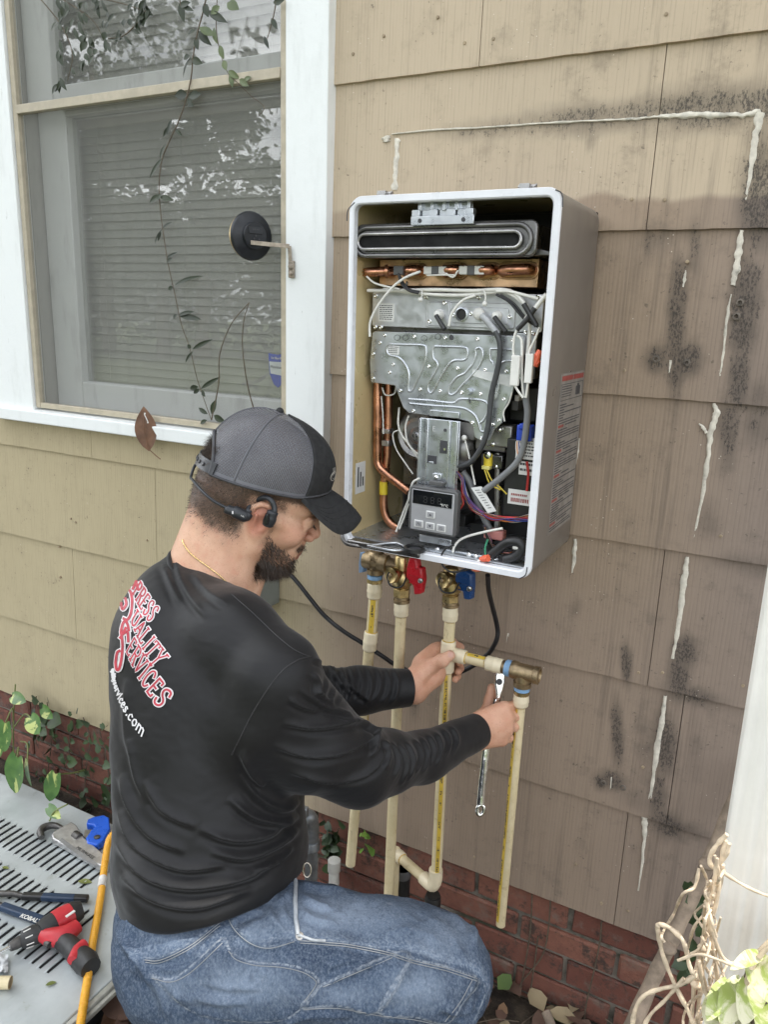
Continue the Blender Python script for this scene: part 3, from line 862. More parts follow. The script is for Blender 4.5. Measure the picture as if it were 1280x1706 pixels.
# --- top: flue outlet
flue = slab(C2(92, 238), C2(948, 392), -0.232, 0.01, "flue_plate", M_dsteel, r=0.012, bev=0.003)
x0, x1, z0, z1 = rect_px(C2(120, 250), C2(925, 380), -0.222)
m = MB(); m.box((x0, -.222, z0), (x1, -.03, z1)); obj("flue_duct", m, M_dsteel, heater)
x0, x1, z0, z1 = rect_px(C2(97, 296), C2(890, 338), -0.236)
def stadium(x0, x1, z0, z1, n=10):
    r = (z1-z0)/2; zc = (z0+z1)/2
    return [(x1-r+r*math.sin(math.pi*i/n), zc+r*math.cos(math.pi*i/n)) for i in range(n+1)] + [(x0+r-r*math.sin(math.pi*i/n), zc-r*math.cos(math.pi*i/n)) for i in range(n+1)]
st = stadium(x0+.004, x1-.004, z0-.003, z1+.003)
ring = [(x, -.237, z) for x, z in st]
m = MB(); m.tube(ring + [ring[0]], .0028, 8, cap=False); obj("flue_ring", m, M_steel, flue, smooth=80)
big = [(x, -.2335, z) for x, z in stadium(x0-.004, x1+.010, z0-.013, z1+.013)]
m = MB(); m.tube(big + [big[0]], .004, 8, cap=False); obj("flue_emboss", m, M_dsteel, flue, smooth=80)
m = MB(); m.prism([(x, -.2335, z) for x, z in st], (0, .002, 0)); obj("flue_slot", m, simple("flue_opening", (.006, .006, .006), .9), flue)
# side cheek right of the flue
poly_plate([C2(945, 350), C2(1020, 368), C2(1020, 385), C2(930, 385)], -.215, .02, "flue_bracket", M_dsteel)
# --- mounting bracket hung at the top
br = slab(C2(355, 200), C2(652, 236), -0.243, 0.004, "top_bracket", M_galv)
x0, x1, z0, z1 = rect_px(C2(362, 170), C2(655, 200), -0.238)
m = MB()
for k in range(7):
    xa = x0 + (x1-x0)*k/7
    m.box((xa, -.240 + (0.006 if k % 2 else 0), z0), (xa+(x1-x0)/7-.0012, -.228, z1))
obj("bracket_rib", m, M_galv, br, bevel=.001)
x0, x1, z0, z1 = rect_px(C2(392, 128), C2(640, 170), -0.234)
m = MB(); m.box((x0, -.228, z0), (x1, -.224, z1))
for k in range(9):
    xa = x0 + (x1-x0)*k/8.6
    if k % 2 == 0: m.box((xa, -.236, z0), (xa+.006, -.228, z1))
m.box((x0-.004, -.238, z1), (x1+.004, -.22, z1+.002)); m.box((x0-.006, -.239, z1-.004), (x0, -.236, z1+.003))
obj("bracket_top", m, M_galv, br, bevel=.0008)
m = MB()
for c in (C2(397, 221), C2(603, 215)): m.lathe([(.0034, 0), (.0034, .0006)], W(*c, -.2436), (0, 1, 0), 12)
obj("bracket_hole", m, M_ink, br)
# --- heat exchanger
hxp = slab(C2(208, 405), C2(955, 538), -0.178, 0.01, "heat_exchanger", M_coppl)
x0, x1, z0, z1 = rect_px(C2(212, 405), C2(945, 538), -0.17)
m = MB(); m.box((x0, -.168, z0), (x1, -.04, z1)); obj("fin_block", m, M_coppl, heater)
for (cx, cy, hw) in ((372, 460, 42), (560, 458, 46), (722, 458, 40), (862, 456, 76)):
    a, b = W(*C2(cx-hw+14, cy+4), -.18), W(*C2(cx+hw-14, cy-2), -.18)
    m = MB(); m.tube(spline([a+Vector((0, .012, 0)), a+Vector((0, -.012, 0)), (a+b)/2+Vector((0, -.020, 0)), b+Vector((0, -.012, 0)), b+Vector((0, .012, 0))], 6), .0085, 12)
    obj("return_bend", m, M_copper, heater, smooth=80)
    c = [(x, -.1795, z) for x, z in stadium(a.x-.012, b.x+.012, min(a.z, b.z)-.011, max(a.z, b.z)+.011)]
    m = MB(); m.tube(c+[c[0]], .0016, 6, cap=False); obj("bend_collar", m, M_coppl, heater, smooth=80)
m = MB(); a, b = W(*C2(138, 466), -.205), W(*C2(250, 460), -.19)
m.tube([a, a.lerp(b, .05), b, b+Vector((.01, .03, 0))], [.007, .0082, .0082, .008], 14); obj("copper_inlet", m, M_copper, heater, smooth=50)
m = MB(); m.lathe([(.011, -.002), (.011, .003), (.0082, .004)], a.lerp(b, .9), b-a, 14); obj("inlet_collar", m, M_copper, heater)
m = MB()
for k in range(6):
    t_ = 2*math.pi*k/6; q = a+Vector((.0, math.cos(t_)*.0055, math.sin(t_)*.0055))
    m.tube([q + Vector((.001, 0, 0)), q+Vector((-.003, 0, 0))], .0015, 6)
obj("inlet_end", m, M_coppl, heater)
for (a, b, c, d) in ((415, 438, 528, 475), (583, 435, 700, 476)):
    slab(C2(a, b), C2(c, d), -.207, .012, "sensor_clip", M_white)
    slab(C2(a+(c-a)*.33, b-2), C2(a+(c-a)*.60, d+2), -.209, .0155, "clip_band", M_darkgrey)
slab(C2(272, 435), C2(315, 478), -.212, .014, "thermal_switch", M_darkgrey)
slab(C2(330, 508), C2(338, 530), -.18, .002, "seam_gap", M_dsteel)
# --- burner cover plates
cov = slab(C2(174, 556), C2(975, 752), -0.188, 0.012, "burner_cover", M_alu, r=.004)
slab(C2(850, 752), C2(945, 860), -.187, .006, "cover_flap", M_alu)
x0, x1, z0, z1 = rect_px(C2(200, 560), C2(940, 1000), -0.17)
m = MB(); m.box((x0, -.172, z0+.01), (x1, -.03, z1)); obj("burner_box", m, M_dsteel, heater)
slab(C2(428, 600), C2(542, 730), -.191, .003, "igniter_plate", M_alu, r=.005)
slab(C2(436, 606), C2(534, 722), -.1925, .003, "igniter_plate", M_alu, r=.004)
slab(C2(545, 606), C2(845, 735), -.191, .003, "igniter_plate", M_alu, r=.005)
slab(C2(552, 628), C2(815, 715), -.1925, .003, "igniter_plate", M_alu, r=.004)
c = W(*C2(596, 665), -.194)
m = MB(); m.lathe([(.011, .002), (.011, -.003), (.0095, -.0035), (.0085, -.001)], c, (0, 1, 0), 20, cap=False); obj("sight_glass", m, M_galv, heater)
m = MB(); m.lathe([(.0085, 0), (.0085, .002)], c, (0, 1, 0), 16); obj("sight_lens", m, M_blackpl, heater)
for (cx, cy, ex, ey) in ((490, 665, 515, 735), (765, 672, 805, 748)):
    a = W(*C2(cx, cy), -.194)
    m = MB(); m.lathe([(.0085, .002), (.0085, -.003), (.007, -.005), (.0055, -.010), (.004, -.011)], a, (0, 1, 0), 14); obj("spark_ceramic", m, M_white, heater)
    b = W(*C2(ex, ey), -.213)
    m = MB(); m.tube([a+Vector((0, -.012, -.002)), b], [.0038, .0042], 10); obj("igniter_boot", m, M_blackpl, heater, smooth=50)
a = W(*C2(678, 662), -.196)
m = MB(); m.sphere(a, (.010, .006, .010)); obj("rod_cap", m, M_white, heater)
wire([(C2(690, 668)), C2(725, 705), C2(768, 760)], -.206, .0055, "clear_sleeve", simple("clear_tube", (.42, .43, .44), .3))
# labels
def label(a, b, y, name="sticker", mat=None, parent=heater, lines=5, seed=0, qr=None, bar=False):
    o = slab(a, b, y, .0006, name, mat or M_paper, parent, bev=0)
    x0, x1, z0, z1 = rect_px(a, b, y)
    rnd = random.Random(seed); m = MB(); yy = y - .0004
    for k in range(lines):
        z = z1 - (z1-z0)*(.10 + .85*k/lines); h = (z1-z0)/lines*.35; x = x0 + (x1-x0)*.07
        while x < x1 - (x1-x0)*.15:
            w = (x1-x0)*rnd.uniform(.05, .16)
            m.box((x, yy, z-h), (min(x+w, x1-.002), yy+.0003, z)); x += w + (x1-x0)*.035
    if lines: obj("print", m, M_ink, o)
    return o
label(C2(203, 612), C2(274, 700), -.1886, lines=8, seed=1)
# --- manifold plate with pressed ribs
edge = [C2(172, 752), C2(186, 745), C2(888, 768), C2(893, 780), C2(890, 860), C2(880, 1000), C3(862, 60), C3(838, 150), C3(800, 225), C3(788, 295), C3(748, 333), C3(732, 378), C3(690, 386), C3(658, 366), C3(650, 318), C3(630, 292), C3(580, 280), C3(345, 250), C3(318, 225), C3(278, 120), C3(165, 105), C3(160, 10)]
mp = poly_plate(edge, -.196, .005, "manifold_plate", M_galv)
m = MB(); 
def rib(pts, closed=False, r=.0023, y=-.1958):
    q = spline([W(*p, y) for p in (pts + [pts[0]] if closed else pts)], 5)
    m.tube(q, r, 8, cap=not closed)
rib([C2(a, b) for a, b in [(252, 806), (330, 808), (415, 812), (427, 830), (424, 885), (400, 945), (368, 1015), (355, 1028), (343, 1020), (345, 940), (320, 890), (290, 866), (255, 858), (242, 840), (242, 818)]], True)
rib([C2(a, b) for a, b in [(468, 816), (540, 818), (612, 822), (624, 840), (620, 872), (600, 882), (560, 884), (530, 910), (490, 975), (460, 1030), (445, 1036), (436, 1018), (440, 990), (470, 940), (482, 910), (478, 890), (462, 872), (460, 835)]], True)
rib([C2(a, b) for a, b in [(678, 822), (694, 835), (694, 875), (676, 915), (640, 960), (600, 1000), (570, 1035), (548, 1046), (534, 1034), (544, 1000), (575, 962), (610, 945), (632, 920), (650, 900), (662, 865), (664, 832)]], True)
rib([C2(a, b) for a, b in [(836, 832), (745, 828), (732, 840), (733, 880), (745, 893), (748, 910)]])
rib([C2(a, b) for a, b in [(836, 884), (795, 890), (772, 915), (762, 960), (756, 1040), (752, 1068)]])
rib([C3(a, b) for a, b in [(345, 185), (450, 192), (555, 203), (592, 184), (690, 190), (722, 212), (718, 250), (700, 285), (684, 300), (690, 328)]])
rib([C3(a, b) for a, b in [(350, 205), (450, 215), (590, 225), (640, 245), (668, 275), (682, 320), (690, 336), (704, 336), (712, 310), (735, 270), (742, 235)]])
rib([C3(a, b) for a, b in [(760, 180), (770, 130), (775, 60), (782, 0)]])
obj("pressed_rib", m, M_galv, mp, smooth=80)
m = MB()
for c in [C2(232, 764), C2(372, 770), C2(518, 775), C2(672, 782), C2(838, 788), C2(210, 800), C2(178, 852), C2(272, 902), C2(440, 911), C2(577, 920), C2(708, 928), C2(808, 935), C2(255, 940), C2(306, 1026), C2(400, 1020), C2(495, 1028), C2(598, 1034), C2(686, 1042), C2(178, 968), C3(368, 240), C3(460, 254), C3(508, 252), C3(648, 296), C3(745, 305), C3(795, 185), C3(773, 285), C3(690, 370), C3(596, 155)]:
    m.lathe([(.0029, .001), (.0029, -.0013), (.0018, -.0021), (.0007, -.0016)], W(*c, -.1962), (0, 1, 0), 8)
for c in [C2(190, 577), C2(188, 726), C2(214, 727), C2(428, 583), C2(516, 610), C2(445, 698), C2(678, 585), C2(957, 583), C2(901, 750), C2(936, 753), C2(558, 668), C2(640, 662), C2(824, 676), C2(206, 798)]:
    m.lathe([(.0038, .003), (.0038, -.0016), (.0022, -.0026), (.0008, -.002)], W(*c, -.1915), (0, 1, 0), 8)
o = obj("plate_screw", m, M_chrome, mp, smooth=40); o["kind"] = "stuff"
c = W(*C3(635, 148), -.197); m = MB(); m.lathe([(.006, 0), (.006, -.004), (.0045, -.008), (.0045, -.012)], c, (0, 1, 0), 12); obj("test_port", m, M_galv, mp)
c = W(*C2(547, 775), -.1968); m = MB(); m.lathe([(.0042, 0), (.0042, .002)], c, (0, 1, 0), 12); obj("plate_hole", m, M_ink, mp)
label(C2(247, 812), C2(298, 856), -.1968, lines=4, seed=2, parent=mp)
poly_plate([C2(650, 925), C2(838, 955), C2(838, 985), C2(828, 1010), C2(645, 955)], -.1975, .0006, "clear_tape", simple("hazy_tape", (.66, .67, .65), .25), mp, bev=0)
m = MB()
for c, s in ((C2(290, 775), 5), (C2(330, 775), 5), (C2(418, 778), 5), (C2(484, 770), 5)):
    a = [W(c[0]+s*math.cos(q), c[1]+s*math.sin(q)*.9, -.1965) for q in [2*math.pi*i/14 for i in range(15)]]
    m.tube(a, .0004, 4)
m.tube([W(*C3(630, 180), -.197), W(*C3(638, 186), -.197), W(*C3(632, 192), -.197), W(*C3(636, 204), -.197)], .0012, 5)
obj("ink_mark", m, M_ink, mp)
# --- copper risers on the left
def pipe(pts, y, r, name, mat, parent=heater, n=14):
    return wire(pts, y, r, name, mat, parent, n, 8)
pipe([C3(197, 80), C3(197, 250), C3(196, 440), C3(203, 500), C3(245, 545), C3(345, 622)], -.165, .0076, "copper_riser", M_copper)
pipe([C3(252, 80), C3(248, 250), C3(243, 420), C3(238, 500), C3(230, 580), C3(226, 680), C3(236, 735), C3(262, 775), C3(300, 800)], -.150, .0078, "copper_riser", M_copper)
for c in ((C3(215, 325), C3(250, 350)), (C3(215, 380), C3(248, 410))): slab(*c, -.168, .02, "pipe_clip", M_steel)
m = MB(); m.tube([W(*C3(226, 575), -.152), W(*C3(225, 635), -.152)], .0083, 14); obj("yellow_band", m, M_yellow, heater)
# --- fan
c = W(*C3(395, 355), -.145)
fan = MB(); fan.lathe([(.045, .06), (.045, 0), (.040, -.006), (.032, -.004), (.026, -.008), (.016, -.008), (.010, -.014), (.004, -.014)], c, (0, 1, 0), 32); obj("blower", fan, M_steel, heater, smooth=30)
m = MB(); m.lathe([(.006, -.014), (.006, -.019), (.003, -.019)], c, (0, 1, 0), 8); obj("blower_nut", m, M_chrome, heater)
slab(C3(575, 290), C3(655, 380), -.18, .05, "motor_bracket", M_steel)
c = W(*C3(600, 420), -.13)
m = MB(); m.sphere(c, (.03, .03, .04), 16, 10); obj("air_duct", m, M_steel, heater, smooth=80)
slab(C3(440, 560), C3(900, 900), -.06, .02, "inner_bulkhead", M_inblack)
slab(C3(330, 240), C3(420, 600), -.09, .03, "inner_panel", M_dsteel)
# --- gas valve
gv = slab(C3(665, 330), C3(805, 440), -.15, .06, "gas_valve", M_steel, bev=.003)
slab(C3(715, 300), C3(830, 420), -.165, .03, "valve_cover", M_steel, bev=.003)
slab(C3(690, 440), C3(790, 520), -.15, .04, "valve_body", M_dsteel, bev=.003)
m = MB(); m.tube([W(*C3(722, 445), -.185), W(*C3(722, 500), -.185)], .0075, 12); obj("yellow_coil", m, M_yellow, heater)
slab(C3(690, 500), C3(728, 522), -.195, .012, "coil_plug", simple("pale_yellow_plug", (.66, .6, .2), .45))
m = MB(); m.lathe([(.006, 0), (.006, -.004), (.003, -.005)], W(*C3(722, 450), -.19), (0, 1, 0), 10); obj("coil_nut", m, M_chrome, heater)
m = MB(); m.tube([W(*C3(770, 440), -.14), W(*C3(765, 800), -.14)], .006, 10); obj("gas_tube", m, M_steel, heater)
m = MB()
for c in (C3(745, 398), C3(775, 330), C3(690, 410), C3(760, 505)): m.lathe([(.004, 0), (.004, -.003), (.002, -.004)], W(*c, -.168), (0, 1, 0), 8)
obj("valve_screw", m, M_chrome, heater)
# --- circuit board box on the right
bx = slab(C3(812, 370), C3(945, 760), -.19, .10, "control_box", M_blackpl, bev=.002)
label(C3(858, 362), C3(940, 475), -.1925, lines=6, seed=4, parent=bx)
label(C3(870, 478), C3(940, 550), -.192, lines=2, seed=5, parent=bx)
lb = label(C3(818, 608), C3(940, 696), -.1935, lines=0, seed=6, parent=bx)
x0, x1, z0, z1 = rect_px(C3(830, 650), C3(910, 680), -.194)
m = MB(); rnd = random.Random(4); x = x0
while x < x1:
    w = rnd.uniform(.0006, .002); m.box((x, -.1942, z0), (x+w, -.1936, z1)); x += w + rnd.uniform(.0006, .0016)
for k in range(9):
    xa = x0 + (x1-x0)*k/9.5
    m.box((xa, -.1942, z1+.004), (xa+.002, -.1936, z1+.0075))
obj("barcode", m, M_redink, bx)
slab(C3(858, 306), C3(922, 388), -.205, .02, "blue_connector", M_blue, bev=.002)
slab(C3(868, 300), C3(890, 330), -.208, .02, "blue_connector", M_blue, bev=.002)
slab(C3(830, 120), C3(950, 300), -.13, .08, "black_shroud", M_blackpl, bev=.004)
slab(C3(835, 190), C3(862, 240), -.16, .03, "grey_plug", M_darkgrey)
slab(C3(848, 165), C3(866, 195), -.163, .02, "white_plug", M_white)
# --- control panel on its bracket
cb = slab(C3(398, 272), C3(570, 640), -.212, .003, "panel_bracket", M_galv)
x0, x1, z0, z1 = rect_px(C3(400, 275), C3(568, 620), -.212)
m = MB()
for xa in (x0, x0+.014, x1-.018, x1-.004): m.box((xa, -.217, z0), (xa+.004, -.2123, z1))
obj("bracket_flange", m, M_galv, cb, bevel=.001)
m = MB()
for a, b in ((C3(494, 380), C3(531, 445)), (C3(437, 450), C3(476, 493))):
    xa, xb, za, zb = rect_px(a, b, -.2128); m.box((xa, -.2128, za), (xb, -.2115, zb))
m.lathe([(.0028, 0), (.0028, .001)], W(*C3(517, 332), -.2128), (0, 1, 0), 12)
obj("bracket_slot", m, M_ink, cb)
slab(C3(505, 390), C3(530, 443), -.209, .003, "slot_tab", M_galv, cb)
slab(C3(438, 478), C3(462, 493), -.2135, .002, "slot_tab", M_galv, cb)
slab(C3(458, 535), C3(498, 572), -.216, .003, "screw_tab", M_galv, cb)
m = MB(); m.lathe([(.004, 0), (.004, -.002), (.002, -.004)], W(*C3(475, 556), -.216), (0, 1, 0), 8); m.lathe([(.0022, 0), (.0022, -.002)], W(*C3(517, 422), -.213), (0, 1, 0), 8); obj("bracket_screw", m, M_chrome, cb)
slab(C3(445, 235), C3(582, 278), -.2005, .003, "bracket_foot", M_galv, cb)
slab(C3(395, 825), C3(545, 885), -.216, .003, "bracket_base", M_galv, cb)
def text_obj(body, o, u, v, size, mat, parent, name="lettering", bold=0.0, ext=.0003, align='CENTER'):
    cu = bpy.data.curves.new(name, 'FONT'); cu.body = body; cu.size = size; cu.align_x = align; cu.align_y = 'CENTER'
    cu.offset = bold; cu.extrude = ext
    tmp = bpy.data.objects.new("tmp", cu); COL.objects.link(tmp)
    dg = bpy.context.evaluated_depsgraph_get(); me = bpy.data.meshes.new_from_object(tmp.evaluated_get(dg))
    u = Vector(u).normalized(); v = Vector(v).normalized(); n = u.cross(v)
    M = Matrix((u, v, n)).transposed().to_4x4(); M.translation = Vector(o)
    me.transform(M)
    bpy.data.objects.remove(tmp); bpy.data.curves.remove(cu)
    m = MB(); m.v = [v_.co.copy() for v_ in me.vertices]; m.f = [tuple(p.vertices) for p in me.polygons]
    bpy.data.meshes.remove(me)
    return obj(name, m, mat, parent, smooth=None)
text_obj("E", W(*C3(464, 327), -.2126), (1, 0, 0), (0, 0, 1), .013, M_paper, cb, bold=-.0003)
ct = slab(C3(348, 590), C3(567, 845), -.236, .017, "controller", M_darkgrey, r=.008, bev=.003)
slab(C3(440, 572), C3(506, 600), -.232, .012, "controller_clip", M_darkgrey)
slab(C3(360, 608), C3(552, 832), -.2375, .002, "face_plate", M_midgrey, ct, bev=.001)
slab(C3(366, 612), C3(548, 705), -.2385, .001, "display", simple("display_glass", (.006, .007, .008), .12), ct, bev=0)
seg = simple("dim_segment", (.035, .035, .035), .5)
for k in range(3):
    c = W(*C3(424+33*k, 661+4*k), -.2388)
    m = MB()
    w, h = .0030, .0052
    for (sx, sz, hx_, hz_) in ((0, 1, w-.0008, .0004), (0, 0, w-.0008, .0004), (0, -1, w-.0008, .0004), (-1, .5, .0004, h/2-.0006), (1, .5, .0004, h/2-.0006), (-1, -.5, .0004, h/2-.0006), (1, -.5, .0004, h/2-.0006)):
        q = c+Vector((sx*w, 0, sz*h)); m.box(q+Vector((-hx_, -.0002, -hz_)), q+Vector((hx_, .0002, hz_)))
    obj("display_digit", m, seg, ct)
text_obj("°F/°C", W(*C3(513, 690), -.2388), (1, 0, 0), (0, 0, 1), .0065, M_white, ct)
for (cx, cy, sym) in ((447, 733, 'up'), (445, 787, 'down'), (391, 775, 'prio'), (498, 797, 'power')):
    b = slab(C3(cx-20, cy-20), C3(cx+20, cy+20), -.2392, .002, "button", M_paper, ct, bev=.0006)
    slab(C3(cx-15, cy-15), C3(cx+15, cy+15), -.2402, .002, "button_top", M_midgrey, b, bev=.0006)
    c = W(*C3(cx, cy), -.2404); m = MB(); s = .0024
    if sym == 'up': m.prism([c+Vector((-s, 0, -s*.7)), c+Vector((s, 0, -s*.7)), c+Vector((0, 0, s*.9))], (0, -.0002, 0))
    elif sym == 'down': m.prism([c+Vector((-s, 0, s*.7)), c+Vector((s, 0, s*.7)), c+Vector((0, 0, -s*.9))], (0, -.0002, 0))
    elif sym == 'power': m.tube([c+Vector((s*math.sin(q), 0, s*math.cos(q))) for q in [.6+i*.5 for i in range(11)]], .0003, 5); m.tube([c, c+Vector((0, 0, s*1.2))], .0003, 5)
    else:
        m.tube([c+Vector((-s, 0, -s)), c+Vector((-s*.6, 0, s*.6)), c+Vector((s*.8, 0, s*.5)), c+Vector((s, 0, -s))], .0003, 5); m.tube([c+Vector((-s, 0, s*1.3)), c+Vector((s, 0, -s*1.2))], .0003, 5)
    obj("button_symbol", m, M_ink, b)
# --- floor pan
zf0 = hz0 + .012
m = MB(); m.box((hx0+.004, YF+.016, zf0), (hx1-.004, -.024, zf0+.003)); pan = obj("floor_pan", m, M_galv, heater)
m = MB(); m.box((hx0+.010, YF-.004, zf0-.010), (W(700, 930, YF).x, YF+.0155, zf0+.001)); obj("pan_lip", m, M_dsteel, heater, bevel=.003)
c = WZ(*C3(372, 897), zf0+.004)
m = MB(); m.lathe([(.019, -.002), (.019, .004), (.016, .006), (.013, .004), (.013, -.001)], c, (0, 0, 1), 20, cap=False); obj("grommet", m, M_blackpl, heater)
m = MB(); m.lathe([(.013, 0), (.013, .001)], c, (0, 0, 1), 16); obj("grommet_hole", m, M_ink, heater)
a = WZ(*C3(150, 880), zf0+.004); b = WZ(*C3(330, 890), zf0+.004)
m = MB(); m.tube(spline([a, a.lerp(b, .5)+Vector((0, .03, 0)), b, a.lerp(b, .5)+Vector((.02, -.012, 0)), a], 5), .0025, 6); obj("pan_rib", m, M_galv, heater, smooth=80)
slab(C3(520, 895), C3(765, 978), -.222, .003, "terminal_plate", M_galv)
m = MB()
for c in (C3(482, 898), C3(665, 930), C3(750, 950), C3(632, 922)): m.lathe([(.0045, 0), (.0045, -.002), (.002, -.0035)], W(*c, -.2225), (0, 1, 0), 8)
obj("pan_screw", m, M_chrome, heater)
m = MB(); a = W(*C3(45, 865), YF-.005)
pts = [W(*C3(28, 825), YF), W(*C3(32, 850), YF-.004), W(*C3(55, 872), YF-.006), W(*C3(105, 880), YF-.002), W(*C3(130, 885), YF+.006)]
m.tube(spline(pts, 6), .0035, 8); obj("pan_hook", m, M_dsteel, heater, smooth=80)
# inside label on the cream wall
xw = hx0 + T + .0004
a, b = WX(*C3(93, 490), xw), WX(*C3(135, 620), xw)
m = MB(); m.box((xw, a.y, b.z), (xw+.0006, b.y, a.z)); lb = obj("wall_sticker", m, M_paper, heater)
m = MB()
for k in range(3): 
    y_ = a.y + (b.y-a.y)*(.2+.25*k); m.box((xw+.0007, y_, b.z+.012), (xw+.0010, y_+(b.y-a.y)*.12, a.z-.008-.01*k))
obj("sticker_print", m, M_ink, lb)
# warning label on the outer right side
xs = hx1 + .0006
ya, yb = WX(936, 640, xs).y, WX(973, 630, xs).y
za, zb = WX(955, 620, xs).z, WX(930, 880, xs).z
m = MB(); m.box((hx1-.0006, ya, zb), (xs, yb, za)); wl = obj("warning_label", m, simple("label_grey", (.235, .215, .19), .45), heater)
mk, mr_ = MB(), MB()
rnd = random.Random(11); z = za - .004
m_ = yb - ya
mr_.box((xs, ya+.003, z-.008), (xs+.0003, ya+m_*.5-.002, z)); mr_.box((xs, ya+m_*.5+.002, z-.008), (xs+.0003, yb-.003, z)); z -= .013
mk.box((xs, ya+.003, z-.026), (xs+.0003, ya+.004, z)); mk.box((xs, yb-.004, z-.026), (xs+.0003, yb-.003, z)); mk.box((xs, ya+.003, z-.001), (xs+.0003, yb-.003, z)); mk.box((xs, ya+.003, z-.027), (xs+.0003, yb-.003, z-.026))
for k in range(5): mk.box((xs, ya+.007, z-.005-.004*k), (xs+.0003, ya+m_*.5*rnd.uniform(.8, 1), z-.0035-.004*k))
mk.box((xs, ya+m_*.66, z-.022), (xs+.0003, ya+m_*.86, z-.007)); mk.box((xs, ya+m_*.72, z-.007), (xs+.0003, ya+m_*.8, z-.003))
z -= .032; k = 0
while z > zb + .006:
    if k % 9 == 8: mr_.box((xs, ya+.003, z-.004), (xs+.0003, ya+.003+m_*.22, z)); mk.box((xs, ya+m_*.32, z-.0025), (xs+.0003, ya+m_*rnd.uniform(.6, .9), z-.0005))
    else:
        w0 = ya + .003
        while w0 < yb - .008:
            w1 = min(w0 + m_*rnd.uniform(.1, .4), yb-.003); mk.box((xs, w0, z-.0021), (xs+.0003, w1, z-.0004)); w0 = w1+.002
            if rnd.random() < .2: break
    z -= .0043 if k % 9 != 8 else .007
    k += 1
obj("label_print", mk, M_ink, wl); o = obj("label_heading", mr_, M_redink, wl); o["kind"] = "stuff"
# --- wiring
wire([C2(150, 552), C2(300, 552), C2(470, 548), C2(640, 553), C2(790, 548), C2(860, 575), C2(910, 650), C2(918, 740), C2(912, 830), C2(908, 860)], -.205, .0032, "white_cable", M_wwire)
wire([C2(225, 546), C2(450, 570), C2(620, 573), C2(760, 558), C2(830, 570), C2(905, 625)], -.203, .0030, "white_cable", M_wwire)
wire([C2(960, 592), C2(900, 575), C2(820, 556), C2(760, 556)], -.207, .0026, "white_cable", M_wwire)
wire([C2(1000, 570, ), C2(950, 630), C2(900, 690)], -.215, .004, "white_cable", M_wwire)
wire([C2(400, 462), C2(330, 490), C2(270, 535), C2(215, 600), C2(178, 660), C2(160, 710), C2(160, 770)], -.222, .0022, "white_wire", M_wwire)
wire([C2(145, 485), C2(180, 515), C2(235, 532), C2(300, 545)], -.215, .0018, "white_wire", M_wwire)
wire([C2(520, 470), C2(555, 488), C2(580, 455)], -.214, .0016, "white_wire", M_wwire)
wire([C2(430, 480), C2(500, 478), C2(560, 478)], -.214, .0014, "white_wire", M_wwire)
wire([C2(660, 575), C2(600, 600), C2(550, 660), C2(535, 720)], -.214, .0022, "white_wire", M_wwire)
wire([C2(295, 470), C2(310, 520), C2(345, 552), C2(390, 565)], -.218, .0020, "black_lead", M_bwire)
wire([C2(300, 475), C2(318, 515), C2(350, 548), C2(395, 558)], -.216, .0020, "black_lead", M_bwire)
wire([C2(760, 570), C2(820, 605), C2(860, 650), C2(890, 685)], -.21, .002, "black_lead", M_bwire)
wire([C2(780, 572), C2(850, 620), C2(905, 690), C2(960, 725)], -.21, .002, "black_lead", M_bwire)
wire([C2(945, 635), C2(905, 690), C2(860, 738)], -.219, .0042, "heat_sleeve", M_bwire)
wire([C2(890, 615), C2(925, 675), C2(952, 720)], -.221, .0042, "heat_sleeve", M_bwire)
wire([C2(858, 740), C2(846, 770), C2(840, 830), C2(845, 870)], -.22, .0020, "white_wire", M_wwire)
wire([C2(965, 725), C2(945, 780), C2(920, 830), C2(915, 850)], -.22, .0020, "white_wire", M_wwire)
wire([C2(860, 765), C2(880, 790), C2(882, 900), C2(884, 1000), C2(892, 1060)], -.218, .0020, "white_wire", M_wwire)
slab(C2(832, 858), C2(862, 1005), -.228, .007, "white_splice", M_white); slab(C2(900, 850), C2(925, 992), -.228, .007, "white_splice", M_white)
wire([C2(848, 1000), C2(865, 1030), C2(888, 1060)], -.224, .002, "white_wire", M_wwire); wire([C2(910, 990), C2(905, 1030), C2(900, 1060)], -.224, .002, "white_wire", M_wwire)
for c in ((405, 542, 400, 595), (700, 545, 706, 615)):
    wire([C2(c[0], c[1]), C2((c[0]+c[2])/2+6, (c[1]+c[3])/2), C2(c[2], c[3])], -.212, .0013, "cable_tie", M_white)
    m = MB(); m.sphere(W(*C2(c[2], c[3]), -.212), .0042, 8, 6); obj("tie_head", m, M_white, heater)
wire([C2(755, 745), C2(775, 790), C2(778, 850), C2(765, 930), C2(745, 1010), C3(735, 180), C3(720, 320), C3(690, 410), C3(640, 480), C3(580, 505)], -.208, .0048, "black_hose", simple("dark_rubber", (.05, .052, .055), .5))
wire([C3(900, 100), C3(902, 190), C3(908, 260), C3(890, 400), C3(860, 480), C3(790, 550), C3(700, 620)], -.214, .0055, "grey_cable", M_gwire)
m = MB(); a = W(*C2(935, 905), -.215); b = W(*C2(968, 835), -.215); m.tube([a, b], [.0075, .004], 10); obj("red_boot", m, M_orange, heater); m = MB(); m.tube([W(*C2(930, 885), -.213), W(*C2(962, 900), -.213)], .006, 10); obj("red_boot", m, M_orange, heater)
wire([C3(835, 150), C3(820, 200), C3(795, 245), C3(800, 290)], -.2, .0014, "white_wire", M_wwire)
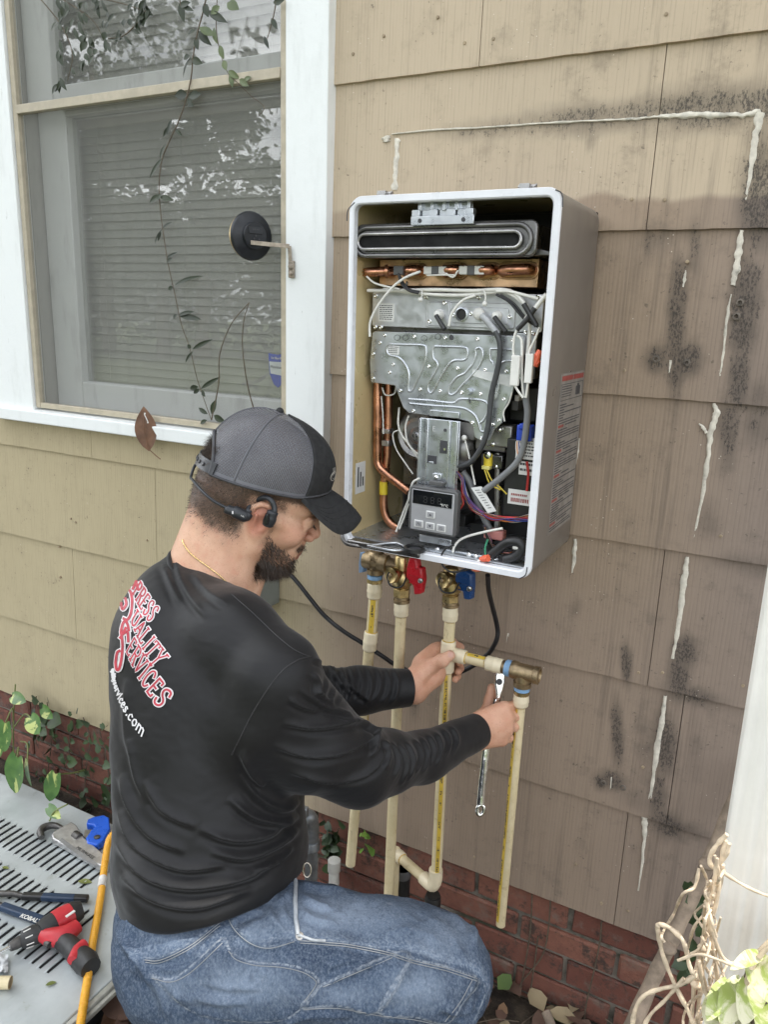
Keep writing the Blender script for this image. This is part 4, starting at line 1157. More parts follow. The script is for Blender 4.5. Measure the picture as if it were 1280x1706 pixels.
# left of the fan
wire([C3(218, 130), C3(235, 165), C3(275, 160), C3(285, 130)], -.175, .0014, "white_wire", M_wwire)
wire([C3(300, 225), C3(295, 300), C3(310, 350), C3(345, 400), C3(400, 480)], -.178, .0018, "white_wire", M_wwire)
wire([C3(345, 262), C3(330, 320), C3(345, 400), C3(410, 465)], -.180, .0018, "white_wire", M_wwire)
wire([C3(300, 330), C3(270, 350), C3(285, 420), C3(330, 490), C3(365, 540)], -.174, .0013, "white_wire", M_wwire)
wire([C3(215, 170), C3(222, 260), C3(225, 350)], -.17, .0012, "white_wire", M_wwire)
wire([C3(345, 660), C3(320, 720), C3(285, 812)], -.2, .002, "white_wire", M_wwire); wire([C3(345, 680), C3(325, 740), C3(300, 800)], -.2, .0018, "white_wire", M_wwire)
wire([C3(395, 560), C3(365, 580), C3(350, 630), C3(345, 660)], -.222, .002, "white_wire", M_wwire)
wire([C3(610, 370), C3(630, 450), C3(660, 590)], -.2, .0016, "white_wire", M_wwire)
wire([C3(612, 365), C3(625, 420), C3(640, 470)], -.198, .0018, "black_lead", M_bwire)
m = MB(); m.sphere(W(*C3(608, 368), -.2), .005, 8, 6); obj("white_plug", m, M_white, heater)
# harness of many colours
rnd = random.Random(5)
cols = ['purple', 'red', 'orange', 'brown', 'purple', 'pink', 'blue', 'red', 'purple', 'orange', 'brown']
for k in range(24):
    cm = wirecol[cols[k % len(cols)]] if k % 4 else M_wwire
    j = lambda s=1: (rnd.uniform(-6, 6)*s)
    yb_ = -.2 + rnd.uniform(-.012, .012)
    wire([C3(560+j(), 520+j(2)), C3(598+j(), 560+j(2)), C3(606+j(2), 630+j(3)), C3(650+j(2), 700+j(2)), C3(740+j(2), 745+j(2)), C3(830+j(), 755+j(2)), C3(915, 745+j(3))], yb_, .0012, "harness_wire", cm, n=5, sub=5)
for k in range(12):
    cm = wirecol[cols[(k*3) % len(cols)]] if k % 3 else M_wwire
    j = lambda s=1: (rnd.uniform(-5, 5)*s)
    yb_ = -.205 + rnd.uniform(-.01, .01)
    wire([C3(560+j(), 615+j(2)), C3(590+j(2), 640+j()), C3(596+j(2), 680+j(2)), C3(572+j(2), 720+j(2)), C3(555, 700+j())], yb_, .0012, "harness_wire", cm, n=5, sub=5)
for k in range(9):
    cm = wirecol[cols[(k*2) % len(cols)]] if k % 3 else M_bwire
    j = lambda s=1: (rnd.uniform(-5, 5)*s)
    wire([C3(700+j(), 790+j(2)), C3(725+j(), 850+j(2)), C3(765+j(), 900+j()), C3(830+j(2), 915+j(2))], -.2 + rnd.uniform(-.01, .01), .0014, "harness_wire", cm, n=5, sub=5)
for k in range(5):
    wire([C3(856+4*k, 385), C3(855+5*k, 420), C3(862+3*k, 460)], -.2, .0013, "harness_wire", [M_wwire, wirecol['orange'], M_wwire, wirecol['blue'], M_wwire][k], n=5)
wire([C3(715, 520), C3(740, 570), C3(775, 600), C3(810, 635)], -.195, .0013, "harness_wire", wirecol['yellow'])
wire([C3(705, 520), C3(730, 585), C3(780, 615)], -.195, .0013, "harness_wire", wirecol['yellow'])
wire([C3(600, 530), C3(640, 590), C3(690, 720), C3(730, 800)], -.19, .006, "grey_cable", M_gwire)
slab(C3(700, 800), C3(790, 860), -.19, .02, "pink_plug", wirecol['pink'], bev=.003)
for q in ([C3(640, 605), C3(690, 598), C3(760, 715), C3(720, 725)],):
    poly_plate(q, -.214, .0008, "wire_flag", M_paper, bev=0)
    m = MB()
    for k in range(8):
        f_ = .1+.1*k; a = W(*C3(640+80*f_*1.1+8, 605+120*f_), -.2144); b = W(*C3(680+75*f_, 603+118*f_), -.2144); m.tube([a.lerp(b, .1), a.lerp(b, .8)], .0005, 4)
    obj("flag_print", m, M_ink, heater)
wire([C3(905, 480), C3(912, 540), C3(905, 620)], -.2, .0022, "harness_wire", wirecol['red'])
wire([C3(790, 797), C3(700, 815), C3(610, 840), C3(570, 870), C3(555, 910), C3(572, 955)], -.225, .0022, "white_wire", M_wwire)
wire([C3(560, 875), C3(520, 895), C3(500, 930), C3(508, 975), C3(545, 1003), C3(600, 998), C3(650, 985)], -.245, .0016, "black_lead", M_bwire)
wire([C3(695, 940), C3(670, 955), C3(632, 968)], -.24, .0022, "white_wire", M_wwire)
wire([C3(720, 850), C3(708, 890), C3(712, 940), C3(720, 980)], -.228, .0018, "harness_wire", wirecol['green'])
for c, e in ((C3(684, 942), C3(722, 938)), (C3(648, 990), C3(680, 984))):
    m = MB(); m.tube([W(*c, -.24), W(*((c[0]+e[0])/2, (c[1]+e[1])/2), -.242), W(*e, -.244)], [.0032, .0058, .0062], 10); obj("wire_nut", m, M_orange, heater, smooth=30)
wire([C3(735, 925), C3(770, 895), C3(820, 862), C3(870, 865), C3(885, 895), C3(850, 930), C3(800, 945)], -.225, .0085, "power_lead", M_bwire, n=10)
slab(C3(835, 870), C3(875, 905), -.23, .02, "cable_clamp", M_white, bev=.003)
slab(C3(560, 730), C3(610, 790), -.17, .05, "black_block", M_blackpl); slab(C3(640, 770), C3(720, 880), -.15, .06, "black_block", M_blackpl)
slab(C3(820, 935), C3(860, 975), -.2, .03, "black_block", M_blackpl)
# ================================================================== PLUMBING
def C4(x, y): return (560 + x/3.5556, 900 + y/3.5556)
def C5(x, y): return (560 + x/3.5556, 1200 + y/3.5556)
def cpvc():
    t = NT("cream_cpvc"); p = t.P()
    n = t.noise(p, 18, 5, .65)
    c = t.mix(t.mr(n, .3, .7), (0.62, 0.52, 0.31), (0.70, 0.60, 0.39))
    c = t.mix(t.mr(t.noise(p, 60, 6, .75), .54, .70, 0, .5), c, (0.36, 0.26, 0.13))
    c = t.mix(t.mr(t.noise(t.map(p, (1, 1, .2)), 130, 5, .75), .60, .70, 0, .4), c, (0.26, 0.19, 0.12))
    return t.done(c, .38, 0, t.bump(n, .05, .001), **{'Specular IOR Level': .45})
M_cpvc = cpvc()
M_fit = simple("pale_fitting", (0.72, 0.63, 0.45), .38, 0, .06, 30, .05, dirt=((0.42, 0.34, .2), .35))
M_stripe = simple("yellow_stripe_print", (0.62, 0.43, 0.06), .45, 0, .15, 30)
M_tape = simple("blue_thread_tape", (0.22, 0.38, 0.58), .5, 0, .2, 60)
YP = -0.14
PR_ = .0107
def seg_tube(a, b, r, name, mat, parent, n=18): 
    m = MB(); m.tube([a, b], r, n); return obj(name, m, mat, parent, smooth=50)
def collar_fit(a, b, r, name, parent, mat=None):
    """a socket fitting with rounded shoulders between two points"""
    ax = (b-a); L_ = ax.length; r *= .89
    m = MB(); m.lathe([(r*.86, 0), (r*.97, .0015), (r, .004), (r, L_*.5-.002), (r*1.04, L_*.5), (r*1.04, L_*.5+.003), (r, L_*.5+.005), (r, L_-.004), (r*.97, L_-.0015), (r*.86, L_)], a, ax, 20)
    o = obj(name, m, mat or M_fit, parent, smooth=45)
    for e, d in ((a, -1), (b, 1)):
        g_ = MB(); g_.tube([e-ax.normalized()*.0008*d, e+ax.normalized()*.0016*d], [r*.90, PR_*1.02], 16); obj("glue_ring", g_, M_glue, o, smooth=60)
    return o
M_glue = simple("amber_glue", (.50, .33, .08), .3, 0, .3, 120)
def stripe(a, b, r, parent, toward, half=.35, text=True, seed=1):
    ax = (b-a).normalized(); t_ = Vector(toward); t_ = (t_-ax*t_.dot(ax)).normalized(); s_ = ax.cross(t_)
    m = MB(); n = 5
    for p in (a, b):
        for k in range(n):
            w = -half+2*half*k/(n-1); m.v.append(p+(r+.0003)*(math.cos(w)*t_+math.sin(w)*s_))
    for k in range(n-1): m.f.append((k, k+1, n+k+1, n+k))
    o = obj("yellow_stripe", m, M_stripe, parent, smooth=60)
    if text:
        rnd = random.Random(seed); m = MB(); L_ = (b-a).length; x = .012
        while x < L_-.012:
            l = rnd.uniform(.001, .003)
            for w in (-.12, .0, .12):
                if rnd.random() < .7:
                    c = a+ax*x+(r+.0006)*(math.cos(w)*t_+math.sin(w)*s_); m.obox(c, ax*l*.5, s_*.0006, t_*.0001)
            x += l+.0012 if rnd.random() < .88 else .02
        pp_ = obj("pipe_print", m, M_ink, o); pp_["kind"] = "stuff"
    return o
to_cam = Vector(CAMP)
# hot pipe
hot = thing("water_pipe", "cream plastic pipe running straight down from the red handled valve", "pipe", W(660, 1300, YP), "cream plastic water pipes")
a, b = W(669, 1003, YP), W(669, 1026, YP); collar_fit(a, b, .0162, "adapter", hot)
b2 = W(645, 1560, YP); seg_tube(W(669, 1012, YP), b2, PR_, "pipe_body", M_cpvc, hot)
# relief pipe
rel = thing("water_pipe", "cream plastic pipe with a coupling hanging open ended from the relief valve", "pipe", W(600, 1440, YP), "cream plastic water pipes")
collar_fit(W(624.5, 970, YP), W(624, 996, YP), .0165, "adapter", rel)
pa, pb = W(624, 990, YP), W(618, 1066, YP); seg_tube(pa, pb, PR_, "pipe_body", M_cpvc, rel)
stripe(W(623.5, 997, YP), W(619, 1052, YP), PR_, rel, Vector((.35, -1, 0)), .5, seed=2)
collar_fit(W(619, 1052, YP), W(615.5, 1083, YP), .0160, "coupling", rel)
seg_tube(W(616, 1070, YP), W(584, 1440, YP-.01), PR_, "pipe_body", M_cpvc, rel)
stripe(W(614.5, 1084, YP), W(600, 1260, YP-.006), PR_, rel, Vector((1, .3, 0)), .3, text=False)
# cold pipe with tee
cold = thing("water_pipe", "cream plastic pipe with a tee in the man's hand and elbow below", "pipe", W(740, 1300, YP), "cream plastic water pipes")
collar_fit(W(751, 1010, YP), W(750.5, 1034, YP), .0165, "adapter", cold)
seg_tube(W(751, 1022, YP), W(747, 1080, YP), PR_, "pipe_body", M_cpvc, cold)
t0, t1 = W(748, 1067, YP), W(744.5, 1119, YP)
collar_fit(t0, t1, .0160, "tee", cold)
tc = W(746, 1088, YP); hx_ = Vector((1, 0, 0))
collar_fit(tc+hx_*.010, tc+hx_*.038, .0155, "tee_branch", cold)
he = W(812, 1106, YP); he = tc+hx_*(he.x-tc.x)
seg_tube(tc+hx_*.02, he+hx_*.01, PR_*.98, "branch_pipe", M_cpvc, cold); stripe(tc+hx_*.042, he-hx_*.004, PR_*.98, cold, (0, -.35, 1), .4, seed=5)
collar_fit(he-hx_*.002, he+hx_*.030, .0158, "adapter", cold)
lo_ = W(727, 1462, YP)
seg_tube(W(745, 1110, YP), lo_, PR_, "pipe_body", M_cpvc, cold)
stripe(W(744, 1121, YP), W(727.5, 1455, YP), PR_, cold, (.55, -1, 0), .38, seed=7)
# elbow at the foot and short run to the stub behind
e0, e1, e2 = W(726.5, 1448, YP), W(725, 1472, YP), W(706, 1462, YP+.012)
m = MB(); m.tube(spline([e0, W(726, 1464, YP), W(721, 1474, YP), W(712, 1468, YP+.006), e2], 5), .0142, 18); obj("elbow", m, M_fit, cold, smooth=60)
f1 = W(668, 1429, YP+.045)
seg_tube(e2, f1, PR_, "foot_pipe", M_cpvc, cold); stripe(e2+(f1-e2)*.1, e2+(f1-e2)*.95, PR_, cold, (0, -.5, -.6), .35, seed=8)
collar_fit(e2+(f1-e2)*.92, e2+(f1-e2)*1.18, .0156, "foot_fitting", cold)
st_a, st_b = e2+(f1-e2)*1.18+Vector((-.004, 0, .012)), e2+(f1-e2)*1.18+Vector((-.004, 0, -.16))
seg_tube(st_a, st_b, PR_, "stub_pipe", M_cpvc, cold)
# brass tee, adapter and dropping pipe
bt = thing("brass_tee", "brass threaded tee wrapped in blue tape at the end of the side branch", "fitting", W(868, 1125, YP))
ba = he+hx_*.030
m = MB(); m.lathe([(.0125, 0), (.0125, .010)], ba, hx_, 16); obj("nipple", m, M_bronze, bt)
m = MB(); m.lathe([(.0140, .006), (.0155, .008), (.0150, .017), (.0135, .018)], ba, hx_, 18); obj("thread_tape", m, M_tape, bt, smooth=40)
m = MB(); m.lathe([(.0150, .017), (.0165, .018), (.0165, .028), (.0150, .030), (.0150, .060), (.0162, .061), (.0162, .070), (.012, .0705), (.011, .066)], ba, hx_, 22); obj("tee_run", m, M_bronze, bt, smooth=40)
bc = ba+hx_*.040; dn = Vector((0, 0, -1))
m = MB(); m.lathe([(.0135, .004), (.0145, .018), (.0165, .019), (.0165, .028), (.0145, .0285)], bc, dn, 22); obj("tee_outlet", m, M_bronze, bt, smooth=40)
m = MB(); m.lathe([(.0135, .0285), (.0150, .029), (.0145, .036), (.013, .0365)], bc, dn, 18); obj("thread_tape", m, M_tape, bt, smooth=40)
m = MB(); m.lathe([(.0140, .0365), (.0152, .037), (.0152, .040), (.0138, .041), (.0138, .045)], bc, dn, 18); obj("brass_insert", m, M_brass, bt, smooth=40)
drop = thing("water_pipe", "cream plastic pipe with bright yellow stripe hanging open ended from the brass tee", "pipe", W(834, 1540, YP), "cream plastic water pipes")
collar_fit(bc+dn*.043, bc+dn*.068, .0160, "adapter", drop)
de = W(834.5, 1541, YP)
seg_tube(bc+dn*.055, de, PR_*.86, "pipe_body", M_cpvc, drop); stripe(bc+dn*.072, de+(bc-de)*.02, PR_*.86, drop, (-.75, -.9, 0), .5, seed=12)
m = MB(); m.lathe([(PR_*.6, -.0005), (PR_*.6, .0004)], de, de-bc, 16); obj("pipe_bore", m, M_ink, drop)

# valves under the heater
vt = thing("relief_valve", "bronze pressure relief valve with blue tab under the water heater", "valve", W(630, 960, YP))
a, b = W(628, 915, YP), W(625, 958, YP)
m = MB(); m.lathe([(.013, 0), (.016, .004), (.0175, .010), (.0175, .016), (.0195, .017), (.0195, .025), (.016, .027), (.0145, .036), (.0165, .037), (.0165, .046), (.013, .047)], W(627, 918, YP), dn, 20); obj("valve_body", m, M_bronze, vt, smooth=40)
l0 = W(606, 931, YP-.004)
m = MB(); m.lathe([(.010, 0), (.0165, .002), (.0175, .006), (.0175, .022), (.0145, .024), (.0145, .034), (.0175, .036), (.0175, .052), (.0135, .054), (.012, .075)], l0, Vector((1, .05, -.03)), 20); obj("side_body", m, M_bronze, vt, smooth=40)
m = MB(); m.lathe([(.0135, 0), (.0155, .001), (.0150, .008), (.0135, .009)], W(625, 957, YP), dn, 18); obj("thread_tape", m, M_tape, vt, smooth=40)
m = MB(); m.lathe([(.0145, .008), (.0165, .009), (.0165, .016), (.0145, .017)], W(625, 957, YP), dn, 6); obj("hex_ring", m, M_brass, vt)
poly = [C4(*p) for p in [(142, 72), (166, 70), (166, 130), (158, 190), (134, 194), (134, 140)]]
m = MB(); m.prism([W(*p, YP-.012) for p in poly], (.004, .010, 0)); obj("blue_tab", m, simple("tab_blue_steel", (.22, .33, .50), .35, .3), vt, bevel=.001)
def iso_valve(cx, cap_px, hpoly, hmat, name_lab, top_y, bot_y):
    v = thing("shutoff_valve", name_lab, "valve", W(cx, bot_y, YP), "shutoff valves under the heater")
    t = W(cx+1, top_y, YP); b = W(cx, bot_y, YP); L_ = (t-b).length
    m = MB(); m.lathe([(.012, 0), (.014, .003), (.014, L_*.30), (.019, L_*.36), (.020, L_*.5), (.019, L_*.62), (.0135, L_*.68), (.0135, L_*.72)], t, b-t, 20); obj("valve_body", m, M_brass, v, smooth=40)
    m = MB(); m.lathe([(.0155, L_*.70), (.0168, L_*.71), (.0168, L_*.86), (.0155, L_*.87)], t, b-t, 6); obj("hex_nut", m, M_brass, v)
    m = MB(); m.lathe([(.0150, L_*.87), (.0150, L_*.93), (.0162, L_*.935), (.0162, L_)], t, b-t, 18); obj("thread_collar", m, M_bronze, v, smooth=40)
    c = W(*cap_px, YP-.035); d = (Vector(CAMP)-c).normalized()*.5+Vector((-.5, -.75, 0)); d.normalize()
    m = MB(); m.lathe([(.010, -.035), (.0115, -.012), (.0155, -.010), (.0155, -.002), (.0145, 0), (.0125, -.0012), (.006, -.0012)], c, d, 24); obj("service_port", m, M_brass, v, smooth=35)
    m = MB(); m.lathe([(.0045, -.001), (.0045, .002), (.003, .003)], c, d, 12); obj("port_pin", m, M_bronze, v)
    m = MB(); m.tube(spline([c+d*.001+Vector((-.002, 0, .006)), c+d*.002+Vector((-.005, 0, -.006)), c+d*.0+Vector((.004, -.002, -.020)), c+Vector((.024, 0, -.018)), c+Vector((.034, 0, .002))], 6), .0017, 7); obj("cap_strap", m, M_blackpl, v, smooth=80)
    m = MB(); m.prism([W(*C4(*p), YP-.020) for p in hpoly], (.004, .014, 0)); h = obj("handle", m, hmat, v, bevel=.003)
    xs = [p[0] for p in hpoly]; ys = [p[1] for p in hpoly]
    q = W(*C4(max(xs)-12, (min(ys)+max(ys))/2+25), YP-.022); m = MB(); m.lathe([(.0048, .003), (.0048, -.002), (.003, -.003)], q, (0, 1, 0), 10); obj("handle_screw", m, M_steel, h)
    m = MB()
    for f in (.25, .45, .65): 
        y0 = min(ys)+(max(ys)-min(ys))*f; m.box(W(*C4(min(xs)+18, y0), YP-.0225), W(*C4(max(xs)-22, y0+12), YP-.018))
    obj("grip_rib", m, hmat, h, bevel=.001)
    q1 = W(*C4((min(xs)+max(xs))/2-20, (min(ys)+max(ys))/2+20), YP-.008); m = MB(); m.tube([W(cx, (top_y+bot_y)/2-8, YP), q1], .008, 12); obj("stem", m, M_brass, v)
    return v
iso_valve(669.5, C4(322, 208), [(430, 105), (475, 110), (480, 160), (505, 165), (513, 235), (498, 320), (460, 325), (455, 272), (432, 245), (412, 222), (416, 160)], M_red, "brass shutoff valve with bright red handle under the heater", 925, 1003)
iso_valve(751, C4(628, 238), [(750, 170), (778, 188), (802, 200), (803, 270), (795, 355), (755, 352), (750, 310), (732, 282), (702, 242), (706, 195)], M_bluehandle, "brass shutoff valve with dark blue handle under the heater", 945, 1010)

# power cord
cord = thing("power_cord", "black power cord looping from the heater behind the pipes to the grey box", "cord", W(650, 1105, -.05))
pts = [(813, 958, -.12), (815, 985, -.10), (822, 1015, -.07), (829, 1045, -.05), (828, 1065, -.05), (815, 1088, -.05), (790, 1108, -.055), (762, 1122, -.06), (735, 1133, -.05), (700, 1125, -.04), (660, 1108, -.04), (640, 1095, -.05), (605, 1072, -.06), (570, 1050, -.07), (540, 1025, -.07), (515, 995, -.08), (497, 972, -.08), (480, 955, -.08), (462, 952, -.07), (452, 965, -.06)]
m = MB(); m.tube(spline([W(*p) for p in pts], 7), .0048, 10); obj("cable", m, simple("cord_rubber", (.014, .014, .016), .38), cord, smooth=80)
# grey disconnect box on the wall behind the man's chin
xr = W(468, 985, 0).x
jb = thing("junction_box", "grey metal electrical box on the siding behind the man's chin", "electrical box", (xr-.09, -.04, W(440, 1026, -.08).z))
M_box = simple("grey_box_paint", (.24, .27, .26), .45, .1, .08, 12)
zb, zt = W(440, 1026, -.08).z, W(440, 940, -.08).z
m = MB(); m.box((xr-.17, -.072, zb+.004), (xr-.003, -.001, zt)); obj("box_body", m, M_box, jb, bevel=.002)
m = MB(); m.box((xr-.173, -.088, zb), (xr, -.0725, zt+.004)); obj("box_cover", m, M_box, jb, bevel=.003)
m = MB(); m.tube([(xr-.09, -.03, zb+.01), (xr-.09, -.03, .2)], .012, 12); obj("conduit", m, simple("grey_conduit", (.33, .35, .36), .5), jb, smooth=60)
# grey conduit elbow and capped white pipe by the brickwork
ce = thing("conduit_elbow", "grey metal conduit elbow by the brickwork beside the man's waist", "pipe fitting", W(518, 1410, -.10))
M_zinc = simple("dull_zinc", (.30, .32, .34), .42, .7, .2, 40, .2)
m = MB(); m.tube(spline([W(480, 1405, -.13), W(500, 1375, -.12), W(514, 1360, -.11), W(520, 1375, -.10), W(519, 1405, -.10)], 6), .0165, 14); obj("elbow_body", m, M_zinc, ce, smooth=70)
m = MB(); m.lathe([(.019, 0), (.020, .003), (.020, .022), (.018, .024), (.015, .030), (.015, .25)], W(519, 1400, -.10), dn, 16); obj("coupling", m, M_zinc, ce, smooth=40)
m = MB(); m.box(W(503, 1352, -.128)+Vector((-.012, -.004, -.012)), W(503, 1352, -.128)+Vector((.014, .01, .012))); obj("cover_plate", m, M_zinc, ce, bevel=.003)
sc = thing("capped_pipe", "short white capped plastic pipe standing by the brick wall under the ivy", "pipe", Vector((W(557, 1450, -.06).x, -.06, 0)))
M_pvc = simple("white_pvc", (.68, .67, .62), .4, 0, .08, 30, dirt=((.3, .28, .22), .5))
q = W(557, 1432, -.06)
m = MB(); m.lathe([(.013, 0), (.0155, .002), (.0155, .030), (.014, .032)], q, dn, 16); obj("cap", m, M_pvc, sc, smooth=40)
m = MB(); m.lathe([(.0128, .03), (.0128, q.z)], q, dn, 14); obj("pipe_body", m, M_pvc, sc, smooth=40)
# dark drain pipes behind the thigh
dp = thing("drain_pipe", "dark pipe rising by the bricks behind the cream elbow", "pipe", Vector((W(722, 1520, -.10).x, -.10, 0)), "dark pipes by the bricks")
m = MB(); q = W(722, 1490, -.135); m.tube([q, Vector((q.x, q.y, -.02))], .0145, 14); obj("pipe_body", m, M_blackpl, dp, smooth=60)
m = MB(); m.lathe([(.016, 0), (.017, .004), (.017, .03), (.0145, .032)], q+Vector((0, 0, -.004)), dn, 14); obj("pipe_collar", m, M_blackpl, dp, smooth=40)
dp = thing("drain_pipe", "dark foam wrapped pipe between the bricks and the cream pipes", "pipe", Vector((W(668, 1470, -.06).x, -.06, 0)), "dark pipes by the bricks")
m = MB(); q = W(671, 1445, -.06); m.tube([q, Vector((q.x, q.y, -.02))], .019, 14); obj("pipe_body", m, M_blackpl, dp, smooth=60)
m = MB(); m.lathe([(.0195, 0), (.0205, .004), (.0205, .02), (.0195, .022)], q, dn, 14); obj("pipe_collar", m, M_darkgrey, dp, smooth=40)

# wrench held in the right hand
wrn = thing("wrench", "shiny chrome wrench held in the man's fist on the pipe fitting", "wrench", P(801, 1360, 1.44))
M_wr = simple("polished_chrome", (.74, .73, .71), .16, 1.0, .12, 60, .03)
dw = 1.428
def PW(x, y, d=dw): return P(x, y, d)
fr_ = -CAM_F
head = [C4(*p) for p in [(940, 800), (950, 770), (965, 745), (980, 730), (1000, 722), (1024, 728), (1032, 745), (1012, 752), (1000, 768), (1003, 800), (1000, 840), (990, 880), (978, 915), (972, 950), (950, 950), (948, 900), (940, 850)]]
m = MB(); m.prism([PW(*p)+fr_*.006 for p in head], CAM_F*.012); obj("jaw", m, M_wr, wrn, bevel=.0025)
m = MB(); m.tube([PW(*C4(965, 835))+fr_*.0065, PW(*C4(965, 835))+fr_*.004], .0058, 14); obj("jaw_hole", m, M_ink, wrn)
sh = spline([PW(829, 1165), PW(822, 1200), PW(813, 1235), PW(808, 1275), PW(804, 1310), PW(801.5, 1340)], 5)
m = MB(); n_ = len(sh)
for i, p in enumerate(sh):
    t = (sh[min(i+1, n_-1)]-sh[max(i-1, 0)]).normalized(); s_ = t.cross(CAM_F).normalized(); w_ = .0070+.0012*(i/n_)
    for k in range(12):
        a = 2*math.pi*k/12; m.v.append(p+s_*w_*math.cos(a)+CAM_F*.0042*math.sin(a))
for i in range(n_-1):
    for k in range(12):
        a, b = i*12+k, i*12+(k+1) % 12; m.f.append((a, b, b+12, a+12))
obj("shaft", m, M_wr, wrn, smooth=80)
m = MB(); m.tube([PW(807.5, 1265)+fr_*.0045, PW(803, 1325)+fr_*.0047], .0014, 6); obj("shaft_groove", m, M_dsteel, wrn)
c = PW(801, 1349); ring = [c+CAM_R*.0062*math.cos(a)+CAM_D*.0095*math.sin(a)-CAM_R*.0012*math.sin(a) for a in [2*math.pi*k/24 for k in range(25)]]
m = MB(); m.tube(ring, .0040, 10, cap=False); obj("box_end", m, M_wr, wrn, smooth=80)
